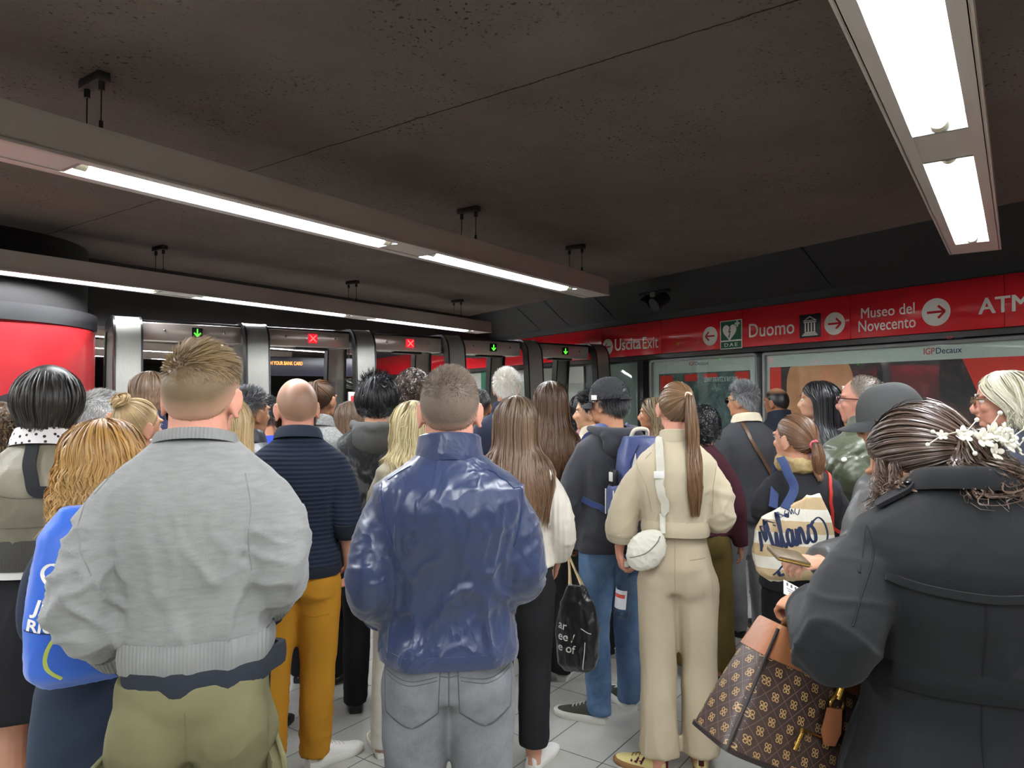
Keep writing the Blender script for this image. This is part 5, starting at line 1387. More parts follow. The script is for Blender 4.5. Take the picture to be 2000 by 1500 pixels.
p0 = tie_point(P, T, .016); mb = MB(); dd = Vector(p0) - P['M'].to_translation(); mb.torus(p0, .014, .006, 20, 8, dd.normalized().to_track_quat('Z', 'Y').to_matrix()); mb.build('hair_tie', plain('pink_tie', (232, 196, 176), .6), r)
P_BEIGE = P

# ---- man with cap and blue backpack
P, r = person('man in charcoal hoodie, dark cap and blue jeans, wearing a navy blue backpack', 1194, 3.64, 1.68, 24, 'm', 1.0, 'tan', (28, 0, 0),
    (((.225, .02, .635), (.205, .12, .515)), ((.215, -.02, .635), (.16, .18, .60))), ({'d': (.1, .15, -1), 'palm': (1, 0, 0), 'curl': .9}, {}), feet=((-.13, -.06, 42), (.10, .05, 10)), seed=53, cvox=.010)
ch = fabric('charcoal_fleece', (58, 59, 64), .95, mottle=.06, sheen=.15); H = P['H']
build_top(P, r, 'hoodie', ch, .026, .500, .97, fold=.010, arm_ease=.022, bell=.008); build_collar(P, r, 'hood', ch)
ring_band('hoodie_hem', P['bvh'], .492 * H, .525 * H, 0, ch, r, .006); cuff_band(P, -1, ch, r)
bj = denim('blue_denim', (52, 78, 112), (104, 132, 164)); build_bottom(P, r, 'jeans', bj, ease=.014, waist=.56, leg=[.096, .086, .066, .060, .053], fold=.011)
js = fabric('denim_stitch', (70, 92, 122)); c = Vector((.09, -.3, .475 * H)); w, h = .07, .08
po = patch('back_pocket', P['bbvh'], [(-w, h), (w, h), (w * .92, -h * .6), (0, -h), (-w * .92, -h * .6)], (0, 1, 0), (0, 0, 1), bj, r, .005, origin=c)
L = lambda pts: [tuple(Vector(c) + Vector((x, 0, z))) for x, z in pts]
seam('pocket_stitching', P['bbvh'], [L([(-w, h), (-w * .95, 0), (-w * .92, -h * .6)]), L([(-w * .92, -h * .6), (0, -h), (w * .92, -h * .6)]), L([(-w, h), (w, h)])], js, po, .002, view=(0, 1, 0), off=.004)
build_shoes(P, r, fabric('dark_olive_suede', (62, 62, 54), .85), white_rub, fabric('dark_heel', (56, 56, 50)), sole_h=.036); heel_text(r, 'GA', .026, plain('pale_outline', (170, 170, 162), .5))
m = MH('hair_black', (13, 13, 15), (38, 37, 40), sk=(190, 140, 108)); rng = P['rng']
make_hair(P, r, [cap_shell(P, .004, fade=(0, 8), shade=.2), hair_short(P, 3500, rng, .03, .028, (0, -.2, .2), .002, .5)], m)
def cap_hat(P, root, mat, brim_mat, opening=False, tilt=0, patch_mat=None, name='cap', sc=1.0):
    M, hs = P['M'], P['hs'] * sc; R3 = Matrix.Rotation(R(tilt), 3, 'X'); T = lambda v: M @ (R3 @ Vector(v) * hs + Vector((0, 0, .0)))
    mb = MB(); rows = []
    for k in range(15):
        f = k / 14; e = R(4 + 86 * f); row = []
        for j in range(48):
            a = 2 * math.pi * j / 48; seamk = 1 + .006 * abs(math.cos(3 * a)) * math.sin(2 * e)
            row.append(T((.091 * math.cos(e) ** .75 * math.cos(a) * seamk, (.112 * math.cos(e) ** .75 * math.sin(a)) * seamk - .002, -.004 + .128 * math.sin(e) ** .95)))
        rows.append(row)
    inner = [[T((0, 0, .0)) .lerp(p, .965) for p in rows[0]]]
    mb.loft(inner + rows, cap=False); mb.ball(T((0, 0, .125)), .006, 10, 6); c = mb.build(name, mat, root); fixnormals(c.data)
    mb = MB(); up = []; dn = []
    for j in range(25):
        a = R(90 + 62 * (1 - 2 * j / 24)); x0, y0 = .091 * math.cos(a), .112 * math.sin(a)
        ex = .070 * math.sin(math.pi * j / 24) ** .6
        up.append([T((x0 * (1 + .0 * k), y0 + ex * k / 5 - .004, .004 - .012 * (k / 5) ** 1.3 - .03 * (x0 / .09) ** 2 * (k / 5) + .003)) for k in range(6)])
        dn.append([p - (M.to_3x3() @ Vector((0, 0, .005))) for p in up[-1]])
    rings = [u + d[::-1] for u, d in zip(up, dn)]; mb.loft(rings); b = mb.build('brim', brim_mat, c); fixnormals(b.data)
    if opening:
        mb = MB(); mb.ball(T((0, -.100, .030)), (.030 * hs, .012 * hs, .030 * hs), 18, 12, M.to_3x3()); mb.build('strap_opening', plain('black_hair_tuft', (20, 20, 22), .5), c)
        mb = MB(); mb.tube([T((x, -.113 + 2.2 * x * x, .002)) for x in np.linspace(-.045, .045, 9)], .0055, 8); mb.build('back_strap', brim_mat, c)
    if patch_mat:
        mb = MB(); q = T((-.092, .02, .020)); mb.bevbox(q, (.004, .034, .024), .001, M.to_3x3()); mb.build('logo_patch', patch_mat, c)
    return c
cap_hat(P, r, fabric('cap_charcoal', (56, 57, 60), .9), fabric('cap_charcoal', (56, 57, 60), .9), True, -6, white_vinyl)
glasses(P, r, black_frame, dark_lens)
P_CAP = P
# ------------------------------------------------------------------ the rest of the crowd
def H_long(P, m, L, N=2600, shell=.006, **kw):
    return make_hair(P, P['root'], [cap_shell(P, shell, fade=(0, 8), shade=.25), hair_flow(P, N, P['rng'], L, **kw)], m)
def H_short(P, m, top=.03, side=.010, N=4500, comb=(.3, .5, .2), shell=.005, fade=(1, 22), **kw):
    return make_hair(P, P['root'], [cap_shell(P, shell, fade=fade, shade=.35), hair_short(P, N, P['rng'], top, side, comb, .0019 if P['Y'] < 3 else .0026, .45, **kw)], m)
def H_curly(P, m, L, N=1500, **kw):
    return make_hair(P, P['root'], [cap_shell(P, .010, fade=(0, 8), shade=.15), hair_curly(P, N, P['rng'], L, **kw)], m)
def H_pony(P, m, T, L, N=2000, NT_=800, **kw):
    make_hair(P, P['root'], [cap_shell(P, .004, fade=(0, 10), shade=.3), hair_tied(P, N, P['rng'], T, width=.0032), hair_tail(P, NT_, P['rng'], T, L, **kw)], m)
def lower(P, mat, sh=None, so=None, tab=None, **kw):
    build_bottom(P, P['root'], kw.pop('name', 'trousers'), mat, **kw); build_shoes(P, P['root'], sh or black_lea, so or black_rub, tab)
def loc(px0, Y0, yaw, px, py, Y):
    d = pix_ray(px, py); w = Vector((0, 0, CAM_H)) + d * (Y / d.y) - Vector((at(px0, Y0), Y0, 0)); return Matrix.Rotation(-R(yaw + view_deg(px0)), 3, 'Z') @ w

m_dkbrown = MH('hair_dark_brown', (38, 28, 22), (92, 68, 50), tip=(120, 84, 54)); m_brown = MH('hair_brown', (58, 44, 34), (116, 92, 70)); m_black = MH('hair_black', 0, 0)
m_blond = MH('hair_blond', (132, 106, 68), (206, 176, 124), tip=(214, 188, 140)); m_grey = MH('hair_grey', (128, 126, 124), (206, 204, 200)); m_white = MH('hair_white', (232, 226, 212), (255, 252, 246)); m_red = MH('hair_strawberry', (130, 88, 44), (196, 150, 84), tip=(206, 164, 96))
m_bleach = MH('hair_bleached', (176, 156, 108), (230, 214, 166), root=(54, 44, 34)); m_ash = MH('hair_ash_brown', (70, 56, 46), (138, 116, 94), tip=(134, 98, 70)); m_salt = MH('hair_salt_pepper', (72, 72, 74), (176, 176, 176)); m_gblond = MH('hair_grey_blond', (164, 156, 126), (240, 234, 212))

# ---- left group
P, r = person('person with long curly brown hair at the left edge, beside the khaki jacket', 2, 2.62, 1.57, 10, 'f', .85, 'fair', (10, 0, 0), seed=61)
build_top(P, r, 'coat', black_cloth, .025, .42); lower(P, black_cloth, fabric('grey_suede', (120, 118, 112)), white_rub); H_curly(P, MH('hair_curly_brown', (44, 32, 22), (126, 96, 62)), .26, 1700, rad=.011, turns=5, out=.035, width=.0042, down=.9)
P, r = person('bald man in front of the red column, only his shiny scalp showing', 70, 3.55, 1.735, 0, 'm', 1.0, 'pink', (-12, 0, 0), seed=62)
build_top(P, r, 'jacket', char_cloth, .025, .48); build_collar(P, r, 'stand', char_cloth); lower(P, dark_cloth)

P, r = person('person with dark bowl-cut hair in worn khaki leather jacket and long black skirt', 88, 2.36, 1.69, -16, 'f', 1.05, 'fair', (-22, 4, 3), arms=('tight', 'front'), seed=63, cvox=.008, vox=.005, hs=1.0)
kh = leather('khaki_leather', (112, 106, 88), .42, .22); H = P['H']
build_top(P, r, 'jacket', kh, .026, .655, .96, fold=.014, bell=.008, arm_ease=.020)
wb = fabric('grey_rib', (66, 64, 60), rib=('X', 40, .1)); ring_band('waistband', P['bvh'], .618 * H, .675 * H, .000, wb, r, .006)
ring_band('striped_hem', P['bvh'], .603 * H, .623 * H, -.012, fabric('white_stripe', (222, 220, 214), rib=('Z', 14, .0)), r, .004, zs=.68 * H)
seam('yoke_seam', P['bvh'], [[(-.17, -.2, .705 * H), (0, -.2, .70 * H), (.17, -.2, .705 * H)], [(-.15, -.2, .77 * H), (0, -.2, .755 * H), (.15, -.2, .77 * H)]], leather('khaki_dark', (84, 78, 62)), r, .0025, view=(0, 1, 0))
t = NT('dotted_cotton'); vo = t.n('ShaderNodeTexVoronoi'); t.l(t.coord(), vo.inputs['Vector']); vo.inputs['Scale'].default_value = 55
t.base(t.mix(t.math('LESS_THAN', vo.outputs['Distance'], .26), srgb(214, 208, 204), srgb(40, 36, 44))); t.set(rough=.9)
build_collar(P, r, 'shirt', t.m, .045)
sk_ = fabric('black_skirt', (26, 26, 29)); build_bottom(P, r, 'skirt', sk_, 'skirt', ease=.012, waist=.65, wide=.10, len_=.345, fold=.008)
build_shoes(P, r, white_lea, white_rub)
make_hair(P, r, [cap_shell(P, .012, fade=(0, 6), shade=.2), hair_flow(P, 4200, P['rng'], .035, leave=(-34, 8), vol=(.010, .022), K1=12, K2=4, width=.0028, wave=.004, spread=.9, endvar=.6)], MH('hair_bowl', (18, 16, 14), (58, 51, 43)))
P_KH = P

P, r = person('older man with cropped grey hair and a red and white striped scarf, turned right', 192, 3.32, 1.625, -48, 'm', 1.0, 'tan', (-14, 0, 0), seed=64, brow='grey')
build_top(P, r, 'jacket', char_cloth, .025, .48); lower(P, dark_cloth); H_short(P, m_grey, .022, .012)
t = NT('striped_scarf'); w = t.n('ShaderNodeTexWave', wave_type='BANDS', bands_direction='Z'); t.l(t.coord(), w.inputs['Vector']); w.inputs['Scale'].default_value = 16; w.inputs['Distortion'].default_value = 1.5
t.base(t.mix(t.math('GREATER_THAN', w.outputs['Fac'], .55), srgb(228, 220, 212), srgb(176, 58, 56))); t.set(rough=.95)
def scarf(P, mat, r0=.034, name='scarf', zf=.858, turns=2, big=1.0):
    a, b, y = ring_at(P, .858); pts = []; rad = []; n = 44
    for k in range(n):
        q = 2 * math.pi * turns * k / n; pts.append(Vector(((a + .028 * big) * math.cos(q), y + (b + .030 * big) * math.sin(q), zf * P['H'] + .012 * math.sin(q * .5) + .010 * (k / n - .5) + .01 * math.sin(q)))); rad.append(r0 * (1 + .15 * math.sin(k * 1.7)))
    mb = MB(); mb.tube(pts, rad, 12); me = remesh(mb, .008, 2); folds(me, .007, P['seed'] + 3, (30, 30, 70)); return link(name, me, mat, P['root'])
scarf(P, t.m)

P, r = person('blond woman with a round top-knot bun and pearl earring, facing right', 262, 2.84, 1.585, -42, 'f', 1.0, 'fair', (-10, 0, 0), seed=65, brow='fair')
build_top(P, r, 'jacket', fabric('taupe_cloth', (110, 104, 96)), .022, .48); lower(P, dark_cloth); T = (0, 52)
make_hair(P, r, [cap_shell(P, .004, fade=(0, 10), shade=.5), hair_tied(P, 2800, P['rng'], T, width=.0026), hair_bun(P, 420, P['rng'], T, .036, .0035)], m_blond)
def earring(P, sx, mat=None, hoop=False):
    M, hs = P['M'], P['hs']; mb = MB(); c = M @ Vector((sx * .087 * hs, .0, -.066 * hs))
    mb.torus(c, .009, .0015, 16, 6, Matrix.Rotation(R(90), 3, 'X')) if hoop else mb.ball(c, .0055, 12, 8)
    mb.build('earring', mat or plain('pearl', (236, 230, 218), .2), P['root'])
earring(P, 1)

P, r = person('short woman with wavy strawberry blond hair in navy skirt, beside the grey sweatshirt', 206, 1.95, 1.53, 4, 'f', .86, 'fair', (4, -4, 0), arms=(((.19, -.01, .65), (.11, .2, .64)), 'front'), seed=66, cvox=.009, brow='fair')
build_top(P, r, 'coat', fabric('ink_coat', (40, 46, 62)), .022, .56); build_bottom(P, r, 'skirt', fabric('navy_wool', (42, 50, 66)), 'skirt', ease=.03, waist=.60, wide=.06, len_=.33, fold=.004)
mb = MB()
for sd in (-1, 1):
    fx = P['feet'][0 if sd < 0 else 1]; mb = MB(); mb.tube(catmull([(sd * .08, 0, .36 * P['H']), (fx[0], fx[1] - .02, .25 * P['H']), (fx[0], fx[1] - .035, .17 * P['H']), (fx[0], fx[1] - .03, .05)], 14), list(np.interp(np.linspace(0, 1, 14), [0, .5, 1], [.062, .056, .040])), 16); mb.build('stocking', black_cloth, r)
build_shoes(P, r, black_lea, black_rub)
H_long(P, m_red, .17, 3200, vol=(.012, .032), leave=(-8, 10), wave=.014, spread=1.18, width=.0034, layered=.3, endvar=.3, back=.9)
P_RED = P

P, r = person('woman with a smooth brown bob and navy coat beside the steel gate pillar', 290, 4.0, 1.745, -8, 'f', 1.0, 'fair', (-6, 0, 0), seed=67)
build_top(P, r, 'coat', fabric('deep_navy', (34, 38, 66)), .024, .44); build_collar(P, r, 'shirt', fabric('deep_navy', (34, 38, 66)), .05); lower(P, dark_cloth)
H_long(P, m_ash, .10, 2200, vol=(.012, .026), leave=(-14, 6), wave=.004, spread=.98, endvar=.25)
P, r = person('woman with long straight blond hair, a strip of it showing beside the grey sweatshirt', 438, 2.5, 1.60, 0, 'f', .95, 'fair', (0, 0, 0), seed=68, arms=('tight', 'tight'))
build_top(P, r, 'jacket', dark_cloth, .02, .5); lower(P, black_cloth); H_long(P, m_blond, .30, 2200, vol=(.010, .022), wave=.006)
P, r = person('man with short dark greying hair in black leather jacket, looking right', 482, 3.4, 1.635, -36, 'm', 1.0, 'tan', (-10, 0, 0), seed=69, arms=('hang', 'front'))
bl = leather('jacket_leather', (44, 46, 52), .36); build_top(P, r, 'jacket', bl, .026, .50, fold=.012); build_collar(P, r, 'shirt', bl, .05); lower(P, dark_cloth); H_short(P, MH('hair_dark_grey', (26, 26, 28), (96, 96, 98), sk=(190, 142, 112)), .032, .007, comb=(-.3, .5, .3), fade=(1, 34))
P_LEA = P
P, r = person('person in bright blue top, a sliver of shoulder beside the bald man', 516, 4.25, 1.60, -20, 'm', 1.0, 'tan', (0, 0, 0), seed=70)
bb_ = fabric('cobalt_cloth', (40, 66, 186)); build_top(P, r, 'sweater', bb_, .02, .5); lower(P, dark_cloth); H_short(P, m_black)
P, r = person('woman with a long brown ponytail in grey wool coat, right of the bald man', 626, 4.05, 1.695, -24, 'f', .92, 'tan', (-6, 0, 0), seed=71, arms=('hang', 'front'))
t_ = fabric('grey_wool', (116, 116, 114), alt=(150, 150, 148), mscale=90); build_top(P, r, 'coat', t_, .030, .40, fold=.010); build_collar(P, r, 'shirt', t_, .05); lower(P, black_cloth, black_lea, black_rub)
H_pony(P, m_dkbrown, (-22 + 24, 42), .26, r0=.016, r1=.036, kick=.05, width=.004)
P, r = person('woman with light brown hair half hidden between the grey coat and the black hoodie', 682, 4.9, 1.575, -10, 'f', 1.0, 'fair', (0, 0, 0), seed=72)
build_top(P, r, 'jacket', char_cloth, .022, .5); lower(P, dark_cloth); H_long(P, m_ash, .20, 1700, vol=(.012, .024))
P, r = person('young man with full black hair in black and grey camouflage hoodie', 736, 3.7, 1.71, -4, 'm', 1.0, 'olive', (4, 2, 0), seed=73)
t = NT('camouflage'); n1 = t.noise(t.coord(), 9, 3, .6, 1.0); t.base(t.ramp(n1, [(.44, srgb(28, 28, 30)), (.50, srgb(52, 53, 54)), (.60, srgb(92, 93, 92))])); t.set(rough=.9); camo = t.m
build_top(P, r, 'hoodie', camo, .030, .50, fold=.010); build_collar(P, r, 'hood', fabric('hood_grey', (84, 84, 82), .9)); lower(P, black_cloth)
make_hair(P, r, [cap_shell(P, .014, fade=(0, 6), shade=.2), hair_flow(P, 2600, P['rng'], .02, leave=(-36, 12), vol=(.014, .034), K1=11, K2=3, width=.0032, wave=.010, endvar=.6), hair_short(P, 1500, P['rng'], .05, .04, (.2, -.3, .2), .0028, .7)], m_black)
P, r = person('person with a mop of dark curly hair, taller than the blond woman in front', 806, 4.35, 1.755, 0, 'm', .88, 'olive', (0, 0, 0), seed=74)
build_top(P, r, 'jacket', char_cloth, .024, .5); lower(P, dark_cloth); H_curly(P, MH('hair_dark_curls', (22, 17, 15), (100, 78, 66)), .075, 1100, rad=.014, turns=3.0, out=.034, width=.0065, down=.5)
P, r = person('woman with bleached hair and dark roots in beige blazer and white trousers', 806, 3.28, 1.58, 6, 'f', 1.0, 'fair', (-8, -2, 0), arms=('tight', 'front'), seed=75, feet=((-.14, -.02, 0), (.09, .02)))
bz = fabric('beige_blazer', (150, 142, 122), .85); build_top(P, r, 'blazer', bz, .026, .46, fold=.008); lower(P, fabric('white_denim', (214, 210, 198)), fabric('beige_suede', (182, 172, 150)), white_rub)
H_long(P, m_bleach, .20, 2600, part='centre', vol=(.010, .026), wave=.008, spread=1.12, width=.0036)
P, r = person('man with short dark hair and grey jacket showing beside the blue jacket shoulder', 936, 5.05, 1.65, 0, 'm', .88, 'tan', (0, 0, 0), seed=76)
build_top(P, r, 'jacket', fabric('mid_grey', (112, 114, 112)), .022, .5); build_collar(P, r, 'stand', fabric('mid_grey', (112, 114, 112))); lower(P, dark_cloth); H_short(P, m_black, .02, .004, fade=(1, 40))
P, r = person('tall man with white hair and glasses in navy jacket', 990, 4.6, 1.775, 0, 'm', .93, 'pink', (6, 0, 0), seed=77, brow='grey')
nj = fabric('navy_jacket', (38, 42, 62)); build_top(P, r, 'jacket', nj, .026, .48); build_collar(P, r, 'shirt', nj, .05); lower(P, dark_cloth); H_short(P, m_white, .034, .022, N=4200, fade=(0, 14), comb=(.2, .2, .6)); glasses(P, r, black_frame)
P, r = person('woman with long straight ash brown hair in white knit sweater and black trousers', 1008, 3.12, 1.60, -4, 'f', .98, 'fair', (0, 0, 0), arms=('hang', ((.245, -.02, .645), (.215, .10, .535))), seed=78, feet=((-.08, -.03, 0), (.09, .0, -18)))
wk = fabric('white_knit', (218, 210, 196), .95, rib=('X', 14, .0), weave_amt=.8); build_top(P, r, 'sweater', wk, .028, .54, .92, fold=.008, puff=.016, arm_ease=.022)
lower(P, fabric('black_trousers', (32, 32, 34)), white_lea, white_rub, ease=.016, leg=[.098, .088, .070, .066, .062], ank=.10)
H_long(P, m_ash, .42, 3200, vol=(.010, .022), leave=(-6, 8), wave=.006, spread=1.05, width=.003)
P, r = person('woman with very long dark brown hair and sunglasses on her head, in black', 1076, 4.08, 1.69, -6, 'f', 1.0, 'fair', (4, 0, 0), seed=79, feet=((-.07, 0), (.07, .02)))
build_top(P, r, 'top', black_cloth, .020, .5); lower(P, fabric('charcoal_trousers', (44, 44, 47)), fabric('beige_suede', (182, 172, 150)), white_rub, ease=.014)
H_long(P, m_dkbrown, .46, 3000, vol=(.010, .024), leave=(-6, 8), wave=.010, spread=1.28, width=.0036, layered=.25); glasses(P, r, black_frame, dark_lens, up=52, y=.125, name='sunglasses')
P, r = person('person in cream jumper hidden behind the long dark brown hair', 1100, 4.85, 1.555, 0, 'f', 1.0, 'fair', (0, 0, 0), seed=80)
cr = fabric('cream_knit', (214, 202, 176)); build_top(P, r, 'jumper', cr, .026, .5); lower(P, dark_cloth); H_long(P, m_black, .05, 1300)
P, r = person('person with shoulder-length black hair in maroon puffer jacket near the last gate', 1140, 5.45, 1.63, 18, 'f', 1.0, 'olive', (16, 0, 0), seed=81)
mp = nylon('maroon_nylon', (98, 30, 52), .45, .2); build_top(P, r, 'puffer_jacket', mp, .040, .5, fold=.003, quilt=.085); lower(P, dark_cloth); H_long(P, m_black, .09, 1600, vol=(.010, .022))
P, r = person('black-haired man in cream shirt looking left, behind the man with the cap', 1160, 4.45, 1.62, 40, 'm', 1.0, 'olive', (40, 0, 0), seed=82)
build_top(P, r, 'shirt', cr, .022, .5); build_collar(P, r, 'shirt', cr, .04); lower(P, dark_cloth); H_short(P, m_black, .045, .02, fade=(0, 10))
P, r = person('woman in red top with sunglasses pushed up in her fair hair, facing left', 1282, 4.75, 1.60, 55, 'f', 1.0, 'tan', (25, 0, 0), seed=83)
build_top(P, r, 'top', fabric('red_top', (176, 36, 44)), .02, .5); lower(P, dark_cloth); H_long(P, MH('hair_two_tone', (54, 44, 36), (150, 128, 96), tip=(176, 150, 112)), .16, 1700, vol=(.010, .022)); glasses(P, r, black_frame, dark_lens, up=50, y=.122, name='sunglasses')
P, r = person('dark-haired woman in olive wide trousers, mostly hidden by the woman in cream', 1374, 4.12, 1.55, -10, 'f', .82, 'tan', (0, 0, 0), seed=84)
build_top(P, r, 'jacket', fabric('wine_jacket', (64, 26, 36)), .022, .52); lower(P, fabric('olive_brown', (88, 74, 32)), black_lea, black_rub, wide=[.098, .09, .085, .092, .100], ank=.06); H_curly(P, m_black, .09, 1000, rad=.008, out=.02)

# ---- right group
P, r = person('grey-haired man with sunglasses in charcoal blazer, thin brown strap across the back', 1456, 4.85, 1.69, 26, 'm', 1.0, 'tan', (34, 0, 0), seed=85, feet=((-.10, -.02, 40), (.10, .03)), brow='grey')
gz = fabric('charcoal_blazer', (66, 67, 70), .85); H = P['H']; build_top(P, r, 'blazer', gz, .022, .455, fold=.008); build_collar(P, r, 'shirt', fabric('cream_collar', (226, 214, 186)), .045); lower(P, denim('mid_grey_denim', (98, 98, 100), (138, 138, 138)), black_cloth, black_rub, ease=.012)
strip('bag_strap', P['bvh'], [(-.06, -.04, .84 * H), (-.03, -.2, .77 * H), (.08, -.2, .68 * H), (.19, -.1, .60 * H), (.21, .0, .56 * H)], .022, leather('brown_leather', (96, 70, 52)), r, .006)
H_short(P, m_salt, .045, .022, N=4200, fade=(0, 12), comb=(0, .2, .8)); glasses(P, r, black_frame, dark_lens); P_BLZ = P
P, r = person('balding man in navy jacket in front of the brown poster, face turned left', 1520, 5.7, 1.68, 36, 'm', 1.05, 'brown', (18, 0, 0), seed=86)
build_top(P, r, 'jacket', fabric('ink_navy', (34, 40, 52)), .026, .48); build_collar(P, r, 'stand', fabric('ink_navy', (34, 40, 52)), .06); lower(P, dark_cloth)
make_hair(P, r, [cap_shell(P, .004, low=([0, 60, 90, 120, 180], [-48, -34, -10, 10, 40]), fade=(1, 10), shade=.2, bald=(30, 60)), hair_short(P, 1800, P['rng'], .002, .008, low=([0, 60, 90, 120, 180], [-44, -30, -5, 15, 60]))], MH('hair_black', 0, 0))
yw = 16; L_ = lambda px, py, Y: loc(1560, 3.15, yw, px, py, Y)
P, r = person('short woman with reddish brown hair tied by a pink band, black cardigan and gold scarf', 1560, 3.15, 1.52, yw, 'f', 1.05, 'fair', (34, 0, 0), arms=(('abs', L_(1492, 1000, 3.12), L_(1520, 1050, 3.42)), 'front'), seed=87, cvox=.009, vox=.005)
bc = fabric('black_knit', (40, 40, 43), .9); build_top(P, r, 'cardigan', bc, .022, .50, fold=.010); lower(P, black_cloth, black_lea, black_rub)
scarf(P, fabric('gold_scarf', (196, 174, 128), alt=(160, 134, 90), mscale=30), .026, turns=2); T = (-6, -16)
H_pony(P, MH('hair_auburn', (58, 40, 30), (126, 94, 70), tip=(148, 106, 74)), T, .16, N=2400, r0=.014, r1=.030, kick=.03, width=.0032); p0 = tie_point(P, T); mb = MB(); mb.torus(p0, .016, .007, 20, 8, (Vector(p0) - P['M'].to_translation()).normalized().to_track_quat('Z', 'Y').to_matrix()); mb.build('hair_tie', plain('hot_pink', (244, 110, 140), .6), r); P_TOTE = P
P, r = person('smiling woman with long black hair and patterned hair scarf in royal blue dress', 1604, 4.05, 1.69, 40, 'f', 1.05, 'olive', (42, 0, 0), seed=88, arms=('hang', 'front'))
rb = fabric('royal_blue', (34, 40, 150), .7, sheen=.3); build_top(P, r, 'dress_top', rb, .018, .50, fold=.008); build_bottom(P, r, 'skirt', rb, 'skirt', ease=.016, waist=.58, wide=.12, len_=.25); build_shoes(P, r, black_lea, black_rub)
H_long(P, m_black, .36, 2800, vol=(.012, .026), leave=(-6, 8), wave=.006, spread=.85)
t = NT('scarf_print'); vo = t.n('ShaderNodeTexVoronoi'); t.l(t.coord(), vo.inputs['Vector']); vo.inputs['Scale'].default_value = 90; t.base(t.mix(t.math('LESS_THAN', vo.outputs['Distance'], .35), srgb(220, 212, 200), srgb(60, 60, 56))); t.set(rough=.8); sprint = t.m
M = P['M']; W2 = lambda x, y, z: M @ Vector((x, y, z))
for k, (dx, m_) in enumerate(((-.006, sprint), (.012, fabric('scarf_red', (190, 44, 40))), (.03, sprint))):
    mb = MB(); mb.tube(catmull([W2(.01 + dx, -.125, .07), W2(.012 + dx * 1.2, -.152, .0), W2(.02 + dx * 1.3, -.160, -.07), W2(.03 + dx * 1.5, -.165, -.13)], 16), list(np.interp(np.linspace(0, 1, 16), [0, .3, .7, 1], [.008, .016, .014, .006])), 10, flat=.5); mb.build('hair_scarf', m_, r)
yw = 34; L_ = lambda px, py, Y: loc(1692, 3.4, yw, px, py, Y)
P, r = person('man with receding grey hair and glasses in olive green quilted puffer jacket', 1692, 3.4, 1.695, yw, 'm', 1.05, 'pink', (50, 0, 0), arms=(('abs', L_(1668, 935, 3.25), L_(1645, 985, 3.45)), 'front'), hands=({'curl': .7}, {}), seed=89, cvox=.009, brow='grey')
og = nylon('olive_nylon', (72, 78, 56), .4, .35); build_top(P, r, 'puffer_jacket', og, .034, .46, fold=.004, quilt=.075, arm_ease=.034, sm=3); build_collar(P, r, 'stand', og, .06); lower(P, fabric('stone_chino', (168, 162, 146)), black_lea, black_rub)
make_hair(P, r, [cap_shell(P, .004, low=([0, 60, 90, 112, 140, 180], [-48, -34, -12, 10, 44, 62]), fade=(1, 20), shade=.45), hair_short(P, 2600, P['rng'], .014, .010, (0, -.3, .3), .0022, low=([0, 60, 90, 112, 140, 180], [-44, -30, -8, 14, 48, 66]))], MH('hair_grey_brown', (96, 84, 74), (150, 140, 128))); glasses(P, r, plain('dark_red_frame', (70, 36, 40), .3))
mb = MB(); q = surf(P['bvh'], L_(1641, 885, 3.2), .003); mb.ball(q[0], (.013, .013, .013), 12, 8, Matrix.Scale(.5, 3, q[1])); mb.build('round_badge', white_vinyl, r)
yw = 48; L_ = lambda px, py, Y: loc(1758, 2.5, yw, px, py, Y)
P, r = person('person in plain grey baseball cap and grey leather jacket, head bent to the left', 1758, 2.5, 1.62, yw, 'f', 1.05, 'fair', (42, -8, 0), arms=(('abs', L_(1672, 1075, 2.42), L_(1592, 1098, 2.24)), 'tight'), hands=({'d': tuple(L_(1555, 1100, 2.22) - L_(1598, 1098, 2.24)), 'palm': (0, .3, -.6), 'thumb': (0, .2, 1), 'curl': .95}, {}), seed=90, cvox=.009, vox=.0045)
gl_ = leather('grey_leather', (74, 74, 74), .45); build_top(P, r, 'jacket', gl_, .026, .46, .97, fold=.010); build_collar(P, r, 'stand', gl_, .05); lower(P, fabric('slate_trousers', (78, 84, 98)), black_lea, black_rub)
H_long(P, m_gblond, .04, 1600, vol=(.006, .014)); cap_hat(P, r, fabric('cap_grey', (66, 67, 66), .85), fabric('cap_grey_brim', (60, 61, 61), .85), False, -4, sc=1.06); P_WAL = P
P, r = person('older woman with chin-length grey blond hair, thin glasses and navy jacket at the right edge', 1976, 2.62, 1.69, 64, 'f', 1.05, 'pink', (36, -3, 0), seed=91, brow='grey', vox=.0045, cvox=.009)
nv = nylon('navy_quilt', (44, 50, 66), .5, .25); build_top(P, r, 'jacket', nv, .030, .48, fold=.006, quilt=.11); build_collar(P, r, 'stand', nv, .05); lower(P, denim('pale_denim', (112, 140, 178), (150, 174, 204)), white_lea, white_rub)
H_long(P, m_gblond, .075, 3000, vol=(.012, .030), leave=(-18, 8), wave=.006, spread=.96, width=.003, endvar=.35); glasses(P, r, plain('thin_metal', (150, 130, 110), .25, .8), r_=.021)

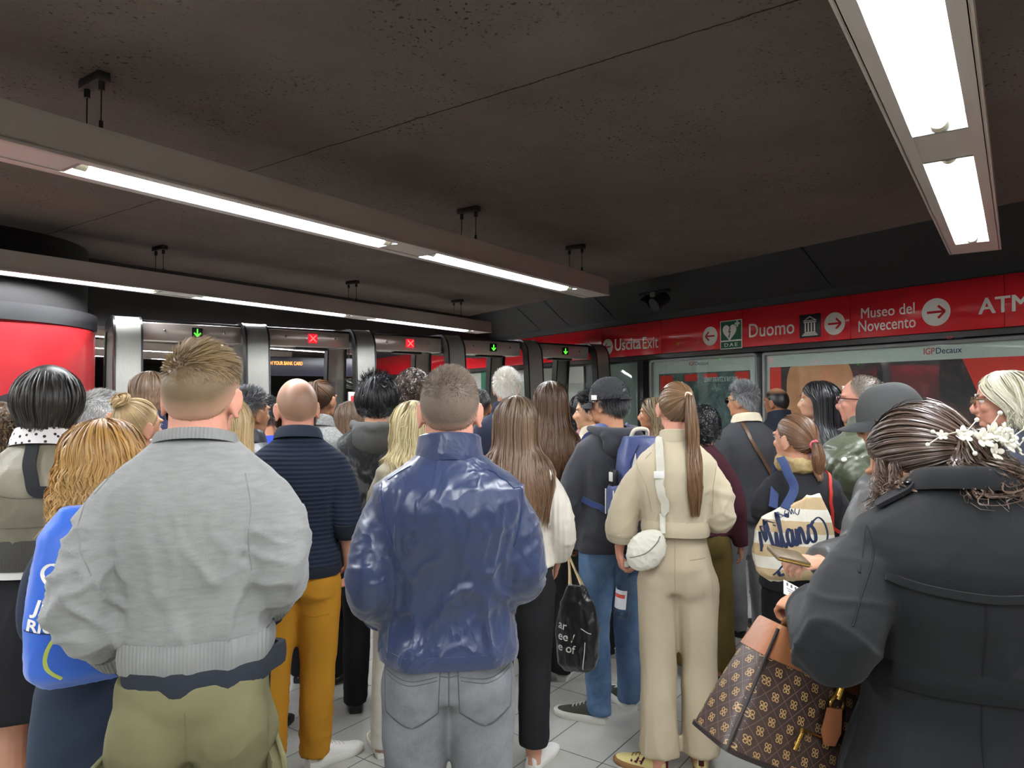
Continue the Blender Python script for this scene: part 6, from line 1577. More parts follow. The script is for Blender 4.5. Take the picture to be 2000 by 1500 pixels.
# ---- woman in the black trench coat, right foreground
TX, TY, TW = 1870, 1.36, 13
L_ = lambda px, py, Y: loc(TX, TY, TW, px, py, Y)
P, r = person('woman in belted black trench coat with dark updo and white flowers, right foreground', TX, TY, 1.665, TW, 'f', 1.10, 'tan', (46, -28, 0), arms=(('abs', L_(1630, 1262, 1.27), L_(1592, 1190, 1.47)), ((.27, -.02, .66), (.14, .20, .62))),
    hands=({'d': tuple(L_(1545, 1178, 1.52) - L_(1590, 1195, 1.47)), 'palm': (.4, -.1, -.8), 'thumb': (0, .3, 1), 'curl': .9}, {}), seed=97, vox=.0042, cvox=.007, hfwd=.045, drop=.085)
H = P['H']; tr = fabric('trench_black', (19, 20, 22), .8, weave=700, mottle=.06, spec=.3, sheen=.05); trd = fabric('trench_dark', (15, 16, 18), .8)
build_top(P, r, 'trench_coat', tr, .030, .34, .98, fold=.012, flare=.16, ffreq=(15, 15, 5), arm_ease=.034, sharp=1.8, sfold=.8, bell=0)
build_collar(P, r, 'shirt', tr, .028)
bz0 = .650 * H
ring_band('belt', P['bvh'], bz0 - .024, bz0 + .024, .003, trd, r, .007, zs=bz0)
yk = [(-.150, -.2, .760 * H), (-.08, -.25, .752 * H), (0, -.25, .748 * H), (.08, -.25, .752 * H), (.150, -.2, .760 * H)]
strip('storm_flap_hem', P['bvh'], yk, .014, tr, r, .004, .003, view=(0, 1, 0), n=50)
seam('back_seam', P['bvh'], [[(0, -.3, .745 * H), (0, -.3, .70 * H), (0, -.3, .66 * H)], [(0, -.3, .64 * H), (0, -.3, .54 * H), (0, -.3, .42 * H)]], trd, r, .0018, view=(0, 1, 0))
seam('sleeve_seam', P['bvh'], [[L_(1690, 1010, 1.2), L_(1722, 1060, 1.2), L_(1725, 1110, 1.2), L_(1690, 1180, 1.2), L_(1668, 1230, 1.2)]], trd, r, .002, view=(0, 1, 0))
for sd in (-1,):
    q = [Vector((sd * .155, -.03, .835 * H)), Vector((sd * .12, -.035, .85 * H)), Vector((sd * .085, -.04, .86 * H))]
    strip('epaulette', P['bvh'], q, .045, tr, r, .007, .004, 16, wprof=lambda u: 1 if u < .8 else 1 - (u - .8) * 2.2)
    mb = MB(); h = surf(P['bvh'], q[2].lerp(q[1], .3), .013); mb.ball(h[0], (.010, .010, .004), 16, 8); mb.build('button', plain('coat_button', (24, 24, 26), .25), r)
lower(P, black_cloth, black_lea, black_rub)
rng = P['rng']; T = (-6, -14); mt = MH('hair_espresso', (26, 20, 18), (84, 68, 60), tip=(120, 96, 80), sk=(196, 146, 112), rough=.36)
ch_ = [cap_shell(P, .012, fade=(0, 6), shade=.2), hair_tied(P, 4200, rng, T, vol=.026, width=.0024, lift=.02), hair_bun(P, 500, rng, T, .042, .003, out=.03, mess=.5),
       hair_tail(P, 560, rng, T, .16, .030, .055, .05, .0026, K=26, wave=.02, curl=.014, tip=.6, taper=.3)]
for az_, el_, L2 in ((84, -8, .15), (98, 2, .17), (-84, -8, .15), (60, -30, .12)):
    ch_.append(hair_tail(P, 40, rng, (az_ * -1, el_), L2, .004, .012, .012, .0018, K=22, wave=.010, curl=.012, tip=.5))
make_hair(P, r, ch_, mt)
mb = MB(); mg = MB(); c0 = P['M']; ivory = plain('ivory_petal', (238, 232, 214), .5); pearl = plain('pearl', 0, .2) if 'pearl' in MATS else None
def flower(mb, c, nrm, rad, rng):
    nrm = Vector(nrm).normalized(); a = nrm.orthogonal().normalized(); b = nrm.cross(a)
    for k in range(5):
        q = 2 * math.pi * k / 5 + rng.uniform(0, .3); d = a * math.cos(q) + b * math.sin(q); m3 = Matrix((d, nrm.cross(d), nrm)).transposed()
        mb.ball(c + d * rad * .55 + nrm * rad * .12, (rad * .55, rad * .36, rad * .12), 12, 8, m3 @ Matrix.Rotation(R(-24), 3, 'Y'))
    mb.ball(c + nrm * rad * .15, rad * .18, 8, 6)
for k, (az_, el_, rd) in enumerate(((-62, 30, .010), (-50, 27, .016), (-40, 22, .020), (-30, 24, .022), (-22, 18, .020), (-34, 13, .016), (-10, 22, .018), (-2, 16, .015), (-16, 27, .014))):
    p = Vector(to_person(P, head_pt(sph(np.array([az_ + 24.0]), np.array([float(el_) - 31])), np.array([.082]), P['hs']))[0]); flower(mb, p, p - c0.to_translation() + Vector((0, 0, .02)), rd, rng)
    for q in range(3):
        e = p + Vector(rng.normal(scale=.016, size=3)); mb.tube([p, e], .0011, 5); mb.ball(e, .0042, 8, 6)
mb.build('flower_comb', ivory, r); P_TR = P
mb = MB(); earring(P, -1, black_frame, True)
# ------------------------------------------------------------------ bags and things in hands
def bag_root(name, label, cat, P=None, M=None, group=None):
    o = empty(name, (0, 0, 0), 0, label, cat, group); o.matrix_world = M if M is not None else Matrix.LocRotScale(P['root'].location, P['root'].rotation_euler, None); return o
def rr(w, d, n=36, e=4.0): return [(w * math.copysign(abs(math.cos(q)) ** (2 / e), math.cos(q)), d * math.copysign(abs(math.sin(q)) ** (2 / e), math.sin(q))) for q in np.linspace(0, 2 * math.pi, n, endpoint=False)]
def soft_bag(prof, e=4.0, vox=.008, sm=4, fold=.004, seed=3, ffreq=(20, 20, 12), shear=0.0, x0=0, y0=0):
    """prof: (z, half width, half depth, y offset)"""
    mb = MB(); zs = np.linspace(prof[0][0], prof[-1][0], 26); A = np.array(prof)
    mb.loft([[Vector((x0 + x + shear * (z - zs[0]), y0 + y + np.interp(z, A[:, 0], A[:, 3]), z)) for x, y in rr(np.interp(z, A[:, 0], A[:, 1]), np.interp(z, A[:, 0], A[:, 2]), 40, e)] for z in zs])
    me = remesh(mb, vox, sm)
    if fold: folds(me, fold, seed, ffreq)
    return me
def text_on(bvh, me, M4, name, mat, parent, view, off=.002):
    """drop flat lettering (x right, y up) placed by M4 on a surface along view"""
    tv = verts_np(me); out = []
    for a in tv:
        p = M4 @ Vector((a[0], a[1], 0)); h = bvh.ray_cast(p - Vector(view) * .3, Vector(view), .8); out.append(h[0] - Vector(view) * off if h[0] else p)
    set_verts(me, np.array([list(p) for p in out])); return link(name, me, mat, parent, smooth=False)
def stroke(mb, bvh, M4, pts, w, view, n=24, off=.002):
    ps = []
    for a in catmull([(x, y, 0) for x, y in pts], n):
        p = M4 @ Vector((a[0], a[1], 0)); h = bvh.ray_cast(p - Vector(view) * .3, Vector(view), .8); ps.append((h[0] if h[0] else p) - Vector(view) * off)
    up = Vector(view); rings = []
    for i, p in enumerate(ps):
        t = (ps[min(i + 1, n - 1)] - ps[max(i - 1, 0)]).normalized(); s_ = t.cross(up).normalized() * w * (.55 + .45 * abs(t.z)) / 2
        rings.append([p + s_, p - up * .0008, p - s_, p + up * .002])
    mb.loft(rings)

# blue backpack of the strawberry blond woman
P = P_RED; H = P['H']; yb = surf(P['bvh'], (0, -.4, .72 * H), 0, (0, 1, 0))[0].y
bp = bag_root('backpack', 'bright blue rucksack with white printed emblem on the short strawberry blond woman', 'backpack', P)
bl_ = nylon('blue_backpack_cloth', (30, 92, 200), .5, .15, lite=(44, 112, 220)); Z0, Z1 = .585 * H, .862 * H; hh = Z1 - Z0
me = soft_bag([(Z0, .10, .05, .02), (Z0 + .04, .130, .085, .0), (Z0 + .16, .135, .090, 0), (Z0 + .26, .122, .075, .01), (Z0 + .36, .105, .055, .02), (Z1, .06, .03, .03)], 3.0, fold=.005, y0=yb - .085, x0=-.045)
b = link('bag_body', me, bl_, bp); bv = bvh_of(b); view = Vector((0, 1, 0))
M4 = Matrix.Translation((-.158, yb - .2, Z0 + .20)) @ Matrix.Rotation(R(90), 4, 'X') @ Matrix.Rotation(R(-8), 4, 'Z')
heart = [(.04 + .034 * math.sin(q) ** 3, .075 + .036 * (13 * math.cos(q) - 5 * math.cos(2 * q) - 2 * math.cos(3 * q) - math.cos(4 * q)) / 15) for q in np.linspace(0, 6.283, 30)]
mb = MB(); hm = MB(); stroke(mb, bv, M4, heart, .009, view, 60)
for ln in ([(.04, .05), (.04, .10)], [(.022, .082), (.058, .082)], [(.016, .06), (.03, .05), (.038, .03)], [(.064, .06), (.05, .05), (.044, .03)]): stroke(mb, bv, M4, ln, .008, view, 10)
mb.build('printed_heart', white_vinyl, bp)
text_on(bv, text_mesh('JMJ', .042, .0012, sx=1.0, shear=.15), M4 @ Matrix.Translation((.0, -.005, 0)), 'lettering', white_vinyl, bp, view)
text_on(bv, text_mesh('RIO', .036, .001), M4 @ Matrix.Translation((-.008, -.045, 0)), 'lettering', white_vinyl, bp, view)
mb = MB(); M5 = Matrix.Translation((-.15, yb - .2, Z0 + .04)) @ Matrix.Rotation(R(90), 4, 'X'); stroke(mb, bv, M5, [(.05, .0), (.02, .03), (.02, .07), (.045, .115)], .009, view); mb.build('printed_swoosh', plain('lime_print', (190, 200, 90), .5), bp)
mb = MB(); stroke(mb, bv, Matrix.Translation((-.055, yb - .2, Z0 + .155)) @ Matrix.Rotation(R(90), 4, 'X'), [(-.12, .0), (0, -.012), (.12, 0)], .006, view, 30, .0015); mb.build('zip_line', navy_trim, bp)
for sx in (-1, 1): strip('shoulder_strap', P['bvh'], [(sx * .06, -.14, .80 * H), (sx * .075, -.06, .86 * H), (sx * .095, .05, .83 * H), (sx * .12, .12, .74 * H), (sx * .14, .08, .66 * H)], .05, bl_, bp, .008, .006)

# navy backpack of the man with the cap
P = P_CAP; H = P['H']; yb = surf(P['bvh'], (0, -.5, .72 * H), 0, (0, 1, 0))[0].y
bp = bag_root('backpack', 'navy blue hiking backpack with cream handle and side pouch on the man with the cap', 'backpack', P)
nb = nylon('navy_backpack_cloth', (46, 62, 118), .5, .25, lite=(62, 80, 138)); Z0 = .60 * H
X0 = .055
me = soft_bag([(Z0, .09, .05, .02), (Z0 + .04, .125, .085, 0), (Z0 + .18, .130, .095, 0), (Z0 + .30, .115, .075, .015), (Z0 + .40, .08, .05, .03)], 3.2, fold=.006, y0=yb - .085, seed=8, x0=X0)
b = link('bag_body', me, nb, bp); bv = bvh_of(b)
mb = MB(); mb.tube(catmull([(X0 - .045, yb - .05, Z0 + .39), (X0 - .03, yb - .07, Z0 + .43), (X0 + .03, yb - .07, Z0 + .43), (X0 + .045, yb - .05, Z0 + .39)], 14), .010, 10); mb.build('handle', fabric('cream_webbing', (216, 208, 190)), bp)
me = soft_bag([(Z0 + .02, .06, .02, 0), (Z0 + .06, .085, .035, 0), (Z0 + .14, .085, .035, 0), (Z0 + .19, .06, .015, 0)], 3, fold=.003, y0=yb - .19, x0=X0, seed=5); link('front_pocket', me, nb, bp)
me = soft_bag([(Z0 + .0, .018, .05, 0), (Z0 + .05, .030, .06, 0), (Z0 + .15, .030, .06, 0), (Z0 + .17, .02, .05, 0)], 3, fold=.002, y0=yb - .09, x0=X0 - .145, seed=6); sp_ = link('side_pouch', me, nb, bp)
mb = MB(); mb.tube([(X0 - .176, yb - .14, Z0 + .03), (X0 - .176, yb - .14, Z0 + .15)], .0035, 6); mb.tube([(X0 - .176, yb - .05, Z0 + .03), (X0 - .176, yb - .05, Z0 + .15)], .0035, 6); mb.build('piping', white_rub, sp_)
mb = MB(); mb.bevbox((X0 - .15, yb - .09, Z0 + .20), (.03, .05, .09), .01); mb.build('radio', plain('radio_black', (30, 30, 32), .4), bp)
mb = MB(); mb.bevbox((X0 - .167, yb - .09, Z0 + .21), (.006, .036, .045), .012 if False else .0025); mb.build('screen', white_rub, bp)
mb = MB(); mb.prism([(0, 0), (.03, 0), (.022, .075)], -.002, .002, Matrix.Translation((X0 - .10, yb - .172, Z0 + .25)) @ Matrix.Rotation(R(90), 4, 'X')); mb.build('reflective_patch', white_rub, bp)
mb = MB()
for k in (-1, 1): mb.tube([(X0 + k * .05, yb - .150, Z0 + .36), (X0 + k * .10, yb - .165, Z0 + .28), (X0 + k * .09, yb - .182, Z0 + .18)], .004, 6)
mb.build('compression_cord', navy_trim, bp)
for sx in (-1, 1): strip('shoulder_strap', P['bvh'], [(sx * .06 + X0 * .5, -.14, .80 * H), (sx * .085, -.06, .86 * H), (sx * .105, .05, .83 * H), (sx * .13, .12, .74 * H), (sx * .15, .06, .64 * H)], .055, nb, bp, .010, .007)
strip('waist_strap', P['bvh'], [(-.05, -.2, .615 * H), (-.13, -.12, .63 * H), (-.17, 0, .66 * H)], .03, nb, bp, .006)

# cream shoulder bag of the woman in cream
P = P_BEIGE; H = P['H']
cb = bag_root('shoulder_bag', 'small ivory crescent shoulder bag hanging at the hip of the ponytail woman', 'bag', P)
iv = nylon('ivory_nylon', (206, 202, 186), .5, .3); q = inches(P, 1262, 1072, 2.98); pc = Vector((q.x, q.y, q.z))
mb = MB(); w = .085; rings = []
for k in range(21):
    u = -1 + 2 * k / 20; hgt = .085 * (1 - abs(u) ** 2.4) ** .5 + .004; dep = .034 * (1 - abs(u) ** 3) ** .5 + .003; rings.append([pc + Vector((u * w, math.cos(a) * dep, math.sin(a) * hgt + .025 * u * 1 + (.0 if math.sin(a) < 0 else -.01))) for a in np.linspace(0, 6.283, 25)[:-1]])
mb.loft(rings); me = remesh(mb, .005, 3); folds(me, .006, 77, (30, 30, 30)); b = link('bag_body', me, iv, cb); bv = bvh_of(b)
mb = MB(); stroke(mb, bv, Matrix.Translation(pc + Vector((0, -.1, 0))) @ Matrix.Rotation(R(90), 4, 'X'), [(-.065, -.035), (0, -.012), (.045, .03), (.06, .06)], .006, Vector((0, 1, 0))); mb.build('zip_line', plain('zip_grey', (120, 116, 104), .4), cb)
sA, sB = inches(P, 1288, 858, 3.0), inches(P, 1296, 1018, 3.0)
strip('bag_strap', P['bvh'], [(sA.x - .005, .02, .87 * H), (sA.x, -.1, .83 * H), (sA.x, -.25, .76 * H), ((sA.x * .5 + sB.x * .5), -.25, .70 * H), (sB.x, -.25, .645 * H)], .034, fabric('strap_ivory', (198, 194, 178)), cb, .006, .003)
mb = MB(); h = surf(P['bvh'], (sA.x + .002, -.3, .765 * H), .012, (0, 1, 0)); mb.bevbox(h[0], (.042, .006, .03), .002); mb.build('buckle', white_rub, cb)
e0 = surf(P['bvh'], (sB.x, -.3, .650 * H), .012, (0, 1, 0))[0]; mb = MB(); mb.tube([e0 + Vector((0, 0, .03)), e0 + Vector((0, -.004, -.02)), pc + Vector((.07, 0, .068))], [.012, .012, .009], 8, flat=.4); mb.build('strap_end', fabric('strap_ivory', 0), cb)

# water bottle in her left hand
S, E, W = arm_pts(P, -1); d = Vector(P['hands'][0]['d']).normalized(); pos = P['root'].matrix_world @ (W + d * .085 + Vector((.014, 0, 0)))
bt_ = bag_root('water_bottle', 'clear plastic water bottle with white and red label held by the ponytail woman', 'bottle', M=Matrix.Translation(pos) @ Matrix.Rotation(R(4), 4, 'Y') @ Matrix.Rotation(R(5), 4, 'X'))
prof = [(.0135, .03), (.0135, .0), (.014, -.02), (.018, -.035), (.029, -.06), (.033, -.085), (.033, -.13), (.031, -.14), (.033, -.15), (.033, -.20), (.031, -.212), (.024, -.216)]
mb = MB(); mb.loft([[Vector((r_ * math.cos(a), r_ * math.sin(a), z)) for a in np.linspace(0, 6.283, 25)[:-1]] for r_, z in prof], cap=True); mb.build('bottle_wall', glass_pane('clear_plastic', (.90, .93, .95, 1)), bt_)
mb = MB(); mb.loft([[Vector(((r_ - .002) * math.cos(a), (r_ - .002) * math.sin(a), z)) for a in np.linspace(0, 6.283, 25)[:-1]] for r_, z in [p for p in prof if p[1] < -.15]], cap=True); mb.build('water', glass_pane('water', (.80, .87, .90, 1)), bt_)
mb = MB(); mb.loft([[Vector((.0338 * math.cos(a), .0338 * math.sin(a), z)) for a in np.linspace(R(150), R(290), 19)] for z in (-.165, -.08)], closed=False, cap=False); lb = mb.build('label', plain('label_white', (226, 226, 232), .5), bt_)
mb = MB(); mb.loft([[Vector((.0342 * math.cos(a), .0342 * math.sin(a), z)) for a in np.linspace(R(160), R(275), 15)] for z in (-.115, -.098)], closed=False, cap=False); mb.build('label_print', plain('label_red', (206, 84, 74), .5), lb)
mb = MB(); mb.tube([(0, 0, .022), (0, 0, .038)], .0155, 18); mb.build('bottle_cap', white_rub, bt_)

# striped canvas tote of the short woman
P = P_TOTE; H = P['H']; base = Vector((0, 0, CAM_H)) + pix_ray(1556, 1132) * (2.93 / pix_ray(1556, 1132).y)
tb = bag_root('tote_bag', 'cream and beige striped canvas tote bag with navy script lettering on the short woman', 'bag', M=Matrix.Translation(base) @ Matrix.Rotation(R(-8), 4, 'Z') @ Matrix.Rotation(R(-4), 4, 'Y'))
t = NT('striped_canvas'); sp = t.n('ShaderNodeSeparateXYZ'); t.l(t.coord(), sp.inputs[0]); fr = t.math('FRACT', t.math('DIVIDE', t.math('ADD', sp.outputs[2], t.math('MULTIPLY', sp.outputs[0], .10)), .098))
t.base(t.mix(t.math('LESS_THAN', fr, .5), srgb(230, 224, 208), srgb(198, 172, 132))); t.set(rough=.9); t.bump(t.noise(t.coord(), 260, 2), .3, .003)
me = soft_bag([(0, .11, .03, 0), (.03, .155, .052, 0), (.12, .165, .058, 0), (.22, .150, .045, 0), (.29, .128, .022, 0), (.31, .120, .016, 0)], 3.2, vox=.006, fold=.010, seed=14, ffreq=(22, 22, 12)); v = verts_np(me)
v[:, 2] += np.where(v[:, 2] > .21, (v[:, 2] - .21) * .9 * (v[:, 0] / .12) * .5, 0); set_verts(me, v)
b = link('bag_body', me, t.m, tb); bv = bvh_of(b); view = Vector((0, 1, 0)); M4 = Matrix.Translation((-.138, -.2, .130)) @ Matrix.Rotation(R(90), 4, 'X') @ Matrix.Rotation(R(9), 4, 'Z') @ Matrix.Scale(.140, 4)
LET = [[(.0, .0), (.03, .1), (.10, .6), (.14, 1.0), (.17, .6), (.2, .25), (.27, .65), (.34, 1.0), (.34, .6), (.35, .15), (.40, .0), (.46, .15)], [(.46, .15), (.52, .45), (.50, .1), (.55, 0), (.6, .15)], [(.60, .15), (.68, .6), (.735, 1.05), (.69, 1.1), (.66, .7), (.65, .15), (.7, 0), (.76, .12)],
       [(.94, .42), (.86, .48), (.79, .3), (.8, .05), (.88, .02), (.95, .3), (.96, .45), (.95, .1), (1.0, 0), (1.05, .15)], [(1.05, .15), (1.1, .45), (1.1, 0), (1.12, .25), (1.2, .46), (1.24, .3), (1.24, .05), (1.3, 0), (1.36, .15)],
       [(1.36, .15), (1.42, .42), (1.5, .46), (1.58, .3), (1.55, .05), (1.45, 0), (1.38, .15), (1.42, .4), (1.52, .46), (1.62, .56)], [(1.62, .56), (1.80, .62), (1.92, .4), (1.88, .0), (1.5, -.32), (1.0, -.36), (.6, -.42), (.3, -.62), (.15, -.72)], [(.53, .63), (.55, .66)], [(.30, -.62), (.34, -.76), (.46, -.74)]]
mb = MB()
for k, ln in enumerate(LET): stroke(mb, bv, M4, ln, .014 if k < 6 else .008 if k == 6 else .015, view, 30)
mb.build('lettering', plain('navy_print', (30, 40, 74), .6), tb)
mb = MB(); M6 = Matrix.Translation((-.05, -.2, .262)) @ Matrix.Rotation(R(90), 4, 'X') @ Matrix.Rotation(R(6), 4, 'Z') @ Matrix.Scale(.05, 4)
for ln in ([(0, 1), (-.1, .4), (0, 0), (.3, .1)], [(.5, .5), (.35, .2), (.5, 0), (.7, .3)], [(.8, .5), (.9, .1), (1.0, .5), (1.1, .1)], [(1.3, .5), (1.2, .2), (1.4, 0), (1.6, .4)]): stroke(mb, bv, M6, ln, .0035, view, 14)
mb.build('lettering', plain('navy_print', 0, .6), tb)
inv = tb.matrix_world.inverted(); RM = P['root'].matrix_world; pw = lambda p: inv @ (RM @ Vector(p))
nv_ = fabric('navy_webbing', (52, 66, 104)); tp = [Vector((-.03, -.022, .295))] + [inv @ (Vector((0, 0, CAM_H)) + pix_ray(x, y) * (Y_ / pix_ray(x, y).y)) for x, y, Y_ in ((1551, 955, 2.96), (1539, 925, 2.98), (1528, 900, 3.04))] + [inv @ (Vector((0, 0, CAM_H)) + pix_ray(1520, 900) * (3.2 / pix_ray(1520, 900).y)), Vector((-.06, .05, .29))]
mb = MB(); mb.tube(catmull(tp, 30), .018, 10, flat=.16, up=(1, 0, 0)); mb.build('handle', nv_, tb)
strip('bag_strap', P['bvh'], [(.12, -.02, .85 * H), (.10, -.14, .80 * H), (.125, -.2, .72 * H), (.15, -.15, .66 * H)], .014, plain('red_strap', (186, 52, 44), .5), P['root'], .005)

# monogram handbag on the forearm of the woman in the trench coat
cpos = Vector((0, 0, CAM_H)) + pix_ray(1556, 1372) * (1.50 / pix_ray(1556, 1372).y)
hb = bag_root('handbag', 'brown monogram handbag with tan trim and gold chain on the trench coat arm', 'handbag', M=Matrix.Translation(cpos) @ Matrix.Rotation(R(16), 4, 'Z') @ Matrix.Rotation(R(25), 4, 'Y'))
t = NT('monogram_canvas'); sp = t.n('ShaderNodeSeparateXYZ'); t.l(t.coord(), sp.inputs[0]); S_ = .046
xx = t.math('ADD', sp.outputs[0], sp.outputs[1]); zz = sp.outputs[2]
a_ = t.math('DIVIDE', t.math('ADD', xx, zz), S_); b_ = t.math('DIVIDE', t.math('SUBTRACT', xx, zz), S_)
fu = t.math('SUBTRACT', t.math('FRACT', t.math('ADD', a_, 40.0)), .5); fv = t.math('SUBTRACT', t.math('FRACT', t.math('ADD', b_, 40.0)), .5)
# rotate the cell back to upright and draw four rings with a cross
cu = t.math('ABSOLUTE', t.math('MULTIPLY', t.math('ADD', fu, fv), .707)); cv = t.math('ABSOLUTE', t.math('MULTIPLY', t.math('SUBTRACT', fu, fv), .707))
du = t.math('SUBTRACT', cu, .125); dv = t.math('SUBTRACT', cv, .125); rad_ = t.math('SQRT', t.math('ADD', t.math('MULTIPLY', du, du), t.math('MULTIPLY', dv, dv)))
ringm = t.math('LESS_THAN', t.math('ABSOLUTE', t.math('SUBTRACT', rad_, .10)), .026)
cut = t.math('GREATER_THAN', t.math('MAXIMUM', cu, cv), .075); ringm = t.math('MULTIPLY', ringm, cut)
cross = t.math('MULTIPLY', t.math('LESS_THAN', t.math('MINIMUM', cu, cv), .018), t.math('LESS_THAN', t.math('MAXIMUM', cu, cv), .15))
edge = t.math('GREATER_THAN', t.math('MAXIMUM', t.math('ABSOLUTE', fu), t.math('ABSOLUTE', fv)), .482)
dash = t.math('GREATER_THAN', t.math('FRACT', t.math('MULTIPLY', t.math('ADD', fu, fv), 8.0)), .45)
base_ = t.mix(t.noise(t.coord(), 20, 3), srgb(58, 44, 40), srgb(72, 56, 50))
c_ = t.mix(t.math('MULTIPLY', edge, dash), base_, srgb(128, 110, 98)); c_ = t.mix(t.math('MAXIMUM', ringm, cross), c_, srgb(176, 142, 92)); t.base(c_); t.set(rough=.35, spec=.5); mono = t.m
tan = leather('tan_leather', (148, 94, 62), .4, .1); gold = plain('gold_metal', (206, 160, 80), .25, .95)
hw0, hw1, dp, hz = .175, .135, .075, .125
mb = MB(); rings = []
for k in range(13):
    f = k / 12; z = -hz + 2 * hz * f; w = hw0 + (hw1 - hw0) * f + .006 * math.sin(f * math.pi); d_ = dp * (1 - .45 * f); rings.append([Vector((x, y, z)) for x, y in rr(w, d_, 44, 7)])
mb.loft(rings); b = mb.build('bag_body', mono, hb, angle=50); bv = bvh_of(b)
mb = MB(); mb.loft([[Vector((x, y, z)) for x, y in rr(w, d_, 44, 7)] for z, w, d_ in ((.065, .148, .052), (.066, .1515, .0545), (.128, .1385, .0455), (.134, .136, .043), (.134, .128, .036))], cap=False); mb.build('top_band', tan, hb, angle=40)
mb = MB(); mb.loft([[Vector((x, y, z)) for x, y in rr(w, d_, 44, 7)] for z, w, d_ in ((-.127, .165, .07), (-.128, .1775, .078), (-.120, .1775, .078), (-.118, .172, .074))], cap=True); mb.build('base_trim', plain('dark_piping', (40, 30, 28), .4), hb, angle=40)
for sx in (-1, 1):
    mb = MB(); mb.tube([(sx * .1755, -.068, -.12), (sx * .160, -.057, 0), (sx * .142, -.044, .125)], .0035, 8); mb.build('piping', plain('dark_piping', 0, .4), hb)
mb = MB()
for k in range(9):
    p = Vector((-.085 + .0135 * k, -.056, .100 - .012 * math.sin(k / 8 * math.pi))); mb.torus(p, .0095, .0026, 16, 6, Matrix.Rotation(R(90 if k % 2 == 0 else 30), 3, 'X') @ Matrix.Scale(1.35, 3, (1, 0, 0)))
for x in (-.092, .032): mb.torus((x, -.053, .102), .012, .003, 18, 6, Matrix.Rotation(R(90), 3, 'X'))
mb.build('chain', gold, hb)
wr = [hb.matrix_world.inverted() @ (Vector((0, 0, CAM_H)) + pix_ray(x, y) * (Y_ / pix_ray(x, y).y)) for x, y, Y_ in ((1572, 1212, 1.46), (1594, 1205, 1.44))]
for sy, x0, x1 in ((-1, -.02, .10), (1, -.06, .06)):
    a0, a1 = Vector((x0, sy * .042, .12)), Vector((x1, sy * .042, .11)); top = (wr[0] + wr[1]) / 2 + Vector((0, sy * .008, .012))
    mb = MB(); mb.tube(catmull([a0 - Vector((0, 0, .05)), a0, a0.lerp(top, .55) + Vector((-.02, 0, 0)), top, a1.lerp(top, .55) + Vector((.02, 0, 0)), a1, a1 - Vector((0, 0, .05))], 34), .0075, 10); mb.build('handle', tan, hb)
mb = MB(); mb.tube([(.035, -.062, .045), (.035, -.062, .078)], .009, 14); mb.torus((.035, -.064, .035), .016, .003, 20, 8, Matrix.Rotation(R(90), 3, 'X')); mb.build('ring_clasp', gold, hb)
mb = MB(); mb.prism([(-.016, .012), (.016, .012), (.022, -.035), (.012, -.060), (-.012, -.060), (-.022, -.035)], -.003, .003, Matrix.Translation((.022, -.078, .015)) @ Matrix.Rotation(R(90), 4, 'X') @ Matrix.Rotation(R(14), 4, 'Z')); mb.build('hang_tag', tan, hb, smooth=False)
mb = MB(); mb.tube([(-.030, -.0725, -.035), (.125, -.0725, -.035)], .005, 8, flat=.5); mb.build('zipper', gold, hb)
mb = MB(); mb.bevbox((-.034, -.078, -.036), (.014, .006, .010), .002); mb.tube([(-.036, -.080, -.04), (-.040, -.081, -.075)], .004, 8); mb.build('zip_puller', gold, hb)

# ticket in her hand, wallet in the hand of the person with the grey cap
def world_pt(px, py, Y_): return Vector((0, 0, CAM_H)) + pix_ray(px, py) * (Y_ / pix_ray(px, py).y)
def card(name, label, cat, p, size, rot, mat):
    o = MB(); o.bevbox((0, 0, 0), size, min(size) * .35); ob = o.build(name, mat, None); ob.matrix_world = Matrix.Translation(p) @ Euler([R(a) for a in rot]).to_matrix().to_4x4(); return tag(ob, label, cat)
tk = card('ticket', 'white printed paper ticket in the hand of the trench coat woman', 'ticket', world_pt(1552, 1157, 1.54), (.058, .0012, .034), (-38, 28, 10), plain('ticket_paper', (232, 228, 220), .6))
mb = MB()
for k in range(4): mb.box((-.020 + .011 * k, -.0009, .010), (.0045, .0006, .007))
for k in range(3): mb.box((-.004, -.0009, .0 - .005 * k), (.036 - .006 * k, .0006, .0012))
mb.build('printed_lines', plain('ticket_ink', (96, 92, 100), .6), tk, smooth=False)
wl = card('wallet', 'olive brown zipped wallet in the hand reaching in front of the striped tote', 'wallet', world_pt(1540, 1086, 2.2), (.11, .085, .018), (14, 14, 8), leather('wallet_leather', (98, 82, 56), .4))
mb = MB(); mb.tube([(-.054, -.044, 0), (.054, -.044, 0)], .0025, 6); mb.build('zipper', gold, wl)
# telephone in the hand of the man in black leather
S, E, W = arm_pts(P_LEA, 1); pw_ = P_LEA['root'].matrix_world @ (W + (W - E).normalized() * .10)
ph = card('mobile_phone', 'mobile phone with pale lit screen held by the man in black leather jacket', 'phone', pw_ + Vector((0, 0, .03)), (.075, .009, .15), (-35, 0, -10), plain('phone_black', (24, 24, 26), .3))
mb = MB(); mb.box((0, -.0052, 0), (.066, .0006, .136)); mb.build('screen', emit('phone_screen', (176, 214, 232), .9), ph, smooth=False)

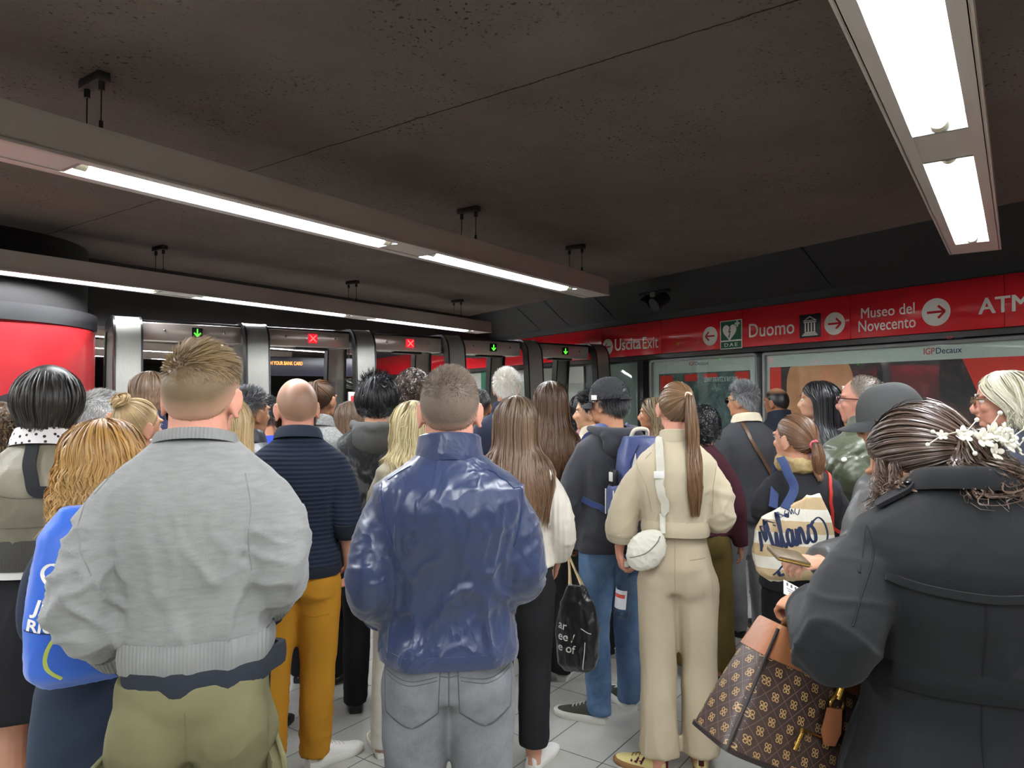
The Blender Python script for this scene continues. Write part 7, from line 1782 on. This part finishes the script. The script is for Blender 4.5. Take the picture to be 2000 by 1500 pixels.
# black shopping bag in the left hand of the man with the cap
P = P_CAP; S, E, W = arm_pts(P, -1); hpos = P['root'].matrix_world @ (W + Vector(P['hands'][0]['d']).normalized() * .085)
sb = bag_root('shopping_bag', 'black plastic carrier bag with white lettering held by the man with the cap', 'bag', M=Matrix.Translation((at(1128, 3.36), 3.40, hpos.z - .48)) @ Matrix.Rotation(R(-22), 4, 'Z'))
bk = nylon('black_plastic', (24, 24, 26), .3, .5)
me = soft_bag([(0, .06, .03, 0), (.03, .095, .05, 0), (.18, .105, .045, 0), (.32, .08, .03, 0), (.40, .045, .015, 0)], 3, vox=.007, fold=.012, seed=19); b = link('bag_body', me, bk, sb); bv = bvh_of(b)
for k, tx in enumerate(('ar', 'ee /', 'e of')): text_on(bv, text_mesh(tx, .055, .0005), Matrix.Translation((-.085, -.2, .20 - .05 * k)) @ Matrix.Rotation(R(90), 4, 'X') @ Matrix.Rotation(R(-6), 4, 'Z'), 'lettering', white_vinyl, sb, view)
mb = MB(); stroke(mb, bv, Matrix.Translation((.04, -.2, .02)) @ Matrix.Rotation(R(90), 4, 'X'), [(0, .0), (.012, .13)], .004, view); stroke(mb, bv, Matrix.Translation((.03, -.2, .19)) @ Matrix.Rotation(R(90), 4, 'X'), [(0, .02), (.05, .0)], .006, view); mb.build('printed_line', white_vinyl, sb)
hl = sb.matrix_world.inverted() @ hpos
for sy in (-1, 1):
    mb = MB(); mb.tube(catmull([(-.035, sy * .012, .38), hl.lerp(Vector((-.03, 0, .38)), .4), hl + Vector((0, sy * .005, -.005)), hl.lerp(Vector((.03, 0, .38)), .4), (.035, sy * .012, .38)], 20), .006, 8, flat=.5); mb.build('handle', fabric('kraft_handle', (196, 172, 130)), sb)

# crossbody strap of the khaki jacket with its bag at the front
P = P_KH; H = P['H']
kb = bag_root('crossbody_bag', 'black crossbody bag worn over the khaki leather jacket, its strap crossing the back', 'bag', P)
a, b2, c = inches(P, 48, 850, 2.2), inches(P, 62, 930, 2.2), inches(P, 108, 1000, 2.2)
strip('bag_strap', P['bvh'], [(a.x + .02, .05, .84 * H), (a.x, -.05, .855 * H), (a.x, -.2, a.z), (b2.x, -.25, b2.z), ((b2.x + c.x) / 2, -.25, (b2.z + c.z) / 2 + .01), (c.x, -.2, c.z), (.19, -.05, .675 * H), (.17, .08, .66 * H)], .036, fabric('strap_black', (34, 34, 36)), kb, .006, .004, 60)
mb = MB(); h = surf(P['bvh'], (c.x - .005, -.3, c.z), .013, (0, 1, 0)); rt = Matrix.Rotation(R(-50), 3, 'Y')
for dz in (-.016, .016): mb.bevbox(h[0] + rt @ Vector((dz, 0, 0)), (.006, .008, .046), .002, rt)
mb.build('buckle', plain('buckle_steel', (200, 200, 196), .25, .8), kb)
yf = surf(P['bvh'], (.08, .5, .68 * H), 0, (0, -1, 0))[0].y; mb = MB(); mb.bevbox((.08, yf + .045, .67 * H), (.22, .07, .15), .02); mb.build('bag_body', black_cloth, kb)
